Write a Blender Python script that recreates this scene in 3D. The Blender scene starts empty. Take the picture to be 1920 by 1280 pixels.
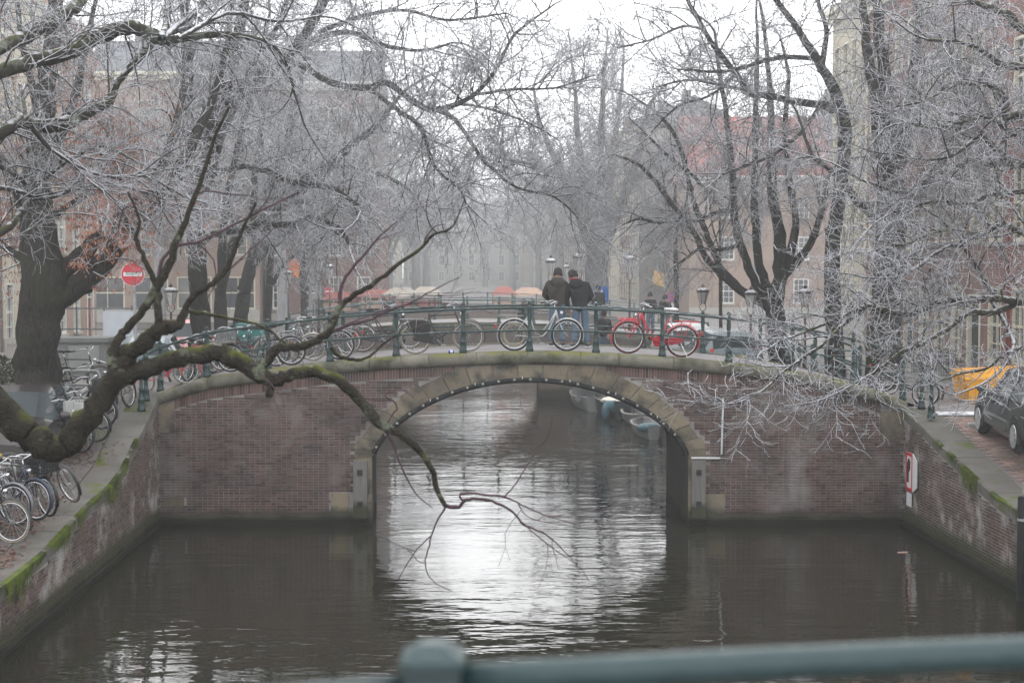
import bpy, math, random
import numpy as np
from mathutils import Vector, Matrix

R = math.radians
rnd = random.Random(7)
sc = bpy.context.scene
COL = sc.collection

# ------------------------------------------------------------------ camera, world, sun, exposure
F_PX, PITCH, CAM_Z = 2848.0, math.atan(135.0 / 2848.0), 5.4
cam = bpy.data.cameras.new('camera')
cam.sensor_width = 36.0
cam.lens = 36.0 * F_PX / 1920.0
cam.clip_start, cam.clip_end = 0.1, 3000
cam.dof.use_dof = True
cam.dof.focus_distance = 31.0
cam.dof.aperture_fstop = 2.6
camo = bpy.data.objects.new('camera', cam)
camo.location = (0, 0, CAM_Z)
camo.rotation_euler = (math.pi / 2 - PITCH, 0, 0)
COL.objects.link(camo)
sc.camera = camo

SUN_EL, SUN_ROT = R(30), R(6)
world = bpy.data.worlds.new('World')
sc.world = world
world.use_nodes = True
wn = world.node_tree
bg = wn.nodes['Background']
sky = wn.nodes.new('ShaderNodeTexSky')
sky.sky_type = 'NISHITA'
sky.sun_disc = False
sky.sun_elevation = SUN_EL
sky.sun_rotation = SUN_ROT
sky.air_density = 1.0
sky.dust_density = 2.0
hs = wn.nodes.new('ShaderNodeHueSaturation')       # a grey overcast: the same sky, colour taken out of it by the cloud
hs.inputs['Saturation'].default_value = 0.12
wn.links.new(sky.outputs[0], hs.inputs['Color'])
ov = wn.nodes.new('ShaderNodeMix')                 # an even cloud sheet over the whole sky
ov.data_type = 'RGBA'
ov.inputs[0].default_value = 0.86
ov.inputs[7].default_value = (11.0, 11.2, 11.5, 1)
wn.links.new(hs.outputs[0], ov.inputs[6])
wn.links.new(ov.outputs[2], bg.inputs['Color'])
bg.inputs['Strength'].default_value = 0.15

sun = bpy.data.lights.new('sun', 'SUN')
sun.energy = 0.5
sun.angle = R(60)
sun.color = (1.0, 0.98, 0.95)
suno = bpy.data.objects.new('sun', sun)
suno.rotation_euler = (R(90) - SUN_EL, 0, math.pi - SUN_ROT)
COL.objects.link(suno)

sc.view_settings.view_transform = 'Standard'
sc.view_settings.look = 'None'
sc.view_settings.exposure = 0.6
sc.view_settings.gamma = 1.0
sc.view_settings.use_curve_mapping = False
sc.render.engine = 'CYCLES'
sc.cycles.max_bounces = 6
sc.cycles.diffuse_bounces = 2
sc.cycles.glossy_bounces = 3
sc.cycles.transmission_bounces = 4
sc.cycles.volume_bounces = 2
sc.cycles.transparent_max_bounces = 8
sc.cycles.use_denoising = True
sc.cycles.sample_clamp_indirect = 6.0
sc.cycles.caustics_reflective = False
sc.cycles.caustics_refractive = False
HAZE_DENSITY = 0.0018

# ------------------------------------------------------------------ placing
def P(px, py, Y):
    """point of the world at depth Y seen at photo pixel (px, py)"""
    c, s = math.cos(PITCH), math.sin(PITCH)
    a, b = px - 960.0, 640.0 - py
    dy = F_PX * c + b * s
    dz = -F_PX * s + b * c
    k = Y / dy
    return Vector((a * k, Y, CAM_Z + dz * k))
def XO(off, Y):
    """x at a distance off from the canal's centre line"""
    return off - 0.0316 * Y
L_OFF, R_OFF = -6.46, 9.29
AXIS = math.atan(0.0316)

def interp(x, xs, ys):
    return float(np.interp(x, xs, ys))
def zl(Y):       # left quay
    return interp(Y, [0, 20, 21.15, 22.97, 24.7, 25.9, 27.5, 28.5, 29.5, 30.9, 32, 36, 42, 52, 62, 68, 76, 600],
                  [0.95, 1.0, 1.01, 1.07, 1.26, 1.38, 1.48, 1.65, 1.98, 2.40, 2.80, 2.82, 2.5, 2.1, 2.3, 2.3, 2.05, 2.05])
def zr(Y):
    return interp(Y, [0, 22, 25.4, 26.3, 27.2, 28.2, 29.4, 30.7, 32, 36, 42, 52, 62, 68, 76, 600],
                  [1.2, 1.28, 1.38, 1.45, 1.59, 1.77, 1.98, 2.24, 2.48, 2.5, 2.35, 2.05, 2.3, 2.3, 2.05, 2.05])
def gl(off, Y):  # ground left, off negative
    d = -(off - L_OFF)
    t = min(1, max(0, (d - 0.5) / 5.0))
    a, b = zl(Y), max(zl(Y), 2.05) if Y > 24 else zl(Y) + 0.45
    return a * (1 - t) + b * t
def gr(off, Y):
    d = off - R_OFF
    t = min(1, max(0, (d - 0.5) / 3.0))
    a, b = zr(Y), max(zr(Y), 2.1)
    return a * (1 - t) + b * t
def ground(x, Y):
    off = x + 0.0316 * Y
    return gl(off, Y) if off < 0 else gr(off, Y)

# ------------------------------------------------------------------ mesh collecting
def link(o, parent=None):
    COL.objects.link(o)
    if parent is not None:
        o.parent = parent
    return o
def tag(o, label=None, cat=None, group=None, kind=None):
    if label: o['label'] = label
    if cat: o['category'] = cat
    if group: o['group'] = group
    if kind: o['kind'] = kind
    return o
def thing(name, label, cat, loc=(0, 0, 0), rotz=0.0, group=None):
    o = bpy.data.objects.new(name, None)
    o.empty_display_size = 0.2
    o.location = loc
    o.rotation_euler = (0, 0, rotz)
    link(o)
    return tag(o, label, cat, group)
def copy_tree(o, parent=None, **kw):
    c = o.copy()
    link(c)
    if parent is not None: c.parent = parent
    for ch in list(o.children):
        copy_tree(ch, c)
    for k in kw: c[k] = kw[k]
    return c

class MB:
    def __init__(self):
        self.v, self.f, self.m = [], [], []
    def add(self, vs, fs, mi=0):
        b = len(self.v)
        self.v.extend([tuple(p) for p in vs])
        self.f.extend([tuple(i + b for i in q) for q in fs])
        self.m.extend([mi] * len(fs))
        return self
    def box(self, x0, x1, y0, y1, z0, z1, mi=0):
        vs = [(x0, y0, z0), (x1, y0, z0), (x1, y1, z0), (x0, y1, z0), (x0, y0, z1), (x1, y0, z1), (x1, y1, z1), (x0, y1, z1)]
        return self.add(vs, [(0, 3, 2, 1), (4, 5, 6, 7), (0, 1, 5, 4), (1, 2, 6, 5), (2, 3, 7, 6), (3, 0, 4, 7)], mi)
    def obox(self, c, u, v, w, mi=0):
        """box with centre c and half-axis vectors u, v, w"""
        c, u, v, w = Vector(c), Vector(u), Vector(v), Vector(w)
        vs = [c - u - v - w, c + u - v - w, c + u + v - w, c - u + v - w, c - u - v + w, c + u - v + w, c + u + v + w, c - u + v + w]
        fs = [(0, 3, 2, 1), (4, 5, 6, 7), (0, 1, 5, 4), (1, 2, 6, 5), (2, 3, 7, 6), (3, 0, 4, 7)]
        if u.cross(v).dot(w) < 0: fs = [q[::-1] for q in fs]
        return self.add(vs, fs, mi)
    def bar(self, a, b, hw, hh, up=(0, 0, 1), mi=0):
        a, b = Vector(a), Vector(b)
        d = b - a
        s = d.cross(Vector(up))
        if s.length < 1e-6: s = d.cross(Vector((1, 0, 0)))
        s.normalize()
        t = s.cross(d).normalized()
        return self.obox((a + b) / 2, d / 2, s * hw, t * hh, mi)
    def tube(self, pts, r, n=6, caps=True, mi=0):
        pts = [Vector(p) for p in pts]
        k = len(pts)
        rs = [r] * k if isinstance(r, (int, float)) else list(r)
        t0 = (pts[-1] - pts[0])
        ref = Vector((0, 0, 1)) if t0.length < 1e-6 or abs(t0.normalized().z) < 0.8 else Vector((0.3, 1, 0)).normalized()
        vs = []
        u = None
        for i in range(k):
            t = (pts[min(i + 1, k - 1)] - pts[max(i - 1, 0)])
            t = t.normalized() if t.length > 1e-9 else Vector((0, 0, 1))
            if u is None:
                u = t.cross(ref)
                if u.length < 1e-4: u = t.cross(Vector((1, 0, 0)))
            else:
                u = u - t * u.dot(t)
            u.normalize()
            w = t.cross(u)
            for j in range(n):
                a = 2 * math.pi * j / n
                vs.append(pts[i] + (u * math.cos(a) + w * math.sin(a)) * rs[i])
        fs = []
        for i in range(k - 1):
            for j in range(n):
                j2 = (j + 1) % n
                fs.append((i * n + j, i * n + j2, (i + 1) * n + j2, (i + 1) * n + j))
        if caps:
            fs.append(tuple(range(n - 1, -1, -1)))
            fs.append(tuple((k - 1) * n + j for j in range(n)))
        return self.add(vs, fs, mi)
    def lathe(self, prof, n=10, c=(0, 0, 0), mi=0, square=False):
        vs, fs = [], []
        off = math.pi / n if square else 0
        for r, z in prof:
            for j in range(n):
                a = 2 * math.pi * j / n + off
                vs.append((c[0] + r * math.cos(a), c[1] + r * math.sin(a), c[2] + z))
        k = len(prof)
        for i in range(k - 1):
            for j in range(n):
                j2 = (j + 1) % n
                fs.append((i * n + j, i * n + j2, (i + 1) * n + j2, (i + 1) * n + j))
        fs.append(tuple(range(n - 1, -1, -1)))
        fs.append(tuple((k - 1) * n + j for j in range(n)))
        return self.add(vs, fs, mi)
    def torus(self, c, RR, r, n=24, m=6, axis='y', mi=0, a0=0.0, a1=2 * math.pi, flat=1.0):
        full = abs(a1 - a0 - 2 * math.pi) < 1e-6
        k = n if full else n + 1
        vs, fs = [], []
        for i in range(k):
            a = a0 + (a1 - a0) * i / n
            for j in range(m):
                b = 2 * math.pi * j / m
                q = RR + r * math.cos(b)
                h = r * math.sin(b) * flat
                p = (q * math.cos(a), h, q * math.sin(a)) if axis == 'y' else ((q * math.cos(a), q * math.sin(a), h) if axis == 'z' else (h, q * math.cos(a), q * math.sin(a)))
                vs.append((c[0] + p[0], c[1] + p[1], c[2] + p[2]))
        for i in range(n):
            i2 = (i + 1) % k
            for j in range(m):
                j2 = (j + 1) % m
                fs.append((i * m + j, i * m + j2, i2 * m + j2, i2 * m + j))
        return self.add(vs, fs, mi)
    def ball(self, c, r, n=8, m=6, s=(1, 1, 1), mi=0):
        vs, fs = [(c[0], c[1], c[2] - r * s[2])], []
        for i in range(1, m):
            ph = math.pi * i / m
            for j in range(n):
                a = 2 * math.pi * j / n
                vs.append((c[0] + r * s[0] * math.sin(ph) * math.cos(a), c[1] + r * s[1] * math.sin(ph) * math.sin(a), c[2] - r * s[2] * math.cos(ph)))
        vs.append((c[0], c[1], c[2] + r * s[2]))
        top = len(vs) - 1
        for j in range(n):
            fs.append((0, 1 + (j + 1) % n, 1 + j))
            fs.append((top, 1 + (m - 2) * n + j, 1 + (m - 2) * n + (j + 1) % n))
        for i in range(m - 2):
            for j in range(n):
                j2 = (j + 1) % n
                fs.append((1 + i * n + j, 1 + i * n + j2, 1 + (i + 1) * n + j2, 1 + (i + 1) * n + j))
        return self.add(vs, fs, mi)
    def prism(self, poly, y0, y1, axis='y', mi=0):
        """polygon (a, b) extruded along an axis; for 'y' (a, b) = (x, z), for 'x' = (y, z), for 'z' = (x, y)"""
        n = len(poly)
        mk = {'y': lambda a, b, h: (a, h, b), 'x': lambda a, b, h: (h, a, b), 'z': lambda a, b, h: (a, b, h)}[axis]
        vs = [mk(a, b, y0) for a, b in poly] + [mk(a, b, y1) for a, b in poly]
        fs = [tuple(range(n)), tuple(range(2 * n - 1, n - 1, -1))] + [(i, i + n, (i + 1) % n + n, (i + 1) % n) for i in range(n)]
        return self.add(vs, fs, mi)
    def grid(self, rows, mi=0):
        n = len(rows[0])
        vs = [p for r in rows for p in r]
        fs = [(i * n + j, i * n + j + 1, (i + 1) * n + j + 1, (i + 1) * n + j) for i in range(len(rows) - 1) for j in range(n - 1)]
        return self.add(vs, fs, mi)
    def mesh(self, name, mats, smooth=False):
        me = bpy.data.meshes.new(name)
        me.from_pydata(self.v, [], self.f)
        for m in (mats if isinstance(mats, (list, tuple)) else [mats]):
            me.materials.append(m)
        if any(self.m): me.polygons.foreach_set('material_index', self.m)
        if smooth: me.polygons.foreach_set('use_smooth', [True] * len(self.f))
        me.update()
        return me
    def build(self, name, mats, parent=None, smooth=False, loc=None):
        o = bpy.data.objects.new(name, self.mesh(name, mats, smooth))
        if loc is not None: o.location = loc
        return link(o, parent)

def put(name, me, parent=None, loc=(0, 0, 0), rot=(0, 0, 0), scale=None):
    o = bpy.data.objects.new(name, me)
    o.location, o.rotation_euler = loc, rot
    if scale: o.scale = scale
    return link(o, parent)

# ------------------------------------------------------------------ materials
MATS = {}
def _n(nt, t, **kw):
    n = nt.nodes.new(t)
    for k, v in kw.items():
        if k in n.inputs: n.inputs[k].default_value = v
        else: setattr(n, k, v)
    return n
def mixc(nt, fac, a, b, mode='MIX'):
    m = nt.nodes.new('ShaderNodeMix')
    m.data_type = 'RGBA'
    m.blend_type = mode
    for sock, val in ((0, fac), (6, a), (7, b)):
        if isinstance(val, (int, float)): m.inputs[sock].default_value = val
        elif isinstance(val, tuple): m.inputs[sock].default_value = (*val[:3], 1)
        else: nt.links.new(val, m.inputs[sock])
    return m.outputs[2]
def ramp(nt, src, a, b):
    m = _n(nt, 'ShaderNodeMapRange')
    m.clamp = True
    m.inputs[1].default_value, m.inputs[2].default_value = a, b
    nt.links.new(src, m.inputs[0])
    return m.outputs[0]
def math_(nt, op, a, b=0.0):
    m = _n(nt, 'ShaderNodeMath', operation=op)
    for i, x in enumerate((a, b)):
        if isinstance(x, (int, float)): m.inputs[i].default_value = x
        else: nt.links.new(x, m.inputs[i])
    return m.outputs[0]
def noise(nt, vec, scale, detail=3.0, rough=0.55):
    n = _n(nt, 'ShaderNodeTexNoise')
    n.inputs['Scale'].default_value = scale
    n.inputs['Detail'].default_value = detail
    n.inputs['Roughness'].default_value = rough
    nt.links.new(vec, n.inputs['Vector'])
    return n.outputs['Fac']
def scaled(nt, vec, s):
    m = _n(nt, 'ShaderNodeMapping')
    m.inputs['Scale'].default_value = s
    nt.links.new(vec, m.inputs['Vector'])
    return m.outputs[0]

def mat(name, c1, c2=None, scale=3.0, rough=0.7, metal=0.0, bump=0.0, bscale=None, stain=None, piece=0.0,
        frost=0.0, moss=None, low=None, world_space=True, stretch=(1, 1, 1), spec=None, streak=None, bdist=0.02):
    """c1/c2 mixed by noise; piece = how far single pieces differ; frost/moss = what has settled on upward faces;
    low = (z, colour) an algae band up from the water line; streak = (colour, amount) runs down the wall"""
    if name in MATS: return MATS[name]
    if spec is None: spec = 0.12 if rough >= 0.7 else 0.5
    m = bpy.data.materials.new(name)
    m.use_nodes = True
    nt = m.node_tree
    b = nt.nodes['Principled BSDF']
    b.inputs['Roughness'].default_value = rough
    b.inputs['Metallic'].default_value = metal
    b.inputs['Specular IOR Level'].default_value = spec
    geo = _n(nt, 'ShaderNodeNewGeometry')
    if world_space: vec = geo.outputs['Position']
    else: vec = _n(nt, 'ShaderNodeTexCoord').outputs['Object']
    if stretch != (1, 1, 1): vec_s = scaled(nt, vec, stretch)
    else: vec_s = vec
    col = None
    if c2 is not None:
        col = mixc(nt, ramp(nt, noise(nt, vec_s, scale, 5.0, 0.6), 0.32, 0.68), tuple(c1), tuple(c2))
    else:
        col = mixc(nt, ramp(nt, noise(nt, vec_s, scale, 4.0, 0.6), 0.2, 0.8), tuple(x * 0.85 for x in c1), tuple(min(1, x * 1.12) for x in c1))
    if piece:
        oi = _n(nt, 'ShaderNodeObjectInfo')
        rr = math_(nt, 'FRACT', math_(nt, 'ADD', math_(nt, 'MULTIPLY', oi.outputs['Random'], 7.31), geo.outputs['Random Per Island']))
        lo, hi = tuple([1 - piece] * 3), tuple([1 + piece] * 3)
        col = mixc(nt, 1.0, col, mixc(nt, rr, lo, hi), 'MULTIPLY')
        rr2 = math_(nt, 'FRACT', math_(nt, 'MULTIPLY', rr, 13.7))
        col = mixc(nt, math_(nt, 'MULTIPLY', rr2, piece * 0.8), col, (0.22, 0.16, 0.15))
    if stain is not None:
        sc_, sa, sb = stain[1], stain[2], stain[3]
        col = mixc(nt, ramp(nt, noise(nt, vec, sc_, 4.0, 0.62), sa, sb), col, tuple(stain[0]))
    if streak is not None:
        f = ramp(nt, noise(nt, scaled(nt, vec, (6.0, 6.0, 0.35)), 1.0, 3.0), 0.56, 0.76)
        col = mixc(nt, math_(nt, 'MULTIPLY', f, streak[1]), col, tuple(streak[0]))
    sep = None
    if moss is not None or frost:
        sep = _n(nt, 'ShaderNodeSeparateXYZ')
        nt.links.new(geo.outputs['Normal'], sep.inputs[0])
    if moss is not None:
        f = math_(nt, 'ADD', math_(nt, 'MULTIPLY', sep.outputs['Z'], moss[2]), noise(nt, vec, moss[1], 4.0))
        col = mixc(nt, ramp(nt, f, moss[3], moss[4]), col, tuple(moss[0]))
    if frost:
        f = math_(nt, 'ADD', math_(nt, 'MULTIPLY', sep.outputs['Z'], 0.5), noise(nt, vec, 9.0, 3.0))
        f = ramp(nt, f, 0.95 - frost, 1.15 - frost)
        col = mixc(nt, f, col, (0.52, 0.525, 0.55))
    if low is not None:
        sp = _n(nt, 'ShaderNodeSeparateXYZ')
        nt.links.new(geo.outputs['Position'], sp.inputs[0])
        h = math_(nt, 'ADD', sp.outputs['Z'], math_(nt, 'MULTIPLY', noise(nt, vec, 1.7, 3.0), -0.25))
        col = mixc(nt, ramp(nt, h, low[0], low[0] - 0.16), col, tuple(low[1]))
        if len(low) > 2:
            col = mixc(nt, ramp(nt, h, 0.05, -0.06), col, tuple(low[2]))
    nt.links.new(col, b.inputs['Base Color'])
    if bump:
        bp = _n(nt, 'ShaderNodeBump')
        bp.inputs['Strength'].default_value = bump
        bp.inputs['Distance'].default_value = bdist
        nt.links.new(noise(nt, vec_s, bscale or scale * 6, 4.0), bp.inputs['Height'])
        nt.links.new(bp.outputs[0], b.inputs['Normal'])
    MATS[name] = m
    return m

def paint(name, c, rough=0.4, metal=0.0, spec=0.5):
    return mat(name, c, tuple(x * 0.82 for x in c), scale=4.0, rough=rough, metal=metal, spec=spec, world_space=False)

def glass_mat(name, c=(0.03, 0.035, 0.04), rough=0.08):
    return mat(name, c, tuple(x * 1.6 for x in c), scale=0.8, rough=rough, spec=0.6)

def lit(name, c, s):
    m = bpy.data.materials.new(name)
    m.use_nodes = True
    b = m.node_tree.nodes['Principled BSDF']
    b.inputs['Base Color'].default_value = (*c, 1)
    b.inputs['Emission Color'].default_value = (*c, 1)
    b.inputs['Emission Strength'].default_value = s
    return m

DARK_GREEN = mat('railing paint', (0.008, 0.026, 0.025), (0.013, 0.036, 0.034), scale=6, rough=0.42, frost=-0.02)
GALV = mat('galvanised steel', (0.30, 0.31, 0.32), (0.4, 0.41, 0.42), scale=9, rough=0.45, metal=0.6)
BLACK = paint('black paint', (0.012, 0.012, 0.013), 0.35)
RUBBER = mat('rubber', (0.016, 0.016, 0.017), (0.03, 0.03, 0.03), scale=10, rough=0.8)
CHROME = mat('chrome', (0.5, 0.5, 0.52), (0.62, 0.62, 0.63), scale=20, rough=0.25, metal=0.9)
STEEL = mat('worn steel', (0.25, 0.25, 0.26), (0.35, 0.34, 0.33), scale=14, rough=0.4, metal=0.7)
WHITE = paint('white paint', (0.75, 0.75, 0.74), 0.45)

# ------------------------------------------------------------------ water
def water_mat():
    m = bpy.data.materials.new('canal water')
    m.use_nodes = True
    nt = m.node_tree
    b = nt.nodes['Principled BSDF']
    b.inputs['Base Color'].default_value = (0.020, 0.019, 0.014, 1)
    b.inputs['Roughness'].default_value = 0.03
    b.inputs['IOR'].default_value = 1.333
    geo = _n(nt, 'ShaderNodeNewGeometry')
    v1 = scaled(nt, geo.outputs['Position'], (0.8, 2.0, 1))
    v2 = scaled(nt, geo.outputs['Position'], (2.2, 5.0, 1))
    v3 = scaled(nt, geo.outputs['Position'], (0.16, 0.3, 1))
    h = math_(nt, 'ADD', math_(nt, 'MULTIPLY', noise(nt, v1, 1.0, 2.0, 0.45), 0.017), math_(nt, 'MULTIPLY', noise(nt, v2, 1.0, 2.0, 0.5), 0.008))
    h = math_(nt, 'MULTIPLY', h, math_(nt, 'ADD', 0.35, math_(nt, 'MULTIPLY', ramp(nt, noise(nt, v3, 1.0, 2.0), 0.35, 0.7), 1.0)))
    bp = _n(nt, 'ShaderNodeBump')
    bp.inputs['Strength'].default_value = 1.0
    bp.inputs['Distance'].default_value = 1.0
    nt.links.new(h, bp.inputs['Height'])
    nt.links.new(bp.outputs[0], b.inputs['Normal'])
    return m
wb = MB()
wb.add([(-14, -12, 0), (14, -12, 0), (14, 62, 0), (-14, 62, 0), (-10, 620, 0), (10, 620, 0)], [(0, 1, 2, 3)])
wb.add([(-14, 62, 0), (14, 62, 0), (0, 620, 0), (-34, 620, 0)], [(0, 1, 2, 3)])
tag(wb.build('water', water_mat()), kind='structure')

# ------------------------------------------------------------------ ground sheets left and right of the canal
ASPH = mat('street setts', (0.15, 0.135, 0.13), (0.22, 0.205, 0.2), scale=1.2, rough=0.75, bump=0.35, bscale=14, stain=((0.09, 0.085, 0.08), 0.5, 0.5, 0.75))
LEFTG = mat('wet quay pavement', (0.075, 0.062, 0.056), (0.11, 0.095, 0.088), scale=1.5, rough=0.6, bump=0.4, bscale=12,
            stain=((0.06, 0.045, 0.038), 0.9, 0.5, 0.7), moss=((0.06, 0.07, 0.022), 0.8, 0.22, 0.90, 1.0))
Ys = [-12, 0, 10, 16, 19, 20, 21.15, 22, 22.97, 24, 24.7, 25.9, 26.7, 27.5, 28.5, 29.5, 30.2, 30.9, 31.5, 32.05, 34, 36, 38, 40, 43, 47, 52, 57, 62, 66, 70, 76, 90, 120, 200, 400, 620]
def sheet(side):
    mb = MB()
    offs = [0.0, 0.35, 0.7, 1.2, 1.8, 2.6, 3.6, 5.5, 8, 12, 20, 60, 300]
    rows = []
    for Y in Ys:
        row = []
        for d in offs:
            off = (L_OFF - 0.02 - d) if side < 0 else (R_OFF + 0.02 + d)
            z = (gl(off, Y) if side < 0 else gr(off, Y)) - 0.012
            row.append((XO(off, Y), Y, z))
        rows.append(row if side > 0 else row[::-1])
    return mb.grid(rows)
left_ground = tag(sheet(-1).build('street', LEFTG, smooth=True), kind='structure')
tag(MB().grid([[(XO(-7.2, 150), 150, 2.03), (XO(10, 150), 150, 2.03)], [(XO(-7.2, 620), 620, 2.04), (XO(10, 620), 620, 2.04)]]).grid([[(XO(-7.2, 150), 150, -0.5), (XO(10, 150), 150, -0.5)], [(XO(-7.2, 150), 150, 2.03), (XO(10, 150), 150, 2.03)]]).build('street', ASPH), kind='structure')
right_ground = tag(sheet(1).build('street', ASPH, smooth=True), kind='structure')

# ------------------------------------------------------------------ brick laying
BRICK = mat('bridge brick', (0.118, 0.068, 0.057), (0.066, 0.053, 0.050), scale=1.6, rough=0.85, bump=0.5, bscale=60, piece=0.42,
            stain=((0.25, 0.225, 0.215), 0.9, 0.52, 0.72), streak=((0.05, 0.045, 0.04), 0.75), low=(0.22, (0.05, 0.045, 0.038), (0.02, 0.02, 0.014)))
SOLDIER = mat('soldier brick', (0.15, 0.078, 0.062), (0.10, 0.07, 0.062), scale=1.0, rough=0.85, bump=0.4, bscale=60, piece=0.5,
              stain=((0.07, 0.062, 0.055), 0.6, 0.5, 0.65))
QBRICK = mat('quay brick', (0.095, 0.06, 0.05), (0.075, 0.062, 0.055), scale=1.1, rough=0.85, bump=0.5, bscale=60, piece=0.4,
             stain=((0.36, 0.34, 0.325), 1.3, 0.50, 0.66), streak=((0.04, 0.04, 0.028), 0.8), low=(0.34, (0.055, 0.053, 0.034), (0.02, 0.022, 0.012)))
MORTAR = mat('mortar', (0.36, 0.34, 0.325), (0.18, 0.168, 0.16), scale=1.4, rough=0.95, bump=0.3, bscale=50,
             stain=((0.10, 0.09, 0.085), 0.8, 0.5, 0.72), low=(0.26, (0.07, 0.066, 0.05), (0.02, 0.022, 0.012)))
STONE = mat('bluestone coping', (0.125, 0.122, 0.095), (0.19, 0.18, 0.145), scale=2.2, rough=0.85, bump=0.5, bscale=25, piece=0.16,
            stain=((0.055, 0.055, 0.035), 1.6, 0.46, 0.66), moss=((0.14, 0.14, 0.035), 1.7, 0.22, 0.64, 0.86))
SAND = mat('arch sandstone', (0.21, 0.175, 0.115), (0.15, 0.135, 0.105), scale=1.6, rough=0.85, bump=0.6, bscale=22, piece=0.22,
           stain=((0.065, 0.06, 0.052), 1.9, 0.46, 0.64), low=(0.3, (0.06, 0.058, 0.042), (0.02, 0.02, 0.012)))
MOSSY = mat('mossy coping', (0.095, 0.09, 0.08), (0.145, 0.14, 0.125), scale=1.8, rough=0.9, bump=0.5, bscale=18, piece=0.14,
            stain=((0.085, 0.10, 0.022), 1.3, 0.56, 0.68))
MOSS = mat('moss', (0.11, 0.145, 0.018), (0.035, 0.045, 0.014), scale=3, rough=1.0, bump=0.8, bscale=40)

COURSE = 0.0575
def brick_mesh(name, l, h, d, m):
    """face towards -y, five sides, slightly worn corners"""
    b = MB()
    e = 0.004
    x, z = l / 2, h / 2
    vs = [(-x + e, 0, -z + e), (x - e, 0, -z + e), (x - e, 0, z - e), (-x + e, 0, z - e), (-x, e, -z), (x, e, -z), (x, e, z), (-x, e, z), (-x, d, -z), (x, d, -z), (x, d, z), (-x, d, z)]
    fs = [(0, 1, 2, 3)]
    for a, c in ((0, 4), (4, 8)):
        for i in range(4):
            j = (i + 1) % 4
            fs.append((a + i, c + i, c + j, a + j))
    b.add(vs, fs)
    return b.mesh(name, m)
def lay(parent, u0, u1, zlo, zhi, keep, place, m, rank, seed, nobj=300, course=COURSE):
    """bricks in cross bond on a wall; place(u, z, proud) -> 4x4 matrix; the nobj of highest rank are objects, the rest is one stuff part"""
    rg = random.Random(seed)
    S = brick_mesh('brick', 0.212, course - 0.0135, 0.03, m)
    H = brick_mesh('brick_end', 0.098, course - 0.0135, 0.03, m)
    items = []
    r = 0
    z = zlo
    while z < zhi:
        head = r % 2
        step = 0.112 if head else 0.224
        u = u0 + (0.056 if head else (0.0 if (r // 2) % 2 else 0.112))
        while u < u1:
            if keep(u, z + course / 2, step / 2):
                pr = rg.gauss(0, 0.0025)
                items.append((u, z + course / 2, pr, head, rg.gauss(0, 0.004)))
            u += step
        r += 1
        z += course
    order = sorted(range(len(items)), key=lambda i: -rank(items[i][0], items[i][1]) - (0 if items[i][3] else 1000))
    for i in order[:nobj]:
        u, zz, pr, head, tw = items[i]
        o = bpy.data.objects.new('brick', H if head else S)
        o.matrix_basis = place(u, zz, pr) @ Matrix.Rotation(tw, 4, 'Y')
        link(o, parent)
    big = MB()
    SV, HV = [v.co.copy() for v in S.vertices], [v.co.copy() for v in H.vertices]
    FS = [tuple(p.vertices) for p in S.polygons]
    for i in order[nobj:]:
        u, zz, pr, head, tw = items[i]
        M = place(u, zz, pr) @ Matrix.Rotation(tw, 4, 'Y')
        big.add([M @ v for v in (HV if head else SV)], FS)
    o = big.build('bricks', m, parent)
    tag(o, kind='stuff')
    return len(items)

# ------------------------------------------------------------------ the bridge
BY0, BY1 = 32.0, 36.0
S32 = F_PX / 32.0
_cx = [200, 240, 270, 300, 340, 385, 440, 500, 560, 617, 680, 742, 805, 868, 930, 993, 1055, 1118, 1180, 1243, 1305, 1368, 1430, 1488, 1545, 1600, 1650, 1695, 1730, 1780]
_cy = [752, 746, 741, 733, 720, 707, 699, 692, 684.5, 678, 672.5, 668, 664.5, 662, 660, 659, 659.6, 661.5, 664.5, 668.5, 673.5, 679.5, 687, 695.5, 705.5, 718, 732, 750, 762, 775]
_CX = [(x - 960) / S32 for x in _cx]
_CZ = [P(x, y, 32.0).z for x, y in zip(_cx, _cy)]
def ztop(X): return interp(X, _CX, _CZ)
COPE = 0.265
XL, XR = XO(L_OFF, 32), XO(R_OFF, 32)
ARC_X, ARC_A = (994 - 960) / S32, 298 / S32
Z_SPR, Z_CR = P(994, 857, 32).z, P(994, 709, 32).z
def arch(X, grow=0.0, stretch=1.0):
    """height of the intrados at X; grow moves it outwards"""
    a, b = ARC_A + grow, Z_CR - Z_SPR + grow
    d = abs(X - ARC_X)
    if d >= a: return None
    e = b * math.sqrt(max(0, 1 - (d / a) ** 2))
    rr = (a * a + b * b) / (2 * b)
    c = math.sqrt(rr * rr - d * d) - (rr - b)
    return Z_SPR + 0.5 * (e + c)
RING = 0.40
bridge = thing('brick_bridge', 'humpbacked brick canal bridge with one stone rimmed arch and rounded stone coping', 'bridge', (0, 0, 0))
# core: front and back skin with arch, soffit, deck
def skin(y, flip):
    mb = MB()
    xs = sorted(set([XL - 0.3, XR + 0.3] + list(np.linspace(XL - 0.3, XR + 0.3, 90)) + list(np.linspace(ARC_X - ARC_A, ARC_X + ARC_A, 61))))
    for a, b in zip(xs[:-1], xs[1:]):
        mid = (a + b) / 2
        if abs(mid - ARC_X) < ARC_A:
            la = arch(a) or Z_SPR; lb = arch(b) or Z_SPR
        else:
            la = lb = -1.0
        q = [(a, y, la), (b, y, lb), (b, y, ztop(b) - 0.1), (a, y, ztop(a) - 0.1)]
        mb.add(q if not flip else q[::-1], [(0, 1, 2, 3)])
    return mb
def bx(x): return ARC_X + (x - ARC_X) * 1.03 - 0.16      # the barrel runs along the canal and opens a little
core = skin(BY0 + 0.02, False)
back = skin(BY1 - 0.02, True)
back.v = [(bx(x), y, z) for x, y, z in back.v]
core.build('wall', MORTAR, bridge)
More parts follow.
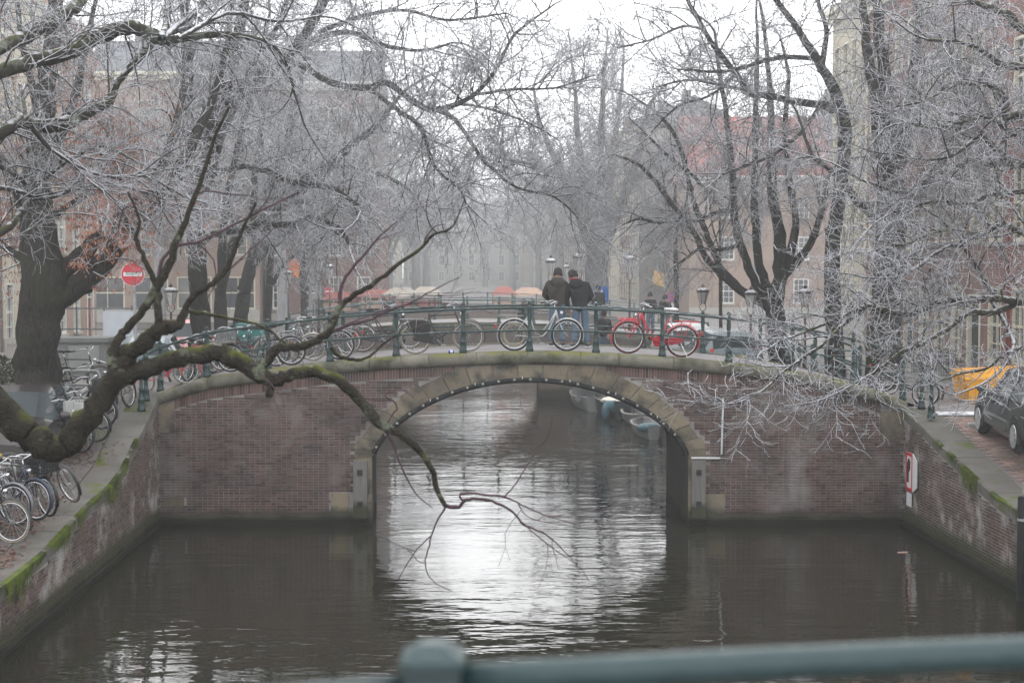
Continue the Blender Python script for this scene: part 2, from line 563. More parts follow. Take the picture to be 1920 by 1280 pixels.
back.build('far_wall', MORTAR, bridge)
sof = MB()
xs = [ARC_X - ARC_A + 2 * ARC_A * (0.5 - 0.5 * math.cos(math.pi * i / 40)) for i in range(41)]
prof = [(xs[0], -1.0)] + [(x, arch(x) or Z_SPR) for x in xs] + [(xs[-1], -1.0)]
sof.grid([[(x, BY0 + 0.021, z) for x, z in prof], [(bx(x), BY1 - 0.021, z) for x, z in prof]])
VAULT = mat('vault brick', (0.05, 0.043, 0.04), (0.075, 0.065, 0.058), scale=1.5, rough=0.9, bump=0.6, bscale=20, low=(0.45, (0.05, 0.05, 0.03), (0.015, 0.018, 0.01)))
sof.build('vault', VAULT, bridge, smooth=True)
def in_spandrel(X, z, h):
    if X - h < XL - 0.13 or X + h > XR + 0.13: return False
    if z + COURSE * 0.5 > ztop(X) - COPE - 0.21: return False
    if z < 0.24: return False
    d = abs(X - ARC_X)
    if d < ARC_A + RING and z > Z_SPR - 0.05:
        lo = arch(X, RING)
        if lo is None or z < lo + 0.02: return False
        for s in (-h, h):
            q = arch(X + s, RING)
            if q is not None and z - 0.02 < q: return False
    elif d < ARC_A + 0.37 and z <= Z_SPR: return False
    if -3.85 < X < -3.33 and z < 0.68: return False
    if 4.08 < X < 4.52 and z < 0.66: return False
    if -7.4 < X < -6.93 and 0.38 < z < 0.58: return False
    if X < XL + 0.34 and z > ztop(X) - COPE - 0.62: return False
    if X > XR - 0.5 and z > ztop(X) - COPE - 0.62: return False
    return True
lay(bridge, XL - 0.1, XR + 0.1, 0.235, 3.6, in_spandrel, lambda u, z, p: Matrix.Translation((u, BY0 + p, z)), BRICK, lambda u, z: -abs(u - 5.2) - 0.6 * abs(z - 1.2), 11)
# plinth below the bricks
pl = MB()
for a, b in ((XL, ARC_X - ARC_A - 0.33), (ARC_X + ARC_A + 0.33, XR)):
    pl.box(a, b, BY0 - 0.05, BY0 + 0.03, -0.5, 0.12)
    n = 40
    for i in range(n):
        u0, u1 = a + (b - a) * i / n, a + (b - a) * (i + 1) / n
        t = 0.205 + 0.025 * math.sin(i * 1.7) + rnd.uniform(-0.02, 0.02)
        pl.box(u0, u1, BY0 - 0.012 - rnd.uniform(0, 0.012), BY0 + 0.03, 0.121, t)
PLINTH = mat('wet plinth', (0.11, 0.105, 0.085), (0.07, 0.068, 0.05), scale=3, rough=0.8, bump=0.8, bscale=20, low=(0.16, (0.038, 0.036, 0.028), (0.016, 0.016, 0.012)))
pl.build('plinth', PLINTH, bridge)
# soldier course
so = MB()
x = XL + 0.36
while x < XR - 0.5:
    q = arch(x, RING)
    zt = ztop(x) - COPE + 0.01
    if q is None or q < zt - 0.12:
        lo = zt - 0.215
        if q is not None: lo = max(lo, q + 0.015)
        pr = rnd.gauss(0, 0.003)
        so.box(x - 0.024, x + 0.024, BY0 + pr, BY0 + 0.03, lo, zt)
    x += 0.060
tag(so.build('soldier_bricks', SOLDIER, bridge), kind='stuff')
# end blocks and odd stones in the brickwork
for (a, b, z0, z1) in ((XL + 0.01, XL + 0.335, ztop(XL) - COPE - 0.60, ztop(XL) - COPE + 0.02), (XR - 0.49, XR - 0.01, ztop(XR) - COPE - 0.56, ztop(XR) - COPE + 0.05),
                       (-3.84, -3.46, 0.175, 0.67), (4.10, 4.51, 0.175, 0.65), (-7.38, -6.95, 0.385, 0.575)):
    MB().box(a, b, BY0 - 0.015, BY0 + 0.03, z0, z1).build('stone_block', SAND, bridge)
# voussoirs
N_V = 21
angs = [i / N_V for i in range(N_V + 1)]
def ringpt(t, grow):
    a = math.pi * (1 - t)
    x = ARC_X + (ARC_A + grow) * math.cos(a)
    z = arch(x, grow)
    return (x, z if z is not None else Z_SPR)
for i in range(N_V):
    a, b = i / N_V + 0.0011, (i + 1) / N_V - 0.0011
    g = RING + (0.03 if i % 2 else -0.02)
    inn = [ringpt(a + (b - a) * k / 4, 0.0) for k in range(5)]
    out = [ringpt(a + (b - a) * k / 4, g) for k in range(5)]
    out = [(x, min(z, ztop(x) - COPE + 0.005)) for x, z in out]
    pr = 0.02 + rnd.uniform(0, 0.015)
    MB().prism(inn + out[::-1], BY0 - pr, BY0 + 0.12).build('voussoir', SAND, bridge)
# jamb stones and fender boards
TIMBER = mat('fender timber', (0.14, 0.135, 0.125), (0.20, 0.19, 0.175), scale=2.0, rough=0.85, bump=0.6, bscale=30, stretch=(8, 8, 0.7), low=(0.4, (0.06, 0.06, 0.04), (0.02, 0.022, 0.015)))
BOLT = paint('dark iron plate', (0.02, 0.02, 0.022), 0.6)
for s, xa, xb in ((-1, P(663, 900, 32).x, P(689, 900, 32).x), (1, P(1296, 900, 32).x, P(1322, 900, 32).x)):
    xi = ARC_X + s * ARC_A
    zc = Z_SPR - 0.012
    for k in range(3):
        MB().box(min(xi, xi + s * 0.36), max(xi, xi + s * 0.36), BY0 - 0.03, BY0 + 0.14, -0.6 if k == 0 else zc * k / 3 + 0.012, zc * (k + 1) / 3).build('jamb_stone', SAND, bridge)
    f = MB().box(xa, xb, BY0 - 0.12, BY0 - 0.032, 0.14, P(700, 862, 32).z).build('fender_board', TIMBER, bridge)
    for py in (884, 943):
        z = P(676, py, 32).z
        c = (xa + xb) / 2
        MB().box(c - 0.055, c + 0.055, BY0 - 0.14, BY0 - 0.121, z - 0.06, z + 0.06).torus((c, BY0 - 0.142, z), 0.03, 0.008, 10, 4).build('bolt_plate', BOLT, f)
# coping stones (rounded front), one object each
def coping_stone(x0, x1, y0, sgn):
    mb = MB()
    rows = []
    k = max(2, int((x1 - x0) / 0.35) + 1)
    for i in range(k + 1):
        x = x0 + (x1 - x0) * i / k
        zt = ztop(x)
        row = []
        for j in range(9):
            a = -math.pi / 2 + math.pi * j / 8
            row.append((x, y0 - sgn * (0.03 + 0.11 * math.cos(a)), zt - COPE / 2 + COPE / 2 * math.sin(a)))
        row = [(x, y0 + sgn * 0.42, zt - COPE)] + row + [(x, y0 + sgn * 0.42, zt)]
        rows.append(row if sgn < 0 else row[::-1])
    mb.grid(rows)
    n = len(rows[0])
    mb.add(rows[0], [tuple(range(n))])
    mb.add(rows[-1], [tuple(range(n - 1, -1, -1))])
    return mb
cuts = [XL - 0.02, -6.4, -5.35, -4.2, -3.0, -1.75, -0.75, 0.33, 1.45, 2.25, 3.4, 4.6, 5.6, 6.6, 7.5, XR + 0.05]
for a, b in zip(cuts[:-1], cuts[1:]):
    coping_stone(a + 0.006, b - 0.006, BY0, 1).build('coping_stone', STONE, bridge, smooth=True)
    coping_stone(a + 0.006, b - 0.006, BY1, -1).build('coping_stone', STONE, bridge, smooth=True)
# deck: footways and roadway
DECK = mat('bridge paving', (0.19, 0.175, 0.175), (0.26, 0.245, 0.25), scale=2.0, rough=0.7, bump=0.35, bscale=18, stain=((0.12, 0.1, 0.095), 0.7, 0.52, 0.75))
dk = MB()
xs = list(np.linspace(XL - 2.5, XR + 2.5, 80))
dk.grid([[(x, y, ztop(x) - 0.012 - 0.02 * (abs(y - 34) < 1.2)) for x in xs] for y in (BY0 + 0.40, BY0 + 0.8, 33.2, 34.8, BY1 - 0.8, BY1 - 0.40)])
tag(dk.build('road', DECK, smooth=True), kind='structure')
# rubber hose with lamp bulbs along the arch
hose = thing('light_string', 'black rubber hose with round white bulbs following the arch edge of the brick bridge', 'light string', (0, 0, 0))
pts = [(ringpt(t, -0.035)[0], BY0 - 0.05, ringpt(t, -0.035)[1]) for t in np.linspace(0.035, 0.985, 60)]
MB().tube(pts, 0.055, 8).build('hose', RUBBER, hose, smooth=True)
BULB = mat('bulb glass', (0.26, 0.255, 0.22), (0.34, 0.33, 0.3), scale=20, rough=0.35)
bulb_me = MB().ball((0, 0, 0), 0.029, 8, 6).mesh('bulb', BULB, True)
sock_me = MB().box(-0.007, 0.007, -0.007, 0.007, -0.02, 0.03).mesh('clip', WHITE)
L = [0.0]
for a, b in zip(pts[:-1], pts[1:]): L.append(L[-1] + (Vector(b) - Vector(a)).length)
n_b = int(L[-1] / 0.335)
for i in range(n_b):
    d = 0.12 + i * 0.335
    put('bulb', bulb_me, hose, (interp(d, L, [p[0] for p in pts]), BY0 - 0.125, interp(d, L, [p[2] for p in pts]) + 0.02))
    if i % 3 == 1:
        d += 0.168
        put('clip', sock_me, hose, (interp(d, L, [p[0] for p in pts]), BY0 - 0.11, interp(d, L, [p[2] for p in pts]) + 0.05))
# pale conduit pipes
PIPE = paint('pale pipe', (0.55, 0.56, 0.56), 0.5)
a, b = P(1356, 746, 31.95), P(1353, 851, 31.95)
tag(MB().tube([(a.x, 31.96, a.z), (b.x, 31.96, b.z)], 0.022, 8).build('pipe', PIPE), 'pale upright conduit pipe on the brick spandrel', 'pipe')
a, b = P(1296, 858.5, 31.95), P(1350, 859, 31.95)
tag(MB().tube([(a.x, 31.96, a.z), (b.x, 31.96, b.z)], 0.024, 8).build('pipe', PIPE), 'pale level conduit pipe where the arch meets the fender board', 'pipe')

# ------------------------------------------------------------------ railings of cast posts and tubes
def post_mesh(h, name='post', seg=10, m=None):
    k = h / 1.08
    prof = [(0.085, 0), (0.085, 0.06), (0.07, 0.09), (0.066, 0.22), (0.075, 0.235), (0.06, 0.26), (0.043, 0.29), (0.040, 0.42), (0.052, 0.44), (0.052, 0.47), (0.038, 0.49),
            (0.036, 0.60), (0.046, 0.72), (0.05, 0.80), (0.036, 0.87), (0.052, 0.885), (0.054, 0.96), (0.035, 0.975), (0.024, 0.99), (0.040, 1.015), (0.044, 1.04), (0.03, 1.065), (0.006, 1.08)]
    return MB().lathe([(r, z * k) for r, z in prof], seg).mesh(name, m or DARK_GREEN, True)
POST = post_mesh(1.08)
def railing(label, xs, y, zf, top=0.93, mid=0.45, extra=None, post=POST, group=None, rr=0.026, m=None, step=0.25):
    t = thing('railing', label, 'railing', (0, 0, 0), 0, group)
    for x in xs:
        put('post', post, t, (x, y(x) if callable(y) else y, zf(x)))
    fine = list(np.arange(xs[0], xs[-1], step)) + [xs[-1]]
    Yf = (lambda x: y(x) if callable(y) else y)
    for h, nm in ((top, 'top_rail'), (mid, 'middle_rail')):
        pts = [(x, Yf(x), zf(x) + h) for x in fine]
        if extra and nm == 'top_rail': pts = extra[0] + pts + extra[1]
        MB().tube(pts, rr if nm == 'top_rail' else rr * 0.8, 8).build(nm, m or DARK_GREEN, t, smooth=True)
    return t
px_posts = [297, 385, 500, 617, 742, 868, 993, 1118, 1243, 1368, 1488, 1603, 1697]
xs_near = [(p - 960) / S32 for p in px_posts]
def zn(x): return ztop(x) - 0.006
lx, rx = xs_near[0], xs_near[-1]
railing('dark green iron railing along the near edge of the brick bridge, bicycles leaning behind it', xs_near, BY0 + 0.10, zn,
        extra=([(lx - 0.36, BY0 - 0.55, zn(lx) + 0.40), (lx - 0.34, BY0 - 0.35, zn(lx) + 0.62), (lx - 0.26, BY0 - 0.1, zn(lx) + 0.80)],
               [(rx + 0.25, BY0 - 0.2, zn(rx) + 0.72), (rx + 0.5, BY0 - 0.9, zn(rx) + 0.35)]))
xs_far = [x + 0.0 for x in [(870 + (p - 870) * 0.901 - 960) / (F_PX / 35.55) for p in px_posts]]
def zfar(x): return ztop(x + 0.11) - 0.006
railing('dark green iron railing on the far edge of the bridge, two men leaning on it', xs_far, 35.62, zfar, top=0.90, post=post_mesh(1.0))
# single posts on the quays beside the bridge ends
for (px, py, Y, lab) in ((265, 771, 30.6, 'dark green iron post at the water edge beside the left quay bicycles'),
                         (274, 752, 31.4, 'dark green iron post tucked behind another at the left bridge corner'),
                         (1746, 784, 31.0, 'dark green iron post standing alone on the right quay coping'),
                         (1728, 766, 31.9, 'dark green iron post where the right end of the bridge railing meets the quay')):
    p = P(px, py, Y)
    t = thing('bollard_post', lab, 'post', (p.x, Y, p.z), 0, 'iron posts at the bridge corners')
    put('shaft', POST, t)

# ------------------------------------------------------------------ quay walls
def quay_wall(side, Y0, Y1, label, seed):
    off = L_OFF if side < 0 else R_OFF
    zf = zl if side < 0 else zr
    t = thing('quay_wall', label, 'wall', (0, 0, 0))
    ext = Y0 - 14
    back = MB()
    ys = [y for y in np.linspace(ext, Y1, 50)]
    rows = []
    e = 0.015 * (-1 if side < 0 else 1)
    rows = [[(XO(off, y) + e, y, -0.8) for y in ys], [(XO(off, y) + e, y, zf(y) - 0.05) for y in ys]]
    back.grid(rows if side > 0 else rows[::-1])
    back.build('wall', MORTAR, t)
    rot = Matrix.Rotation((math.pi / 2 if side < 0 else -math.pi / 2) + AXIS, 4, 'Z')
    # brick faces look along local -y: left wall towards +x, right wall towards -x
    rank = (lambda u, z: -u + z * 0.8)
    lay(t, Y0, Y1 - 0.06, 0.02, 3.0, lambda u, z, h: z + COURSE < zf(u) - 0.20 and u - h > Y0,
        lambda u, z, p: Matrix.Translation((XO(off, u) - p * (-1 if side < 0 else 1), u, z)) @ rot, QBRICK, rank, seed)
    # coping slabs
    y = ext
    sg = -1 if side < 0 else 1
    w = 0.55 if side < 0 else 0.62
    rg = random.Random(seed + 5)
    while y < Y1 - 0.1:
        ln = min(rg.uniform(0.95, 1.25), Y1 - y)
        if y + ln > Y1 - 0.4: ln = Y1 - y
        mb = MB()
        k = 4
        rows = []
        dz = rg.uniform(-0.006, 0.006)
        for i in range(k + 1):
            yy = y + 0.006 + (ln - 0.012) * i / k
            z = zf(yy) + dz + 0.004
            xa, xb = XO(off, yy) - sg * 0.035, XO(off, yy) + sg * w
            row = [(xa + sg * 0.01, yy, z - 0.20), (xa, yy, z - 0.19), (xa, yy, z - 0.02), (xa + sg * 0.015, yy, z), (xb, yy, z + 0.01), (xb, yy, z - 0.2)]
            rows.append(row if side > 0 else row[::-1])
        mb.grid(rows)
        n = 6
        mb.add(rows[0], [tuple(range(n - 1, -1, -1))]); mb.add(rows[-1], [tuple(range(n))])
        mb.build('coping_slab', MOSSY, t)
        y += ln
    # dark kelp line and moss fringe
    fr = MB()
    rg = random.Random(seed + 9)
    y = ext
    while y < Y1 - 2.2:
        dens = 0.5 + 0.5 * math.sin(y * 0.9 + (2.0 if side > 0 else 0.3)) if side > 0 else 1.0
        if side > 0 and (y < 24.0 or (26.4 < y < 27.6)): dens *= 0.7
        dens *= 0.55 + 0.45 * math.sin(y * 5.3 + 1.1 * math.sin(y * 2.2))
        if rg.random() < dens:
            z = zf(y) + 0.012
            ln = rg.uniform(0.10, 0.46) * (0.7 + 0.5 * math.sin(y * 2.1))
            x = XO(off, y) - sg * 0.042
            wv = rg.uniform(0.012, 0.035)
            vs = [(x + sg * 0.07, y - wv, z + 0.004), (x + sg * 0.07, y + wv, z + 0.004), (x - sg * 0.012, y + wv, z - 0.01), (x - sg * 0.012, y - wv, z - 0.01),
                  (x - sg * rg.uniform(0.005, 0.03), y + rg.uniform(-0.01, 0.01), z - abs(ln))]
            fr.add(vs, [(0, 1, 2, 3), (3, 2, 4)])
        y += 0.012
    tag(fr.build('moss_fringe', MOSS, t), kind='stuff')
    led = MB()
    for a, b in zip(ys[:-1], ys[1:]):
        xa, xb = XO(off, a), XO(off, b)
        led.add([(xa - sg * 0.05, a, -0.4), (xb - sg * 0.05, b, -0.4), (xb - sg * 0.05, b, 0.06), (xa - sg * 0.05, a, 0.06), (xa + sg * 0.02, a, 0.08), (xb + sg * 0.02, b, 0.08)], [(0, 1, 2, 3), (3, 2, 5, 4)])
    led.build('waterline_ledge', PLINTH, t)
    return t
quay_wall(-1, 20.4, 32.0, 'left brick quay wall with bright green moss hanging over its top edge', 21)
quay_wall(1, 24.6, 32.0, 'right brick quay wall sloping down from the bridge below the grey car', 22)
# plain quay walls beyond the bridge
for side, lab in ((-1, 'left brick quay wall beyond the brick bridge, seen through the arch'), (1, 'right brick quay wall beyond the brick bridge with boats moored to it')):
    off = L_OFF if side < 0 else R_OFF
    zf = zl if side < 0 else zr
    mb = MB()
    ys = list(np.linspace(36.0, 300, 60))
    sg = -1 if side < 0 else 1
    rows = [[(XO(off, y), y, -0.6) for y in ys], [(XO(off, y), y, zf(y) - 0.2) for y in ys]]
    mb.grid(rows if side > 0 else rows[::-1])
    t = thing('quay_wall', lab, 'wall')
    mb.build('wall', mat('far quay brick', (0.12, 0.085, 0.075), (0.17, 0.14, 0.125), scale=2, rough=0.9, low=(0.4, (0.05, 0.05, 0.035), (0.03, 0.03, 0.02))), t)
    cp = MB()
    rows = [[(XO(off, y) - sg * 0.04, y, zf(y) - 0.22) for y in ys], [(XO(off, y) - sg * 0.04, y, zf(y) + 0.01) for y in ys], [(XO(off, y) + sg * 0.5, y, zf(y) + 0.015) for y in ys]]
    cp.grid(rows if side > 0 else rows[::-1])
    cp.build('coping', MOSSY, t)

# right quay: clinker pavers by the grey car, 300 as objects, the rest as one
PAVER = mat('clinker paver', (0.20, 0.135, 0.115), (0.26, 0.19, 0.165), scale=1.5, rough=0.8, bump=0.4, bscale=40, piece=0.3, stain=((0.12, 0.11, 0.085), 0.9, 0.52, 0.7))
def pavers():
    me = MB().box(-0.1, 0.1, -0.049, 0.049, -0.03, 0.0).mesh('paver', PAVER)
    V = [v.co.copy() for v in me.vertices]; Fq = [tuple(p.vertices) for p in me.polygons]
    items = []
    r = 0
    y = 24.6
    while y < 31.3:
        d = 0.75 + (0.105 if r % 2 else 0)
        while d < 3.6:
            off = R_OFF + d
            e = 0.05
            z = gr(off, y)
            sx = math.atan((gr(off + e, y) - gr(off - e, y)) / (2 * e)); sy = math.atan((gr(off, y + e) - gr(off, y - e)) / (2 * e))
            M = Matrix.Translation((XO(off, y), y, z + 0.006 + rnd.uniform(-0.004, 0.004))) @ Matrix.Rotation(AXIS, 4, 'Z') @ Matrix.Rotation(-sx, 4, 'Y') @ Matrix.Rotation(sy, 4, 'X')
            items.append((d * 1.2 + abs(y - 27.5) * 0.6, M))
            d += 0.209
        y += 0.107
        r += 1
    items.sort(key=lambda q: q[0])
    for _, M in items[:300]:
        o = bpy.data.objects.new('paver', me); o.matrix_basis = M; link(o, right_ground)
    big = MB()
    for _, M in items[300:]:
        big.add([M @ v for v in V], Fq)
    tag(big.build('pavers', PAVER, right_ground), kind='stuff')
pavers()
# left quay: slabs beside the coping
SLAB = mat('quay slab', (0.085, 0.078, 0.074), (0.12, 0.112, 0.105), scale=2.0, rough=0.7, bump=0.4, bscale=18, piece=0.2, stain=((0.10, 0.12, 0.03), 1.2, 0.58, 0.74))
y = 21.0
while y < 30.0:
    ln = rnd.uniform(0.45, 0.62)
    for k in range(2):
        d0, d1 = 0.57 + k * 0.5, 0.57 + k * 0.5 + 0.488
        y0, y1 = y + 0.006 + (0.2 if k else 0), y + ln - 0.006 + (0.2 if k else 0)
        vs = []
        h = 0.016 + rnd.uniform(-0.006, 0.006)
        for zz in (-0.03, h):
            for (d, yy) in ((d0, y0), (d1, y0), (d1, y1), (d0, y1)):
                off = L_OFF - d
                vs.append((XO(off, yy), yy, gl(off, yy) + zz))
        MB().add(vs, [(0, 1, 2, 3), (7, 6, 5, 4), (0, 4, 5, 1), (1, 5, 6, 2), (2, 6, 7, 3), (3, 7, 4, 0)]).build('slab', SLAB, left_ground)
    y += ln
# kerb pieces and white bay lines
KERB = mat('kerb stone', (0.27, 0.265, 0.25), (0.35, 0.345, 0.33), scale=4, rough=0.8, bump=0.4, bscale=25)
def gbox(mb, off0, off1, Y0, Y1, h0, h1, k=4, gf=ground):
    rows = []
    for i in range(k + 1):
        y = Y0 + (Y1 - Y0) * i / k
        xa, xb = XO(off0, y), XO(off1, y)
        rows.append([(xa, y, gf(xa, y) + h0), (xa, y, gf(xa, y) + h1), (xb, y, gf(xb, y) + h1), (xb, y, gf(xb, y) + h0)])
    mb.grid(rows)
    mb.add(rows[0], [(3, 2, 1, 0)]); mb.add(rows[-1], [(0, 1, 2, 3)])
    return mb
gbox(MB(), L_OFF - 1.75, L_OFF - 1.60, 22.2, 24.4, -0.02, 0.14).build('kerb', KERB, left_ground)
gbox(MB(), L_OFF - 2.3, L_OFF - 0.9, 27.9, 28.05, -0.02, 0.09).build('kerb', KERB, left_ground)
gbox(MB(), L_OFF - 1.72, L_OFF - 1.60, 25.6, 27.4, 0.018, 0.024).build('bay_line', WHITE, left_ground)
gbox(MB(), R_OFF + 0.9, R_OFF + 2.3, 30.55, 30.68, -0.02, 0.07).build('kerb', KERB, right_ground)
FROST = mat('frosted line', (0.62, 0.63, 0.65), (0.45, 0.45, 0.46), scale=6, rough=0.8)
gbox(MB(), R_OFF + 0.55, R_OFF + 6.0, 31.4, 31.62, 0.01, 0.03).build('white_line', FROST, right_ground)
gbox(MB(), R_OFF + 1.15, R_OFF + 1.75, 27.55, 27.64, 0.012, 0.02).build('bay_line', FROST, right_ground)
gbox(MB(), R_OFF + 1.3, R_OFF + 1.9, 26.3, 26.38, 0.012, 0.02).build('bay_line', FROST, right_ground)

# fallen leaves on the left quay and under the arch end
LEAFM = mat('fallen leaf', (0.12, 0.05, 0.035), (0.20, 0.10, 0.065), scale=9, rough=0.8, piece=0.4)
lf = MB()
for (cx, cy, n, sx, sy) in ((L_OFF - 0.8, 24.2, 520, 0.5, 1.0), (L_OFF - 0.95, 25.7, 420, 0.6, 0.8), (L_OFF - 1.3, 29.0, 700, 0.8, 0.8), (L_OFF - 0.5, 22.4, 260, 0.4, 1.0), (L_OFF - 1.4, 27.4, 380, 0.7, 0.7), (L_OFF - 1.0, 31.6, 150, 0.5, 0.3)):
    for i in range(n):
        o, y = cx + rnd.gauss(0, sx * 0.5), cy + rnd.gauss(0, sy * 0.5)
        if o > L_OFF - 0.1: continue
        x = XO(o, y)
        z = gl(o, y) + rnd.uniform(0.02, 0.045)
        a, s = rnd.uniform(0, 6.3), rnd.uniform(0.02, 0.05)
        c, d = math.cos(a) * s, math.sin(a) * s
        lf.add([(x - c, y - d, z), (x + d * 0.5, y - c * 0.5, z + rnd.uniform(0, 0.02)), (x + c, y + d, z), (x - d * 0.5, y + c * 0.5, z + rnd.uniform(0, 0.02))], [(0, 1, 2, 3)])
tag(lf.build('fallen_leaves', LEAFM), 'brown fallen leaves lying in drifts on the left quay', 'leaves', kind='stuff')

# ------------------------------------------------------------------ second bridge farther along the canal
B2 = 63.0
S2 = F_PX / B2
def z2(X): return 3.22 - 0.0105 * (X - (890 - 960) / S2) ** 2 if True else 0
b2 = thing('brick_bridge', 'second brick bridge farther down the canal, paler in the fog', 'bridge')
A2X, A2A, A2B = (868 - 960) / S2, 3.15, 1.75
def arch2(X):
    d = abs(X - A2X)
    return None if d >= A2A else 0.55 + A2B * math.sqrt(1 - (d / A2A) ** 2)
mb = MB()
xs = sorted(list(np.linspace(XO(L_OFF, B2) - 0.3, XO(R_OFF, B2) + 0.3, 50)) + [A2X - A2A, A2X + A2A])
for y, fl in ((B2, False), (B2 + 5, True)):
    for a, b in zip(xs[:-1], xs[1:]):
        m_ = (a + b) / 2
        la, lb = (arch2(a) or 0.55, arch2(b) or 0.55) if abs(m_ - A2X) < A2A else (-0.6, -0.6)
        q = [(a, y, la), (b, y, lb), (b, y, z2(b) - 0.1), (a, y, z2(a) - 0.1)]
        mb.add(q[::-1] if fl else q, [(0, 1, 2, 3)])
pr2 = [(A2X - A2A, -0.6)] + [(A2X - A2A * math.cos(math.pi * i / 20), arch2(A2X - A2A * math.cos(math.pi * i / 20)) or 0.55) for i in range(21)] + [(A2X + A2A, -0.6)]
mb.grid([[(x, B2, z) for x, z in pr2], [(x, B2 + 5, z) for x, z in pr2]])
mb.build('wall', MATS['far quay brick'], b2)
for yy in (B2, B2 + 5):
    for a, b in zip(np.linspace(xs[0] - 1, xs[-1] + 1, 13)[:-1], np.linspace(xs[0] - 1, xs[-1] + 1, 13)[1:]):
        MB().add([(a + .005, yy - 0.12, z2(a) - 0.3), (b - .005, yy - 0.12, z2(b) - 0.3), (b - .005, yy - 0.12, z2(b)), (a + .005, yy - 0.12, z2(a)), (a + .005, yy + 0.4, z2(a)), (b - .005, yy + 0.4, z2(b)), (a + .005, yy + 0.4, z2(a) - 0.3), (b - .005, yy + 0.4, z2(b) - 0.3)],
                 [(0, 1, 2, 3), (3, 2, 5, 4), (4, 5, 7, 6), (6, 7, 1, 0), (0, 3, 4, 6), (1, 7, 5, 2)]).build('coping_stone', STONE, b2)
xs2 = list(np.linspace(xs[0] - 3, xs[-1] + 3, 40))
dk = MB().grid([[(x, y, max(z2(x) - 0.01, 2.0)) for x in xs2] for y in (B2 + 0.3, B2 + 2.5, B2 + 4.7)])
tag(dk.build('road', DECK, smooth=True), kind='structure')
TEAL = mat('far railing paint', (0.02, 0.055, 0.052), (0.03, 0.07, 0.065), scale=5, rough=0.5, frost=0.1)
p2 = post_mesh(1.0, 'post', 6, TEAL)
xr2 = list(np.arange(xs[0] - 0.5, xs[-1] + 0.6, 1.45))
railing('teal iron railing on the near edge of the far second bridge', xr2, B2 + 0.1, lambda x: z2(x), post=p2, m=TEAL, step=1.0)
railing('teal iron railing on the far edge of the second bridge, fading into fog', xr2, B2 + 4.9, lambda x: z2(x), post=p2, m=TEAL, step=1.0)
b3 = thing('brick_bridge', 'third bridge in the thick of the fog with market stalls on it', 'bridge')
def z3(x): return 3.05 - 0.006 * (x + 3.0) ** 2
xs3 = list(np.linspace(-16, 14, 40))
mb = MB()
mb.grid([[(x, 93.0, -0.5 if not -6.4 < x < 0.2 else 1.4 + 0.25 * math.cos((x + 3.1) * 0.48)) for x in xs3], [(x, 93.0, max(1.9, z3(x))) for x in xs3], [(x, 98.5, max(1.9, z3(x))) for x in xs3], [(x, 98.5, -0.5 if not -6.4 < x < 0.2 else 1.4) for x in xs3]])
mb.build('wall', MATS['far quay brick'], b3)
t3 = railing('teal iron railing on the third bridge in the thick of the fog', list(np.arange(-12.0, 9.5, 1.5)), 93.2, lambda x: max(1.9, z3(x)), post=p2, m=TEAL, step=1.0)
STALLC = [mat('cream stall cloth', (0.45, 0.40, 0.33), (0.38, 0.34, 0.29), scale=2, rough=0.8), mat('red stall cloth', (0.36, 0.12, 0.10), (0.30, 0.11, 0.09), scale=2, rough=0.8), mat('orange stall cloth', (0.44, 0.30, 0.22), (0.38, 0.26, 0.2), scale=2, rough=0.8)]
for px_, k, w_, lab in ((700, 1, 2.6, 'red covered market stall in the fog, leftmost on the third bridge'), (752, 0, 2.2, 'cream covered market stall in the fog over the left bicycles'), (800, 0, 1.8, 'pale market stall in the fog beside the cream one'),
                        (945, 1, 1.4, 'small red peaked stall in the fog left of the two men'), (992, 2, 2.0, 'orange market stall in the fog just left of the man in brown'), (640, 1, 2.2, 'red awning stall in the fog behind the far no entry sign')):
    c = P(px_, 560, 96.0)
    t = thing('market_stall', lab, 'market stall', (c.x, 96.0, max(1.9, z3(c.x)) ))
    h = 0.8
    for sx in (-1, 1):
        for sy in (-0.7, 0.7): MB().box(sx * w_ / 2 - 0.03, sx * w_ / 2 + 0.03, sy - 0.03, sy + 0.03, 0, h).build('leg', TEAL, t)
    MB().add([(-w_ / 2 - .15, -.85, h), (w_ / 2 + .15, -.85, h), (w_ / 2 + .15, .85, h), (-w_ / 2 - .15, .85, h), (-w_ / 4, 0, h + 0.5), (w_ / 4, 0, h + 0.5)], [(0, 1, 5, 4), (1, 2, 5), (2, 3, 4, 5), (3, 0, 4), (3, 2, 1, 0)]).build('canopy', STALLC[k], t)
    MB().box(-w_ / 2, w_ / 2, -0.6, 0.6, 0.5, 0.58).box(-w_ / 2, w_ / 2, -0.63, -0.605, 0.1, 0.62).build('counter', STALLC[(k + 1) % 3], t)
# low rails along the far quays
for side, lab, y0, y1 in ((-1, 'teal handrail running along the left quay towards the second bridge', 38, 62), (1, 'teal handrail running along the right quay past the parked cars', 37, 46)):
    off = (L_OFF - 0.25) if side < 0 else (R_OFF + 0.3)
    t = thing('railing', lab, 'railing')
    ys = list(np.arange(y0, y1, 1.6))
    for y in ys: put('post', p2, t, (XO(off, y), y, (zl if side < 0 else zr)(y)))
    for h, nm in ((0.92, 'top_rail'), (0.45, 'middle_rail')):
        MB().tube([(XO(off, y), y, (zl if side < 0 else zr)(y) + h) for y in ys], 0.024, 6).build(nm, TEAL, t)

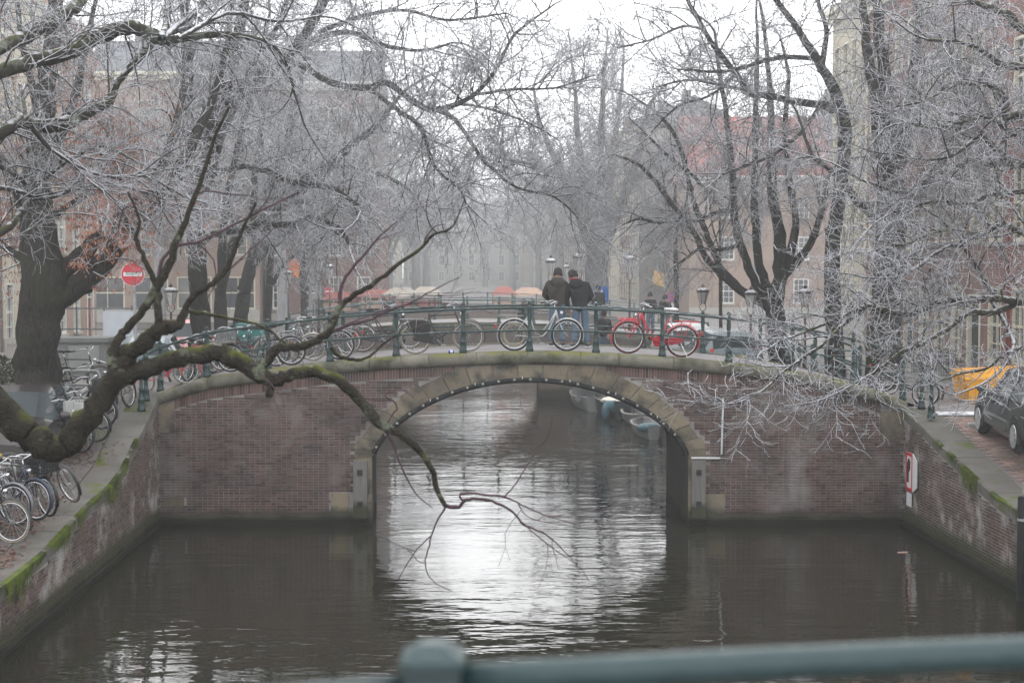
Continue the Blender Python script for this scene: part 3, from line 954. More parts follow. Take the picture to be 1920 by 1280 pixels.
# ------------------------------------------------------------------ the bridge we stand on: deck and blurred handrail in front
FG = thing('railing', 'blurred teal handrail with a square capped post close in front of the viewer', 'railing')
FGP = mat('near railing paint', (0.022, 0.048, 0.05), (0.016, 0.036, 0.038), scale=9, rough=0.42, bump=0.3, bscale=60)
YF = 2.37
c = P(812, 1205, YF)
zc = c.z
pm = MB()
hw = 0.044
pm.box(c.x - hw, c.x + hw, YF - hw, YF + hw, 3.68, zc - 0.032)
pm.build('post', mat('near post paint', (0.013, 0.026, 0.027), (0.02, 0.036, 0.036), scale=20, rough=0.5), FG)
cp = MB()
hw2 = 0.050
z0, z1, z2_, z3 = zc - 0.0315, zc - 0.020, zc - 0.006, zc + 0.002
cp.add([(c.x - hw2, YF - hw2, z0), (c.x + hw2, YF - hw2, z0), (c.x + hw2, YF + hw2, z0), (c.x - hw2, YF + hw2, z0),
        (c.x - hw2, YF - hw2, z1), (c.x + hw2, YF - hw2, z1), (c.x + hw2, YF + hw2, z1), (c.x - hw2, YF + hw2, z1),
        (c.x - 0.018, YF - 0.018, z3), (c.x + 0.018, YF - 0.018, z3), (c.x + 0.018, YF + 0.018, z3), (c.x - 0.018, YF + 0.018, z3)],
       [(0, 3, 2, 1), (0, 1, 5, 4), (1, 2, 6, 5), (2, 3, 7, 6), (3, 0, 4, 7), (4, 5, 9, 8), (5, 6, 10, 9), (6, 7, 11, 10), (7, 4, 8, 11), (8, 9, 10, 11)])
cp.build('post_cap', FGP, FG)
a, b = P(812, 1276, YF), P(1920, 1222, YF)
d = b - a
MB().tube([a + d * (-3.6) + Vector((0, 0, -0.22)), a + d * (-1.3) + Vector((0, 0, -0.06)), a + d * (-0.6) + Vector((0, 0, -0.035)), a + Vector((-0.02, 0, -0.014))], 0.026, 16).build('top_rail', FGP, FG, smooth=True)
MB().tube([a, a + d * 0.5 + Vector((0, 0, 0.002)), b, a + d * 1.8 + Vector((0, 0, -0.01)), a + d * 2.5 + Vector((0, 0, -0.05)), a + d * 4.6 + Vector((0, 0, -0.3))], 0.026, 16).build('top_rail', FGP, FG, smooth=True)
MB().tube([a + d * (-3.6) + Vector((0, 0, -0.62)), a + d * (-1.3) + Vector((0, 0, -0.48)), a + Vector((0, 0, -0.45)), a + d * 2.5 + Vector((0, 0, -0.5)), a + d * 4.6 + Vector((0, 0, -0.72))], 0.02, 12).build('middle_rail', FGP, FG, smooth=True)
for k in (-3.0, -1.5, 1.5, 3.0):
    MB().box(c.x + k - hw, c.x + k + hw, YF - hw, YF + hw, 3.68, zc - 0.07).build('post', MATS['near post paint'], FG)
nb = thing('bridge_deck', 'bridge deck under the viewer that carries the blurred handrail', 'bridge')
MB().box(-9, 10, -3.0, 2.6, 3.3, 3.68).build('deck', DECK, nb)
MB().box(-9, -3.5, -2.9, 2.5, -0.5, 3.29).build('abutment', MORTAR, nb)
MB().box(3.5, 10, -2.9, 2.5, -0.5, 3.29).build('abutment', MORTAR, nb)

# ------------------------------------------------------------------ houses
def facade_brick(name, c1, c2, mortar=(0.3, 0.28, 0.26)):
    m = bpy.data.materials.new(name)
    m.use_nodes = True
    nt = m.node_tree
    b = nt.nodes['Principled BSDF']
    b.inputs['Roughness'].default_value = 0.9
    b.inputs['Specular IOR Level'].default_value = 0.15
    tc = _n(nt, 'ShaderNodeTexCoord')
    sep = _n(nt, 'ShaderNodeSeparateXYZ')
    nt.links.new(tc.outputs['Object'], sep.inputs[0])
    cmb = _n(nt, 'ShaderNodeCombineXYZ')
    nt.links.new(math_(nt, 'ADD', sep.outputs['X'], sep.outputs['Y']), cmb.inputs[0])
    nt.links.new(sep.outputs['Z'], cmb.inputs[1])
    br = _n(nt, 'ShaderNodeTexBrick')
    br.inputs['Scale'].default_value = 1.0
    br.inputs['Brick Width'].default_value = 0.22
    br.inputs['Row Height'].default_value = 0.065
    br.inputs['Mortar Size'].default_value = 0.008
    br.inputs['Color1'].default_value = (*c1, 1); br.inputs['Color2'].default_value = (*c2, 1); br.inputs['Mortar'].default_value = (*mortar, 1)
    nt.links.new(cmb.outputs[0], br.inputs['Vector'])
    f = ramp(nt, noise(nt, tc.outputs['Object'], 0.5, 4.0), 0.4, 0.75)
    nt.links.new(mixc(nt, math_(nt, 'MULTIPLY', f, 0.45), br.outputs['Color'], tuple(x * 0.6 for x in c1)), b.inputs['Base Color'])
    return m
W_BROWN = facade_brick('brown brick', (0.22, 0.12, 0.10), (0.17, 0.10, 0.085))
W_RED = facade_brick('red brick', (0.27, 0.12, 0.10), (0.22, 0.10, 0.085))
W_DARK = facade_brick('dark brick', (0.13, 0.095, 0.085), (0.10, 0.08, 0.075))
W_TAN = facade_brick('tan brick', (0.34, 0.24, 0.19), (0.29, 0.21, 0.17), (0.36, 0.3, 0.26))
W_GREY = mat('grey render', (0.33, 0.32, 0.30), (0.27, 0.26, 0.25), scale=0.7, rough=0.9, stain=((0.2, 0.19, 0.18), 0.4, 0.5, 0.8))
W_CREAM = mat('cream render', (0.52, 0.48, 0.38), (0.45, 0.41, 0.33), scale=0.7, rough=0.85)
CREAM = mat('cream paint', (0.66, 0.62, 0.49), (0.58, 0.54, 0.43), scale=2, rough=0.5)
WFRAME = mat('window paint', (0.72, 0.71, 0.66), (0.62, 0.61, 0.57), scale=2, rough=0.5)
PANE = glass_mat('window glass', (0.035, 0.04, 0.045))
SILL = mat('sill stone', (0.42, 0.40, 0.36), (0.34, 0.33, 0.30), scale=3, rough=0.8)
REDTILE = mat('red roof tiles', (0.34, 0.09, 0.07), (0.27, 0.075, 0.06), scale=2, rough=0.8, stretch=(1, 1, 6))
SLATE = mat('slate', (0.10, 0.105, 0.115), (0.15, 0.155, 0.165), scale=2, rough=0.7)
DOORG = paint('dark door', (0.02, 0.03, 0.028), 0.4)
DOORR = paint('oxblood door', (0.20, 0.035, 0.03), 0.45)
_win = {}
CURT = mat('net curtain behind glass', (0.20, 0.20, 0.19), (0.10, 0.10, 0.10), scale=1.6, rough=0.15, stretch=(1, 1, 0.4))
def curtained(me):
    if me.name not in _win:
        m2 = me.copy(); m2.materials.clear(); m2.materials.append(CURT); m2.name = 'pane'
        _win[me.name] = m2
    return _win[me.name]
def window_meshes(w, h, nx, ny, fm):
    k = (round(w, 2), round(h, 2), nx, ny, fm.name)
    if k in _win: return _win[k]
    t = 0.085
    b = MB()
    b.box(0, t, -0.03, 0.12, 0, h); b.box(w - t, w, -0.03, 0.12, 0, h)
    b.box(t, w - t, -0.03, 0.12, h - t, h); b.box(t, w - t, -0.03, 0.12, 0, t)
    for i in range(1, nx): b.box(w * i / nx - 0.018, w * i / nx + 0.018, 0.03, 0.09, t, h - t)
    for j in range(1, ny):
        hh = 0.035 if (ny > 1 and j == ny // 2) else 0.016
        b.box(t, w - t, 0.025, 0.085, h * j / ny - hh, h * j / ny + hh)
    p = MB().box(t - 0.01, w - t + 0.01, 0.092, 0.10, t - 0.01, h - t + 0.01)
    s = MB().box(-0.08, w + 0.08, -0.11, -0.031, -0.10, -0.002)
    _win[k] = (b.mesh('window', fm), p.mesh('pane', PANE), s.mesh('sill', SILL))
    return _win[k]
def house(label, loc, rz, W, H, wall, floors, bays, fm=WFRAME, roof='pitched', rm=SLATE, ww=1.0, base=None, door=True, depth=9.0, first=3.3, low_h=None, plinth_c=None, name='canal_house', nx=2, ny=4, hh=0.62, rh=None, shop=False):
    t = thing(name, label, 'house', loc, rz)
    # rows of openings
    fh = [first] + [(H - first - 0.5) / max(1, floors - 1)] * (floors - 1)
    z = 0.0
    opens = []
    for i in range(floors):
        hgt = fh[i]
        zb = z + (0.85 if i == 0 else hgt * 0.24)
        wh = min(hgt * hh, 2.3) * (1.0 if i < floors - 1 else 0.85)
        for b in range(bays):
            cx = W * (b + 0.5) / bays
            if i == 0 and door and b == bays - 1:
                opens.append((cx - 0.55, cx + 0.55, 0.05, 2.65, 'door'))
            else:
                w_ = ww if not (shop and i == 0) else W / bays * 0.8
                opens.append((cx - w_ / 2, cx + w_ / 2, zb, zb + wh, 'win'))
        z += hgt
    us = sorted(set([0, W] + [round(o[k], 3) for o in opens for k in (0, 1)]))
    zs = sorted(set([0, H] + [round(o[k], 3) for o in opens for k in (2, 3)]))
    mb = MB()
    def inside(u, z):
        return any(o[0] - 1e-3 < u < o[1] + 1e-3 and o[2] - 1e-3 < z < o[3] + 1e-3 for o in opens)
    for a, b in zip(us[:-1], us[1:]):
        for c, d in zip(zs[:-1], zs[1:]):
            if not inside((a + b) / 2, (c + d) / 2):
                mb.add([(a, 0, c), (b, 0, c), (b, 0, d), (a, 0, d)], [(0, 1, 2, 3)])
    for o in opens:
        a, b, c, d = o[:4]
        q = [(a, 0, c), (b, 0, c), (b, 0, d), (a, 0, d), (a, 0.2, c), (b, 0.2, c), (b, 0.2, d), (a, 0.2, d)]
        mb.add(q, [(1, 0, 4, 5), (2, 1, 5, 6), (3, 2, 6, 7), (0, 3, 7, 4)])
    mb.add([(0, 0, 0), (W, 0, 0), (W, depth, 0), (0, depth, 0), (0, 0, H), (W, 0, H), (W, depth, H), (0, depth, H)], [(1, 2, 6, 5), (2, 3, 7, 6), (3, 0, 4, 7), (4, 5, 6, 7)])
    mb.build('wall', wall, t)
    for o in opens:
        a, b, c, d, kd = o
        if kd == 'win':
            fr, pn, sl = window_meshes(b - a, d - c, nx if not shop or c > 1 else 2, ny if not shop or c > 1 else 2, fm)
            w = put('window', fr, t, (a, 0.04, c))
            put('pane', pn if rnd.random() < 0.62 else curtained(pn), w); put('sill', sl, w)
        else:
            dr = MB().box(a + 0.1, b - 0.1, 0.10, 0.16, c, d - 0.5).box(a + 0.2, b - 0.2, 0.085, 0.099, c + 0.2, 1.1).box(a + 0.2, b - 0.2, 0.085, 0.099, 1.25, d - 0.65).build('door', DOORG if rnd.random() < 0.7 else DOORR, t)
            MB().box(a, a + 0.1, -0.02, 0.17, c, d).box(b - 0.1, b, -0.02, 0.17, c, d).box(a + 0.1, b - 0.1, -0.02, 0.17, d - 0.1, d).box(a + 0.1, b - 0.1, 0.05, 0.12, d - 0.49, d - 0.43).build('door_frame', fm, dr)
            MB().box(a + 0.1, b - 0.1, 0.11, 0.12, d - 0.43, d - 0.1).build('pane', PANE, dr)
            MB().box(a - 0.15, b + 0.15, -0.5, -0.005, 0, 0.16).build('step', SILL, t)
    # base band, cornice, roof
    MB().box(-0.01, W + 0.01, -0.045, -0.003, 0.0, 0.55 if not low_h else low_h).build('plinth', plinth_c or SILL, t)
    MB().box(-0.05, W + 0.05, -0.32, 0.05, H + 0.003, H + 0.22).box(-0.03, W + 0.03, -0.16, 0.05, H - 0.3, H + 0.002).build('cornice', fm, t)
    if roof == 'pitched':
        r = rh or 2.6
        ro = MB()
        ro.add([(0, 0.02, H + 0.22), (W, 0.02, H + 0.22), (W, depth / 2, H + 0.22 + r), (0, depth / 2, H + 0.22 + r), (0, depth, H + 0.22), (W, depth, H + 0.22)], [(0, 1, 2, 3), (3, 2, 5, 4), (0, 3, 4), (1, 5, 2)])
        ro = ro.build('roof', rm, t)
        MB().box(W * 0.2, W * 0.2 + 0.7, depth * 0.5, depth * 0.5 + 0.6, H + r - 0.6, H + r + 1.2).build('chimney', W_DARK, ro)
    elif roof == 'gable':
        s = MB()
        st = [(0, H + 0.22), (W, H + 0.22), (W, H + 0.5), (W * 0.78, H + 0.6), (W * 0.74, H + 2.2), (W * 0.5, H + 3.2), (W * 0.26, H + 2.2), (W * 0.22, H + 0.6), (0, H + 0.5)]
        s.prism(st, 0.0, 0.35)
        g = s.build('gable', wall, t)
        MB().box(W * 0.5 - 0.5, W * 0.5 + 0.5, -0.05, -0.004, H + 0.7, H + 2.0).build('hatch', fm, g)
        MB().add([(0, 0.36, H + 0.22), (W, 0.36, H + 0.22), (W, depth, H + 0.22), (0, depth, H + 0.22), (W / 2, 0.36, H + 2.9), (W / 2, depth, H + 2.9)], [(0, 3, 5, 4), (1, 4, 5, 2), (0, 4, 1), (2, 5, 3)]).build('roof', rm, t)
    return t
RZ_R, RZ_L = -math.pi / 2 + AXIS, math.pi / 2 + AXIS
def row(side, off, Y, specs):
    for sp in specs:
        W = sp['W']
        if side > 0: # local x runs towards the camera: start at the far end
            loc = (XO(off, Y + W), Y + W, 2.05)
            rz = RZ_R
        else:
            loc = (XO(off, Y), Y, 2.05)
            rz = RZ_L
        kw = {k: v for k, v in sp.items() if k not in ('label', 'W')}
        kw['W'] = W - 0.02
        lab = sp['label']
        H, wall, floors, bays = kw.pop('H'), kw.pop('wall'), kw.pop('floors'), kw.pop('bays')
        kw.pop('W')
        house(lab, loc, rz, W - 0.02, H, wall, floors, bays, **kw)
        Y += W
    return Y
row(1, 14.2, 36.5, [
    dict(label='red brick canal house with dark windows and a red painted post, rightmost of the row', W=5.0, H=13.5, wall=W_RED, floors=4, bays=3, fm=CREAM, roof='gable', ww=1.05),
    dict(label='brown brick canal house with cream window frames, second from the right edge', W=6.2, H=14.5, wall=W_BROWN, floors=4, bays=4, fm=CREAM, ww=1.05),
    dict(label='purplish brick canal house with tall cream windows behind the big right trunk', W=6.0, H=12.5, wall=W_RED, floors=4, bays=4, fm=CREAM, roof='gable', ww=1.0),
    dict(label='canal house with cream stone front at the end of the near right row', W=5.2, H=13.0, wall=W_CREAM, floors=4, bays=4, fm=CREAM, ww=0.9, low_h=2.4, plinth_c=SILL)])
# house across the side street, end wall facing us, red roof
gx = P(1292, 605, 112).x
house('tan brick corner house with white sash windows and a red tiled roof facing the bridge', (gx, 112.0, 2.05), 0, 11.0, 10.0, W_TAN, 3, 2, fm=WFRAME, roof='pitched', rm=REDTILE, ww=1.15, door=False, depth=14.0, first=3.3, hh=0.55, nx=3, ny=4, rh=5.0, name='corner_house')
house('grey mansard house standing behind the tan corner house', (gx + 11.2, 114.0, 2.05), 0, 10.0, 14.5, W_DARK, 4, 3, ww=1.1, door=False, name='corner_house')
row(1, 14.6, 126.5, [
    dict(label='pale stone canal house with a projecting bay just past the tan corner house', W=8, H=15.0, wall=W_GREY, floors=4, bays=4, fm=CREAM, ww=1.1),
    dict(label='brown canal house with narrow cream windows, second past the tan corner house', W=8, H=14.0, wall=W_BROWN, floors=5, bays=4, fm=CREAM, roof='gable', ww=0.95),
    dict(label='cream fronted canal house with a dark arched doorway in the fog', W=9, H=16.0, wall=W_CREAM, floors=5, bays=4, fm=CREAM, ww=1.0),
    dict(label='tan canal house with a stepped neck gable, fourth past the tan corner house', W=8, H=14.0, wall=W_TAN, floors=4, bays=4, fm=WFRAME, roof='gable', ww=1.0),
    dict(label='grey canal house nearly lost in the fog on the right bank', W=12, H=15.0, wall=W_GREY, floors=4, bays=5, ww=1.0),
    dict(label='faint brown canal house in the fog behind the tall bare tree', W=14, H=15.0, wall=W_BROWN, floors=4, bays=6, ww=1.0),
    dict(label='long foggy row house closing the right bank', W=40, H=15.0, wall=W_DARK, floors=4, bays=12, ww=1.1)])
row(-1, -15.6, 39.0, [
    dict(label='grey stone canal house at the left edge behind the mossy trunk', W=6.4, H=14.0, wall=W_GREY, floors=4, bays=3, fm=WFRAME, ww=1.15, low_h=1.6),
    dict(label='dark brick canal house with an oxblood door frame beside the left trunk', W=6.0, H=13.0, wall=W_DARK, floors=4, bays=3, fm=WFRAME, roof='gable', ww=1.1),
    dict(label='cream canal house with close set grey windows behind the no entry sign', W=6.6, H=14.5, wall=W_CREAM, floors=4, bays=4, fm=WFRAME, ww=0.9, low_h=1.0),
    dict(label='pinkish tan canal house at the end of the near left row', W=6.5, H=13.0, wall=W_TAN, floors=4, bays=3, fm=WFRAME, ww=1.1)])
cl = P(250, 610, 96).x
house('tan corner house with a cream shop band behind the round no entry sign', (cl - 3, 96.0, 2.05), 0, 11.0, 15.5, W_TAN, 4, 4, fm=CREAM, ww=1.25, door=False, name='corner_house', shop=True, low_h=0.8)
house('brown corner house with small white sash windows at the far left street corner', (cl + 8.2, 97.0, 2.05), 0, 7.2, 15.0, W_BROWN, 4, 4, fm=WFRAME, ww=0.9, door=False, name='corner_house', nx=3)
row(-1, -14.2, 110, [
    dict(label='grey canal house first in the foggy far left row', W=8, H=15.0, wall=W_GREY, floors=4, bays=4, ww=1.0),
    dict(label='brown canal house second in the foggy far left row', W=9, H=14.0, wall=W_BROWN, floors=4, bays=4, roof='gable', ww=1.0),
    dict(label='cream canal house third in the foggy far left row', W=9, H=15.5, wall=W_CREAM, floors=4, bays=4, ww=1.0),
    dict(label='long dark row house ending the foggy far left row', W=46, H=14.0, wall=W_DARK, floors=4, bays=14, ww=1.1)])
row(-1, -13.0, 182.5, [dict(label='grey house row far down the left bank', W=60, H=15.0, wall=W_GREY, floors=4, bays=18, ww=1.1), dict(label='last pale house row far down the left bank', W=80, H=16.0, wall=W_CREAM, floors=4, bays=20, ww=1.1)])
row(1, 13.0, 226.5, [dict(label='grey house row far down the right bank', W=60, H=15.0, wall=W_GREY, floors=4, bays=18, ww=1.1), dict(label='last brown house row far down the right bank', W=80, H=16.0, wall=W_BROWN, floors=4, bays=20, ww=1.1)])
house('faint grey house closing the canal at its far end in the fog', (XO(-13, 330), 330.0, 2.05), 0, 26.0, 15.0, W_GREY, 4, 8, ww=1.3, door=False)
# red drain post on the right house corner and stoops on the left
RED_POST = paint('red drain pipe', (0.20, 0.06, 0.045), 0.5)
pz = P(1893, 520, 36.2)
tag(MB().lathe([(0.07, 0), (0.07, 6.0), (0.09, 6.02), (0.09, 6.2)], 10).build('drain_pipe', RED_POST, None, True, (pz.x, 36.2, 2.05)), 'rust red drain pipe rising in front of the rightmost brick house', 'pipe')
KIOSK = mat('grey kiosk', (0.17, 0.175, 0.165), (0.13, 0.135, 0.13), scale=2, rough=0.7)
k0 = P(152, 690, 37.5)
kt = thing('utility_cabinet', 'grey stone cabinet wall with a lipped top behind the parked bicycles', 'cabinet', (k0.x, 37.5, ground(k0.x, 37.5)))
MB().box(-0.9, 0.62, 0, 0.9, 0, 0.86).build('body', KIOSK, kt)
MB().box(-0.96, 0.68, -0.06, 0.96, 0.863, 0.97).build('lid', KIOSK, kt)
MB().box(-0.3, 0.45, -0.02, -0.003, 0.12, 0.78).build('door', mat('cabinet door', (0.20, 0.205, 0.195), rough=0.6), kt)
IRON = paint('grey iron', (0.09, 0.10, 0.11), 0.5)
st = thing('stoop_railing', 'grey iron stair railing with a pale panel in front of the left houses', 'railing', (P(196, 640, 44).x, 44, 2.05))
for i in range(5): MB().box(-1.6 + i * 0.8 - 0.02, -1.6 + i * 0.8 + 0.02, -0.02, 0.02, 0, 2.3).build('post', IRON, st)
for z in (1.0, 1.6, 2.2): MB().box(-1.6, 1.6, -0.015, 0.015, z, z + 0.04).build('rail', IRON, st)
MB().box(-0.02, 0.85, -0.06, -0.03, 1.0, 2.15).build('panel', mat('pale panel', (0.5, 0.52, 0.56), rough=0.6), st)
MB().box(-1.7, 2.2, 0.2, 1.4, 0, 0.9).build('landing', SILL, st)
for i in range(4): MB().box(2.2 + 0.3 * i, 2.5 + 0.3 * i, 0.2, 1.4, 0, 0.72 - 0.2 * i).build('step', SILL, st)
fence = thing('area_fence', 'dark iron spear fence in front of the right houses behind the yellow container', 'fence', (P(1760, 700, 43).x, 43, 2.05), RZ_R)
for i in range(28): MB().box(-2.6 + i * 0.15, -2.58 + i * 0.15, -0.01, 0.01, 0, 1.15).build('bar', IRON, fence)
for z in (0.15, 1.0): MB().box(-2.65, 1.6, -0.014, 0.014, z, z + 0.04).build('rail', IRON, fence)

# ------------------------------------------------------------------ street lamps with crowned lanterns
LAMPP = mat('lamp post paint', (0.05, 0.022, 0.022), (0.035, 0.02, 0.02), scale=5, rough=0.5)
LGLASS = mat('lantern glass', (0.42, 0.42, 0.40), (0.5, 0.5, 0.48), scale=3, rough=0.25)
LTOP = mat('lantern roof', (0.16, 0.155, 0.15), (0.24, 0.235, 0.23), scale=7, rough=0.5, frost=0.35)
def lamp_proto(label, group):
    t = thing('street_lamp', label, 'street lamp', (0, 0, 0), 0, group)
    MB().lathe([(0.11, 0), (0.11, 0.12), (0.085, 0.16), (0.075, 0.7), (0.09, 0.74), (0.055, 0.8), (0.045, 1.5), (0.04, 2.62)], 10).build('post', LAMPP, t, True)
    b = MB()
    b.tube([(0, 0, 2.6), (0.11, 0, 2.72), (0.13, 0, 2.84), (0.09, 0, 2.95)], 0.018, 6)
    b.tube([(0, 0, 2.6), (-0.11, 0, 2.72), (-0.13, 0, 2.84), (-0.09, 0, 2.95)], 0.018, 6)
    b.tube([(-0.3, 0, 2.5), (0.3, 0, 2.5)], 0.012, 5)
    b.build('bracket', LAMPP, t)
    MB().lathe([(0.10, 2.96), (0.22, 3.50)], 6).build('lantern_glass', LGLASS, t)
    fr = MB()
    for j in range(6):
        a = math.pi / 3 * j
        fr.tube([(0.105 * math.cos(a), 0.105 * math.sin(a), 2.95), (0.228 * math.cos(a), 0.228 * math.sin(a), 3.51)], 0.011, 4)
        fr.tube([(0.25 * math.cos(a), 0.25 * math.sin(a), 3.54), (0.27 * math.cos(a), 0.27 * math.sin(a), 3.63)], 0.014, 4)
    fr.lathe([(0.245, 3.502), (0.25, 3.55), (0.22, 3.56)], 6)
    fr.build('lantern_frame', LAMPP, t)
    MB().lathe([(0.235, 3.561), (0.21, 3.63), (0.12, 3.70), (0.055, 3.72)], 12).build('lantern_roof', LTOP, t, True)
    MB().lathe([(0.05, 3.721), (0.065, 3.74), (0.065, 3.79), (0.085, 3.80), (0.04, 3.82), (0.02, 3.88), (0.005, 3.92)], 8).build('finial', LAMPP, t, True)
    return t
LG = 'crowned lantern street lamps'
lamps = [(1181, 470, 590, 66, 'crowned street lamp right of the two men, standing clear in the fog'),
         (1085, 466, 590, 66.5, 'crowned street lamp above the man in the black jacket'),
         (1033, 476, 590, 74, 'crowned street lamp above the man in the brown jacket'),
         (1063, 490, 590, 92, 'small faint street lamp between the two men and the fog'),
         (1318, 531, 660, 52, 'crowned street lamp right of the red bicycle'),
         (1408, 535, 665, 46, 'crowned street lamp in front of the many stemmed right tree'),
         (1510, 532, 680, 44, 'crowned street lamp hidden among the frosted twigs on the right'),
         (320, 530, 690, 44, 'crowned street lamp beside the red car on the left quay'),
         (597, 470, 650, 63, 'tall crowned street lamp left of the far no entry sign'),
         (618, 488, 650, 80, 'crowned street lamp standing behind the far no entry sign pole'),
         (540, 500, 640, 74, 'crowned street lamp by the orange flag on the left'),
         (587, 545, 640, 88, 'small low street lamp among the far left trunks')]
lp0 = None
for px, pt, pb, Y, lab in lamps:
    top = P(px, pt, Y)
    gz = ground(top.x, Y)
    if lp0 is None: lp0 = lamp_proto(lab, LG); o = lp0
    else: o = copy_tree(lp0); o['label'] = lab
    s = (top.z - gz) / 3.92
    o.location = (top.x, Y, gz)
    k = max(0.85, min(1.15, s))
    o.scale = (k, k, s)

# ------------------------------------------------------------------ signs
SIGNRED = paint('sign red', (0.55, 0.02, 0.035), 0.35)
SIGNWHITE = mat('sign white', (0.72, 0.72, 0.72), (0.6, 0.6, 0.6), scale=8, rough=0.4)
SIGNBLUE = paint('sign blue', (0.02, 0.12, 0.42), 0.4)
SIGNGREY = paint('sign back grey', (0.3, 0.3, 0.31), 0.5)
INK = paint('black ink', (0.02, 0.02, 0.02), 0.6)
def disc(mb, r, y0, y1, z=0.0, n=32):
    return mb.prism([(r * math.cos(2 * math.pi * i / n), z + r * math.sin(2 * math.pi * i / n)) for i in range(n)], y0, y1)
def no_entry(px, py, Y, r, label, graffiti=False, rz=0.0, pole=GALV):
    c = P(px, py, Y)
    g = ground(c.x, Y)
    t = thing('no_entry_sign', label, 'road sign', (c.x, Y, g), rz)
    z = c.z - g
    MB().tube([(0.06, 0.05, 0), (0.02, 0.05, z + r * 0.6)], 0.038, 8).build('pole', pole, t)
    f = disc(MB(), r, -0.004, 0.012, z).build('disc', SIGNWHITE, t)
    disc(MB(), r * 0.945, -0.012, -0.005, z).build('red_face', SIGNRED, f)
    MB().box(-r * 0.78, r * 0.78, -0.018, -0.013, z - r * 0.17, z + r * 0.17).build('white_bar', SIGNWHITE, f)
    if graffiti:
        g_ = MB()
        pts = [(-0.52, -0.02), (-0.42, 0.1), (-0.36, -0.08), (-0.28, 0.08), (-0.2, -0.06), (-0.12, 0.1), (-0.04, -0.12), (0.0, 0.12), (0.08, -0.02), (0.14, 0.1), (0.2, -0.06), (0.24, 0.13), (0.3, 0.05)]
        g_.tube([(x * r * 1.1, -0.0195, z + y * r) for x, y in pts], r * 0.024, 4)
        g_.tube([(x * r, -0.0195, z + y * r) for x, y in [(-0.62, 0.15), (-0.2, 0.18), (0.3, 0.16), (0.85, 0.2)]], r * 0.02, 4)
        g_.build('scribble', INK, f)
    return t
no_entry(249, 514, 39.0, 0.305, 'large round red no entry sign with black scribble on its white bar', True)
no_entry(617, 546, 84.0, 0.25, 'small round red no entry sign far off on the left bank')
def post_sign(px, py, Y, label, build, pole_top=0.3):
    c = P(px, py, Y); g = ground(c.x, Y)
    t = thing('road_sign', label, 'road sign', (c.x, Y, g))
    z = c.z - g
    MB().tube([(0, 0.04, 0), (0, 0.04, z + pole_top)], 0.035, 6).build('pole', SIGNGREY, t)
    build(t, z)
    return t
def ped(t, z):
    f = MB().box(-0.30, 0.30, -0.01, 0.01, z - 0.34, z + 0.34).build('panel', SIGNBLUE, t)
    MB().prism([(-0.20, z - 0.2), (0.20, z - 0.2), (0, z + 0.24)], -0.016, -0.011).build('white_triangle', SIGNWHITE, f)
    MB().ball((0.0, -0.02, z + 0.05), 0.035, 6, 4).tube([(0, -0.02, z + 0.02), (-0.02, -0.02, z - 0.07), (-0.07, -0.02, z - 0.17)], 0.02, 4).tube([(-0.02, -0.02, z - 0.07), (0.06, -0.02, z - 0.17)], 0.02, 4).build('walking_figure', INK, f)
post_sign(1128, 552, 66, 'blue square pedestrian crossing sign beside the man in the black jacket', ped)
def nostop(t, z):
    f = disc(MB(), 0.29, -0.01, 0.01, z, 24).build('disc', SIGNRED, t)
    disc(MB(), 0.225, -0.016, -0.011, z, 24).build('blue_face', SIGNBLUE, f)
    d = 0.155
    b = MB()
    for s in (1, -1): b.obox((0, -0.020, z), (d, 0, s * d), (0, 0.002, 0), (0.03 * -s, 0, 0.03))
    b.build('red_cross', SIGNRED, f)
    q = MB().box(-0.26, 0.26, -0.012, 0.012, z - 0.62, z - 0.36).build('plate', SIGNWHITE, t)
post_sign(1260, 556, 78, 'round blue and red no stopping sign with white plate below it', nostop)
# waterway sign on the right quay wall beside the bridge corner
ws = P(1703, 885, 31.3)
wt = thing('waterway_sign', 'white sign with a red border and an arrow point on the right quay wall', 'sign', (XO(R_OFF, 31.3) - 0.03, 31.3, ws.z), math.radians(-88))
f = MB().prism([(-0.30, -0.40), (0.15, -0.40), (0.42, -0.28), (0.42, 0.28), (0.15, 0.40), (-0.30, 0.40)], -0.02, 0.0).build('panel', SIGNWHITE, wt)
MB().box(-0.30, 0.14, -0.026, -0.021, 0.33, 0.40).box(-0.30, 0.14, -0.026, -0.021, -0.40, -0.33).box(-0.30, -0.235, -0.026, -0.021, -0.329, 0.329).box(0.085, 0.14, -0.026, -0.021, -0.329, 0.329).build('red_border', SIGNRED, f)
MB().tube([(-0.13, -0.024, -0.22), (-0.13, -0.024, 0.18), (-0.08, -0.024, 0.26), (-0.02, -0.024, 0.22), (-0.03, -0.024, 0.08), (-0.1, -0.024, 0.02)], 0.028, 5).build('symbol', INK, f)
MB().box(-0.26, 0.06, -0.018, 0.0, -0.72, -0.44).box(-0.22, 0.02, -0.022, -0.019, -0.60, -0.585).build('lower_plate', SIGNWHITE, wt)

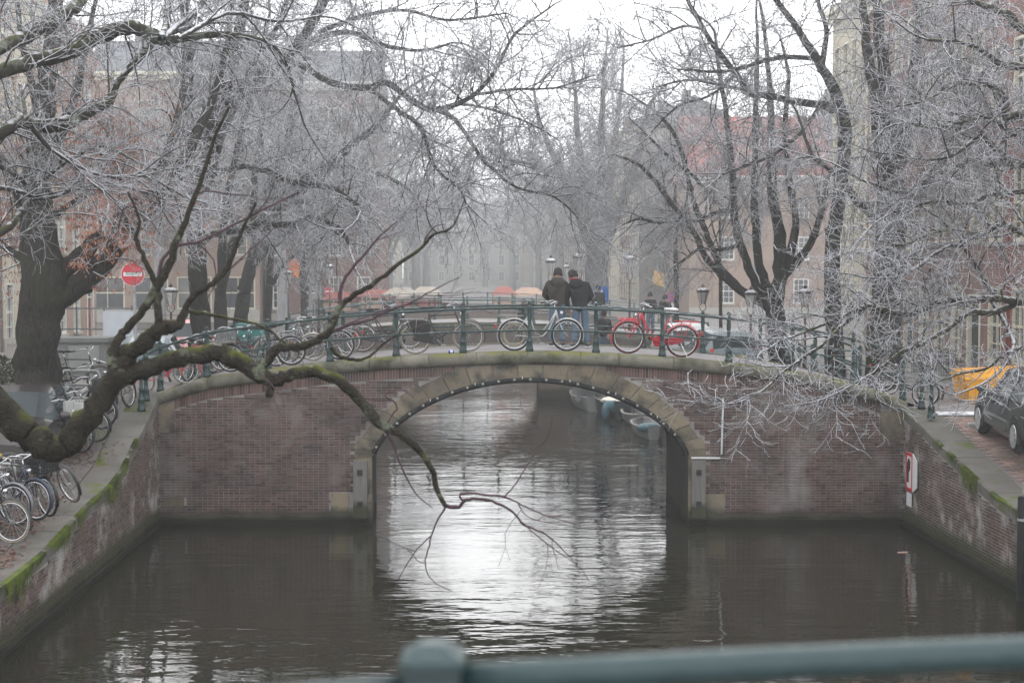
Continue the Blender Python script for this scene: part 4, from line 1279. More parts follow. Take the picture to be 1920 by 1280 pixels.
# teal bin, yellow container, mooring post, litter
TEALBIN = paint('teal enamel', (0.03, 0.25, 0.23), 0.45)
c = P(470, 600, 52); g = ground(c.x, 52)
tb = thing('kiosk_box', 'small teal box standing on the left bank behind the parked bicycles', 'box', (c.x, 52, g))
MB().box(-0.42, 0.42, -0.3, 0.3, 0, 1.35).build('body', TEALBIN, tb)
MB().box(-0.46, 0.46, -0.34, 0.34, 1.353, 1.45).build('lid', TEALBIN, tb)
YEL = mat('yellow container paint', (0.72, 0.33, 0.008), (0.62, 0.27, 0.008), scale=3, rough=0.45)
c0 = P(1812, 764, 33.0)
yc = thing('waste_container', 'bright yellow waste container parked in front of the grey car', 'container', (c0.x, 33.0, ground(c0.x, 33.0)), R(-4))
b = MB()
b.add([(0.06, 0, 0), (1.9, 0, 0), (1.9, 1.4, 0), (0.06, 1.4, 0), (-0.02, -0.04, 0.62), (1.98, -0.04, 0.62), (1.98, 1.44, 0.62), (-0.02, 1.44, 0.62)], [(0, 3, 2, 1), (0, 1, 5, 4), (1, 2, 6, 5), (2, 3, 7, 6), (3, 0, 4, 7), (4, 5, 6, 7)])
b.build('tub', YEL, yc)
MB().add([(-0.05, -0.07, 0.622), (2.0, -0.07, 0.622), (2.0, 1.47, 0.622), (-0.05, 1.47, 0.622), (-0.05, -0.03, 0.80), (2.0, -0.03, 0.93), (2.0, 1.43, 0.93), (-0.05, 1.43, 0.80)], [(0, 3, 2, 1), (0, 1, 5, 4), (1, 2, 6, 5), (2, 3, 7, 6), (3, 0, 4, 7), (4, 5, 6, 7)]).build('lid', YEL, yc)
for x in (0.2, 0.75, 1.3, 1.75): MB().box(x, x + 0.05, -0.06, -0.02, 0.03, 0.60).build('rib', YEL, yc)
yc.scale = (1, 1, 0.84)
mp = P(1916, 930, 24.6)
mt = thing('mooring_post', 'black wooden mooring post standing in the water at the right edge', 'post', (mp.x + 0.02, 24.6, -1.0))
MB().lathe([(0.085, 0), (0.085, mp.z + 0.98), (0.07, mp.z + 1.0)], 12).build('pile', mat('tarred wood', (0.015, 0.015, 0.016), (0.03, 0.03, 0.03), scale=6, rough=0.7), mt, True)
MB().lathe([(0.09, mp.z + 0.6), (0.09, mp.z + 0.64)], 12).build('band', GALV, mt)
cc = P(846, 660, 32.12)
can = thing('drink_can', 'small blue and white drink can lying on the bridge coping', 'can', (cc.x, 32.12, ztop(cc.x) + 0.034))
MB().tube([(-0.06, 0, 0), (0.06, 0, 0)], 0.033, 10).build('can_body', paint('can blue', (0.03, 0.06, 0.42), 0.3), can, True)
MB().tube([(-0.02, 0, 0), (0.035, 0, 0)], 0.0338, 10).build('can_band', WHITE, can, True)
fl = P(1690, 1022, 28.9)
tag(MB().box(-0.09, 0.09, -0.03, 0.03, -0.01, 0.012).box(0.0, 0.09, -0.03, 0.03, 0.0121, 0.016).build('litter', paint('litter', (0.55, 0.35, 0.3), 0.6), None, False, (fl.x, 28.8, 0.0)), 'scrap of pale litter floating on the water near the right quay', 'litter')
# flags
def flag(px, py, Y, label, c1, c2, rz=0.0):
    c = P(px, py, Y)
    t = thing('flag', label, 'flag', (c.x, Y, c.z), rz)
    t.scale = (0.7, 0.7, 0.7)
    MB().tube([(0.9, 0.3, -0.5), (-0.1, -0.1, 0.75)], 0.03, 6).build('pole', WHITE, t)
    rows = [[(x + 0.06 * math.sin(z * 5), 0.12 * math.sin(x * 5 + z * 2), z - 0.25 * x) for x in np.linspace(-0.7, 0.5, 9)] for z in np.linspace(-0.9, 0.6, 7)]
    MB().grid(rows).build('cloth', mat(label[:16], c1, c2, scale=1.2, rough=0.8), t, True)
flag(1237, 520, 112, 'orange and yellow flag hanging from the pale canal house on the right', (0.5, 0.2, 0.08), (0.5, 0.36, 0.12))
flag(553, 500, 92, 'red and orange flag hanging among the far left trunks', (0.6, 0.10, 0.04), (0.6, 0.22, 0.06))

# ------------------------------------------------------------------ boats
HULLD = paint('dark hull', (0.03, 0.035, 0.04), 0.5)
HULLG = mat('grey hull', (0.28, 0.28, 0.27), (0.2, 0.2, 0.2), scale=2, rough=0.6)
TARP = mat('blue tarpaulin', (0.05, 0.13, 0.16), (0.07, 0.16, 0.19), scale=4, rough=0.6)
def boat(label, px, py, Y, L_, W, H, hull, extras):
    c = P(px, py, Y)
    t = thing('rowing_boat', label, 'boat', (c.x, Y, 0.0), AXIS)
    rows = []
    n = 12
    for i in range(n + 1):
        s = i / n
        w = W / 2 * (math.sin(math.pi * min(1.0, 0.12 + s * 0.62)) if s < 0.75 else math.sin(math.pi * (0.12 + 0.75 * 0.62)) * (1 - ((s - 0.75) / 0.25) ** 2 * 0.94))
        sh = H + 0.22 * (2 * s - 1) ** 2 * H
        y = (s) * L_
        rows.append([(-w, y, sh), (-w * 0.9, y, 0.1), (-w * 0.5, y, -0.1), (w * 0.5, y, -0.1), (w * 0.9, y, 0.1), (w, y, sh), (w * 0.9, y, sh), (w * 0.8, y, 0.12), (-w * 0.8, y, 0.12), (-w * 0.9, y, sh), (-w, y, sh)])
    b = MB().grid(rows)
    b.add([rows[0][k] for k in range(6)], [(5, 4, 3, 2, 1, 0)])
    b.build('hull', hull, t, True)
    gun = MB()
    for k in (0, 5): gun.tube([r[k] for r in rows], 0.03, 5)
    gun.build('gunwale', SILL if hull is not HULLD else STEEL, t)
    for y in (L_ * 0.3, L_ * 0.6): MB().box(-W * 0.4, W * 0.4, y, y + 0.22, H * 0.6, H * 0.6 + 0.03).build('bench', TIMBER, t)
    extras(t, L_, W, H)
    return t
boat('low grey boat with a flat pale roof, farthest boat seen under the arch', 1112, 760, 57.5, 5, 1.3, 0.45, HULLG,
     lambda t, L_, W, H: (MB().box(-0.7, 0.7, 0.3, 3.8, H + 0.62, H + 0.70).build('roof', WHITE, t), MB().box(-0.5, -0.44, 0.5, 0.56, H * 0.8, H + 0.619).box(0.44, 0.5, 0.5, 0.56, H * 0.8, H + 0.619).box(-0.55, 0.55, 0.9, 3.4, H * 0.7, H + 0.619).build('cabin', SIGNGREY, t)))
boat('dark boat with blue tarpaulin at its bow seen through the right of the arch', 1168, 775, 54.5, 5, 1.5, 0.55, HULLD,
     lambda t, L_, W, H: (MB().ball((-0.45, 0.15, H * 0.85), 0.3, 8, 6, (0.9, 0.8, 0.75)).ball((-0.62, 0.0, H * 0.5), 0.22, 8, 6, (0.7, 0.7, 1.4)).build('tarpaulin', TARP, t, True), MB().ball((-0.1, 1.6, H), 0.5, 10, 6, (1.2, 1.7, 0.3)).build('cover', CREAM, t, True)))
boat('small white rimmed rowing boat moored nearest under the right of the arch', 1206, 788, 52, 3.0, 1.1, 0.35, HULLG, lambda t, L_, W, H: MB().ball((0.35, 0.2, H + 0.05), 0.1, 6, 5).build('buoy', WHITE, t, True))
boat('little grey boat with a blue cover half hidden behind the arch edge', 1226, 800, 48, 3.0, 1.0, 0.35, HULLG, lambda t, L_, W, H: MB().ball((-0.1, 0.4, H), 0.35, 8, 5, (1.2, 1.2, 0.45)).build('cover', TARP, t, True))

# ------------------------------------------------------------------ bicycles (x forward, z up, wheel axles 1.10 m apart)
SPOKE = STEEL
WR = 0.335
def wheel_meshes(tyre_m):
    ty = MB().torus((0, 0, 0), WR - 0.018, 0.0185, 28, 6).mesh('tyre', tyre_m, True)
    ri = MB().torus((0, 0, 0), WR - 0.048, 0.013, 28, 5).mesh('rim', CHROME, True)
    sp = MB()
    for i in range(18):
        a = 2 * math.pi * i / 18
        s = 0.02 if i % 2 else -0.02
        sp.bar((0.015 * math.cos(a + 0.5), s, 0.015 * math.sin(a + 0.5)), ((WR - 0.05) * math.cos(a), 0, (WR - 0.05) * math.sin(a)), 0.0022, 0.0022)
    sp.tube([(0, -0.045, 0), (0, 0.045, 0)], 0.02, 8)
    return ty, ri, sp.mesh('spokes', SPOKE)
TYRES = {'black': wheel_meshes(RUBBER), 'cream': wheel_meshes(mat('cream tyre', (0.30, 0.26, 0.20), (0.2, 0.18, 0.15), scale=9, rough=0.8)),
         'brown': wheel_meshes(mat('brown tyre', (0.17, 0.13, 0.10), (0.11, 0.09, 0.075), scale=9, rough=0.8)), 'red': wheel_meshes(mat('red rim tyre', (0.10, 0.02, 0.025), (0.07, 0.02, 0.02), scale=9, rough=0.8))}
SADDLE_B = paint('black saddle', (0.015, 0.014, 0.013), 0.5)
SADDLE_W = paint('white saddle', (0.6, 0.6, 0.58), 0.5)
GRIP = paint('dark grip', (0.03, 0.022, 0.018), 0.7)
LENS_R = paint('red reflector', (0.5, 0.02, 0.02), 0.3)
_bm = {}
def shared(key, fn):
    if key not in _bm: _bm[key] = fn()
    return _bm[key]
def fender(mb, cx, cz, a0, a1, m=5, r=None):
    r = r or WR + 0.022
    n = 14
    rows = []
    for i in range(n + 1):
        a = a0 + (a1 - a0) * i / n
        rows.append([(cx + (r + q) * math.cos(a), y, cz + (r + q) * math.sin(a)) for y, q in ((-0.028, -0.012), (-0.016, 0.004), (0, 0.008), (0.016, 0.004), (0.028, -0.012))])
    return mb.grid(rows)
def bike(label, loc, rz, fm, style='diamond', tyre='black', lean=0.06, steer=0.0, saddle=None, case=None, carrier=False, basket=None, coat=False, rack=True, stand=True, fend=None, bar='swept', group=None, reflector=True, scale=1.0, pitch=0.0):
    t = thing('bicycle', label, 'bicycle', loc, rz, group)
    t.rotation_euler = (lean, -pitch, rz)
    t.rotation_mode = 'XYZ'
    t.scale = (scale,) * 3
    rx, fx, z = 0.0, 1.10, WR
    bb = (0.46, 0, 0.29)
    st = (0.30, 0, 0.80)
    hd1, hd0 = (0.86, 0, 0.86), (0.93, 0, 0.58)
    def frame_():
        b = MB()
        b.tube([bb, st], 0.015, 6); b.tube([hd0, hd1], 0.019, 6)
        if style == 'diamond':
            b.tube([st, (hd1[0], 0, 0.80)], 0.014, 6); b.tube([bb, hd0], 0.016, 6)
        elif style == 'step':
            b.tube([(0.40, 0, 0.44), (0.55, 0, 0.40), (0.70, 0, 0.50), (0.82, 0, 0.72), (hd1[0], 0, 0.80)], 0.015, 6)
            b.tube([bb, (0.66, 0, 0.34), (0.82, 0, 0.46), hd0], 0.016, 6)
        elif style == 'loop':
            b.tube([bb, (0.60, 0, 0.32), (0.72, 0, 0.45), (0.82, 0, 0.68), (hd1[0], 0, 0.80)], 0.017, 6)
            b.tube([(0.41, 0, 0.40), (0.60, 0, 0.44), (0.75, 0, 0.62), (hd1[0], 0, 0.83)], 0.013, 6)
        for s in (-0.05, 0.05):
            b.tube([(rx, s, z), (bb[0], s * 0.6, bb[2])], 0.009, 5); b.tube([(rx, s, z), (st[0] - 0.02, s * 0.5, st[2] - 0.08)], 0.008, 5)
        return b.mesh('frame', fm, True)
    put('frame', shared(('frame', style, fm.name), frame_), t)
    ty, ri, sp = TYRES[tyre]
    # rear wheel
    w = put('wheel', ty, t, (rx, 0, z)); put('rim', ri, w); put('spokes', sp, w)
    # front assembly turned by steer about the head
    M = Matrix.Translation(hd0) @ Matrix.Rotation(steer, 4, Vector((-0.243, 0, 0.97))) @ Matrix.Translation(Vector(hd0) * -1)
    w = put('wheel', ty, t); w.matrix_basis = M @ Matrix.Translation((fx, 0, z)); put('rim', ri, w); put('spokes', sp, w)
    def fork_():
        b = MB()
        for s in (-0.05, 0.05): b.tube([(fx, s, z), (1.03, s, 0.40), (0.955, s * 0.8, 0.56), (0.93, 0, 0.60)], 0.010, 5)
        return b.mesh('fork', fm, True)
    o = put('fork', shared(('fork', fm.name), fork_), t); o.matrix_basis = M
    def bar_():
        b = MB()
        b.tube([hd1, (0.835, 0, 0.97)], 0.012, 6)
        if bar == 'swept':
            b.tube([(0.60, -0.27, 0.99), (0.70, -0.28, 1.01), (0.83, -0.23, 1.05), (0.89, -0.10, 1.03), (0.835, 0, 0.97), (0.89, 0.10, 1.03), (0.83, 0.23, 1.05), (0.70, 0.28, 1.01), (0.60, 0.27, 0.99)], 0.012, 6)
        else:
            b.tube([(0.76, -0.30, 1.0), (0.84, -0.12, 1.0), (0.835, 0, 0.97), (0.84, 0.12, 1.0), (0.76, 0.30, 1.0)], 0.012, 6)
        return b.mesh('handlebar', CHROME, True)
    o = put('handlebar', shared(('bar', bar), bar_), t); o.matrix_basis = M
    def grip_():
        b = MB()
        for s in (-1, 1):
            if bar == 'swept': b.tube([(0.58, 0.27 * s, 0.987), (0.70, 0.28 * s, 1.01)], 0.017, 6)
            else: b.tube([(0.75, 0.305 * s, 1.0), (0.785, 0.22 * s, 1.0)], 0.017, 6)
        return b.mesh('grips', GRIP, True)
    put('grips', shared(('grip', bar), grip_), o)
    def head_(): return MB().tube([(0.955, 0, 0.80), (1.01, 0, 0.80)], 0.035, 10).mesh('headlight', CHROME, True)
    hl = put('headlight', shared('head', head_), t); hl.matrix_basis = M
    def fendm(front):
        b = MB()
        if front: fender(b, fx, z, R(-20), R(130))
        else: fender(b, rx, z, R(25), R(205))
        return b.mesh('mudguard', fend or fm, True)
    if fend is not False:
        put('mudguard', shared(('fr', (fend or fm).name), lambda: fendm(False)), t)
        o = put('mudguard', shared(('ff', (fend or fm).name), lambda: fendm(True)), t); o.matrix_basis = M
    def sad_():
        b = MB()
        b.ball((-0.03, 0, 0), 0.12, 10, 6, (1.0, 0.85, 0.32)).ball((0.09, 0, 0.0), 0.08, 8, 6, (1.4, 0.42, 0.36))
        return b.mesh('saddle', saddle or SADDLE_B, True)
    put('saddle', shared(('sad', (saddle or SADDLE_B).name), sad_), t, (0.265, 0, 0.97))
    put('seat_post', shared('sp', lambda: MB().tube([(0.30, 0, 0.79), (0.268, 0, 0.94)], 0.012, 6).mesh('seat_post', CHROME, True)), t)
    def crank_():
        b = MB()
        b.torus((bb[0], -0.05, bb[2]), 0.085, 0.008, 18, 4)
        for k in range(5):
            a = k * 1.2566
            b.bar((bb[0], -0.05, bb[2]), (bb[0] + 0.08 * math.cos(a), -0.05, bb[2] + 0.08 * math.sin(a)), 0.008, 0.003)
        b.bar((bb[0], -0.07, bb[2]), (bb[0] + 0.12, -0.08, bb[2] - 0.11), 0.006, 0.01).box(bb[0] + 0.07, bb[0] + 0.17, -0.17, -0.085, bb[2] - 0.125, bb[2] - 0.10)
        b.bar((bb[0], 0.07, bb[2]), (bb[0] - 0.12, 0.08, bb[2] + 0.11), 0.006, 0.01).box(bb[0] - 0.17, bb[0] - 0.07, 0.085, 0.17, bb[2] + 0.10, bb[2] + 0.125)
        return b.mesh('crank', STEEL)
    put('crank', shared('crank', crank_), t)
    if case:
        def case_():
            b = MB()
            o_ = []
            for i in range(9): a = R(-80 + 160 * i / 8); o_.append((bb[0] + 0.02 + 0.115 * math.cos(a), bb[2] + 0.115 * math.sin(a)))
            for i in range(5): a = R(90 + 180 * i / 4); o_.append((0.0 + 0.05 * math.cos(a), z + 0.05 * math.sin(a)))
            b.prism(o_, -0.055, -0.03)
            return b.mesh('chain_case', case, True if False else False)
        put('chain_case', shared(('case', case.name), case_), t)
    if rack:
        def rack_():
            b = MB()
            for s in (-0.06, 0.06): b.tube([(0.20, s, 0.74), (-0.26, s, 0.75), (-0.33, s * 0.4, 0.74)], 0.007, 5)
            for k in range(5): b.tube([(0.15 - k * 0.1, -0.06, 0.745), (0.15 - k * 0.1, 0.06, 0.745)], 0.005, 4)
            for s in (-0.065, 0.065): b.tube([(0, s, z), (-0.16, s, 0.75)], 0.006, 4); b.tube([(0, s, z), (0.05, s, 0.745)], 0.006, 4)
            return b.mesh('luggage_rack', STEEL if fm is not BK_RED else fm, True)
        put('luggage_rack', shared(('rack', fm.name == 'red bicycle paint'), rack_), t)
    if reflector: put('rear_light', shared('rl', lambda: MB().box(-0.405, -0.37, -0.03, 0.03, 0.48, 0.56).mesh('rear_light', LENS_R)), t)
    if stand: put('kickstand', shared('ks', lambda: MB().tube([(0.03, 0.06, 0.30), (-0.12, 0.16, 0.02)], 0.009, 5).mesh('kickstand', CHROME)), t)
    if coat:
        b = MB()
        for s in (-0.06, 0.06):
            pl = [(0.0 + 0.0, 0.36), (-0.18, 0.66), (0.0, 0.72), (0.22, 0.70), (0.34, 0.60), (0.30, 0.40), (0.2, 0.33)]
            b.prism(pl, s - 0.003, s + 0.003)
        b.build('coat_guard', SADDLE_B, t)
    if carrier:
        b = MB()
        for s in (-0.13, 0, 0.13): b.tube([(0.98, s, 0.72), (1.32, s, 0.70)], 0.008, 5)
        for x in (0.98, 1.09, 1.20, 1.32): b.tube([(x, -0.15, 0.71), (x, 0.15, 0.71)], 0.008, 5)
        b.tube([(0.90, -0.13, 0.92), (0.98, -0.15, 0.72), (1.1, -0.06, 0.34)], 0.009, 5); b.tube([(0.90, 0.13, 0.92), (0.98, 0.15, 0.72), (1.1, 0.06, 0.34)], 0.009, 5)
        for s in (-0.15, 0.15): b.tube([(1.30, s, 0.70), (1.1, s * 0.5, 0.34)], 0.008, 5)
        b.tube([(0.93, -0.13, 0.84), (0.93, 0.13, 0.84)], 0.008, 5); b.tube([(0.90, -0.13, 0.92), (0.90, 0.13, 0.92)], 0.008, 5)
        b.build('front_carrier', fm, t)
    if basket:
        kind, bm_ = basket
        if kind == 'crate':      # open plastic crate over the front wheel, slats built
            x0, x1, y0, y1, z0, z1 = 0.92, 1.32, -0.19, 0.19, 0.74, 1.00
        else:
            x0, x1, y0, y1, z0, z1 = 0.98, 1.26, -0.17, 0.17, 0.76, 1.00
        b = MB()
        b.box(x0, x1, y0, y1, z0, z0 + 0.012)
        n = 6
        for i in range(n + 1):
            zz = z0 + (z1 - z0) * i / n
            th = 0.012 if i in (0, n) else 0.007
            b.box(x0, x1, y0, y0 + 0.008, zz - th, zz + th).box(x0, x1, y1 - 0.008, y1, zz - th, zz + th)
            b.box(x0, x0 + 0.008, y0 + 0.009, y1 - 0.009, zz - th, zz + th).box(x1 - 0.008, x1, y0 + 0.009, y1 - 0.009, zz - th, zz + th)
        for i in range(8):
            xx = x0 + (x1 - x0) * i / 7
            for yy in (y0 + 0.003, y1 - 0.003): b.box(xx - 0.006, xx + 0.006, yy - 0.008, yy + 0.008, z0, z1)
            yy = y0 + (y1 - y0) * i / 7
            for xx2 in (x0 + 0.003, x1 - 0.003): b.box(xx2 - 0.008, xx2 + 0.008, yy - 0.006, yy + 0.006, z0, z1)
        o = b.build('basket' if kind != 'crate' else 'crate', bm_, t); o.matrix_basis = M
    return t
BK_WHITE = mat('silver white bicycle paint', (0.50, 0.50, 0.48), (0.38, 0.38, 0.37), scale=6, rough=0.35, metal=0.2, world_space=False)
BK_RED = paint('red bicycle paint', (0.55, 0.025, 0.05), 0.3)
BK_BLACK = paint('black bicycle paint', (0.016, 0.016, 0.017), 0.35)
BK_GREY = mat('grey bicycle paint', (0.20, 0.20, 0.21), (0.14, 0.14, 0.15), scale=6, rough=0.35, metal=0.3, world_space=False)
BK_BLUE = paint('dark blue bicycle paint', (0.02, 0.035, 0.07), 0.35)
BK_ORANGE = paint('orange bicycle paint', (0.5, 0.14, 0.04), 0.4)
CREAMCASE = mat('cream wheel cover', (0.38, 0.33, 0.25), (0.3, 0.27, 0.21), scale=4, rough=0.7)
CRATEG = mat('pale grey crate', (0.48, 0.48, 0.46), (0.38, 0.38, 0.37), scale=6, rough=0.6)
CRATED = mat('grey crate', (0.24, 0.24, 0.235), (0.2, 0.2, 0.2), scale=6, rough=0.6)
BGRP = 'bicycles leaning along the brick bridge'
def on_bridge(px_rear, px_front, Y):
    s = F_PX / Y
    xa, xb = (px_rear - 960) / s, (px_front - 960) / s
    za, zb = ztop(xa) - 0.012, ztop(xb) - 0.012
    d = xb - xa
    return (xa, Y, za), (0.0 if d > 0 else math.pi), math.atan2(zb - za, abs(d)), abs(d) / 1.10
def bb(label, pr, pf, Y, fm, **kw):
    loc, rz, pitch, s = on_bridge(pr, pf, Y)
    lean = kw.pop('lean', 0.07)
    ln = lean if rz == 0 else -lean
    return bike(label, loc, rz, fm, pitch=pitch, lean=ln, group=BGRP, scale=max(0.9, min(1.05, s)), **kw)
w = bb('silver white step through bicycle with a cream wheel cover leaning on the bridge railing', 964, 1063, 32.55, BK_WHITE, style='loop', tyre='black', steer=0.12)
b = MB().torus((0, 0.045, WR), 0.22, 0.03, 24, 4, flat=0.3).build('wheel_cover', CREAMCASE, w)
bb('red bicycle with a front carrier and white saddle leaning on the bridge railing', 1277, 1172, 32.55, BK_RED, style='loop', tyre='red', saddle=SADDLE_W, case=BK_RED, carrier=True)
bb('black roadster bicycle with a black coat guard beside the bridge crest', 780, 879, 32.6, BK_BLACK, style='diamond', tyre='cream', case=BK_BLACK, coat=True, bar='swept')
bb('black bicycle with brown tyres leaning on the far bridge railing', 681, 770, 35.25, BK_BLACK, style='diamond', tyre='brown', case=BK_BLACK, lean=-0.07)
bb('grey bicycle with bright chrome rims leaning left of the second railing post', 640, 548, 32.6, BK_GREY, style='diamond', tyre='black', rack=True)
bb('black bicycle just behind the grey one on the bridge slope', 655, 580, 34.9, BK_BLACK, style='step', tyre='brown', lean=-0.08)
bb('dark bicycle carrying a square grey crate on the left bridge slope', 520, 438, 33.0, BK_BLACK, style='loop', tyre='black', basket=('crate', CRATED))
bb('blue black bicycle tangled behind the crate bicycle', 540, 462, 33.6, BK_BLUE, style='step', tyre='brown', lean=0.1)
bb('silver bicycle with raised handlebar behind the crate bicycle', 505, 590, 33.4, BK_WHITE, style='diamond', tyre='cream', lean=0.02)
bb('black bicycle with brown tyres behind the third railing post', 500, 425, 34.6, BK_BLACK, style='diamond', tyre='brown', lean=-0.08)
# left end of the bridge and quay: bikes seen end-on
def qb(label, px, py, Y, rz, fm, dx=0.0, **kw):
    c = P(px, py, Y)
    return bike(label, (c.x, Y, ground(c.x, Y)), rz, fm, group='bicycles parked on the left quay', **kw)
bb('red framed bicycle with a pale front wheel at the left end of the bridge', 270, 318, 32.7, BK_RED, style='step', tyre='cream', lean=0.06)
def street(label, px, Y, rz, fm, **kw):
    c = P(px, 640, Y)
    return bike(label, (c.x, Y, ground(c.x, Y) if Y > 36.5 else ztop(c.x)), rz, fm, group='bicycles at the left bridge foot', **kw)
street('orange bicycle seen end on at the left bridge foot', 350, 34.6, R(75), BK_ORANGE, style='diamond')
street('black bicycle seen end on beside the orange one', 372, 35.2, R(80), BK_BLACK, style='step', lean=0.1)
street('orange and grey bicycle near the post by the bridge foot', 400, 35.0, R(68), BK_ORANGE, style='step', lean=-0.05)
street('red bicycle parked end on behind the left railing', 327, 35.4, R(70), BK_RED, style='loop')
# racks of the left quay: bicycles stand across it, front wheels to the water
RACKP = mat('rack steel', (0.36, 0.36, 0.35), (0.28, 0.28, 0.28), scale=8, rough=0.5, metal=0.5)
def hoop(px, py, Y, label):
    c = P(px, py, Y); z = ground(c.x, Y)
    t = thing('bike_rack', label, 'bike rack', (c.x, Y, z), R(-12), 'steel hoops for parking bicycles')
    pts = [(0, 0, 0), (0, 0, 0.62)] + [(-0.10 + 0.10 * math.cos(a), 0, 0.62 + 0.10 * math.sin(a)) for a in np.linspace(0.2, math.pi / 2, 5)] + [(-0.75, 0, 0.72)] + [(-0.75 + 0.10 * math.cos(a), 0, 0.62 + 0.10 * math.sin(a)) for a in np.linspace(math.pi / 2 + 0.2, math.pi, 5)] + [(-0.85, 0, 0)]
    MB().tube(pts, 0.026, 8).build('hoop', RACKP, t, True)
    MB().box(-0.06, 0.06, -0.06, 0.06, 0, 0.015).box(-0.91, -0.79, -0.06, 0.06, 0, 0.015).build('foot_plate', RACKP, t)
for i, (px, Y) in enumerate(((163, 29.4), (172, 30.0), (180, 30.7), (187, 31.4))):
    hoop(px, 740, Y, ('nearest', 'second nearest', 'third nearest', 'farthest')[i] + ' grey steel hoop of the bicycle stand on the left quay')
qb('black bicycle with a pale slatted crate on its front parked beside the left trunk', 55, 760, 29.1, R(-18), BK_BLACK, style='loop', tyre='black', basket=('crate', CRATEG), lean=0.03)
qb('black bicycle in the second place of the left quay stand', 84, 745, 29.7, R(-14), BK_BLACK, style='diamond', tyre='black', lean=0.12)
qb('black bicycle with thick tyre in the third place of the left quay stand', 92, 738, 30.3, R(-10), BK_BLACK, style='step', tyre='black', lean=-0.05, basket=('wire', BLACK))
qb('dark grey bicycle in the fourth place of the left quay stand', 97, 730, 31.0, R(-8), BK_GREY, style='diamond', tyre='black', lean=0.1)
qb('black bicycle in the fifth place of the left quay stand', 100, 722, 31.8, R(-12), BK_BLACK, style='diamond', tyre='brown')
qb('black bicycle parked against the last post of the left quay', 243, 745, 31.3, R(-100), BK_BLACK, style='step', tyre='black', lean=0.1)
# nearest bikes at the bottom left
qb('black bicycle with chrome lamps leaning out over the left quay, nearest the car', 42, 890, 26.0, R(-24), BK_BLACK, style='loop', tyre='brown', lean=0.25, steer=-0.35)
qb('black bicycle with front wheel turned to the water at bottom left', 2, 900, 25.0, R(-30), BK_BLACK, style='diamond', tyre='black', lean=0.05, steer=-0.25, basket=('wire', BLACK))
qb('dark blue bicycle packed between two black ones at bottom left', -30, 905, 24.6, R(-26), BK_BLUE, style='step', tyre='black', lean=0.0)
qb('grey bicycle with wide mudguard at the left edge', -75, 930, 24.1, R(-22), BK_GREY, style='step', tyre='black', lean=0.05)
qb('black bicycle with white striped tyres cut by the left edge', -95, 950, 23.4, R(-16), BK_BLACK, style='loop', tyre='cream', lean=-0.04)
for i, (px, Y) in enumerate(((12, 24.4), (28, 25.4))):
    hoop(px, 900, Y, ('grey steel hoop holding bicycles at the bottom left corner', 'grey steel hoop between the car and the bottom left bicycles')[i])
# right slope
bb('grey bicycle with bright rims at the right bridge foot under the frosted twigs', 1648, 1722, 33.0, BK_GREY, style='diamond', tyre='black', lean=0.05)
bb('black bicycle leaning among the posts at the right bridge foot', 1740, 1672, 34.0, BK_BLACK, style='step', tyre='brown', lean=-0.06)

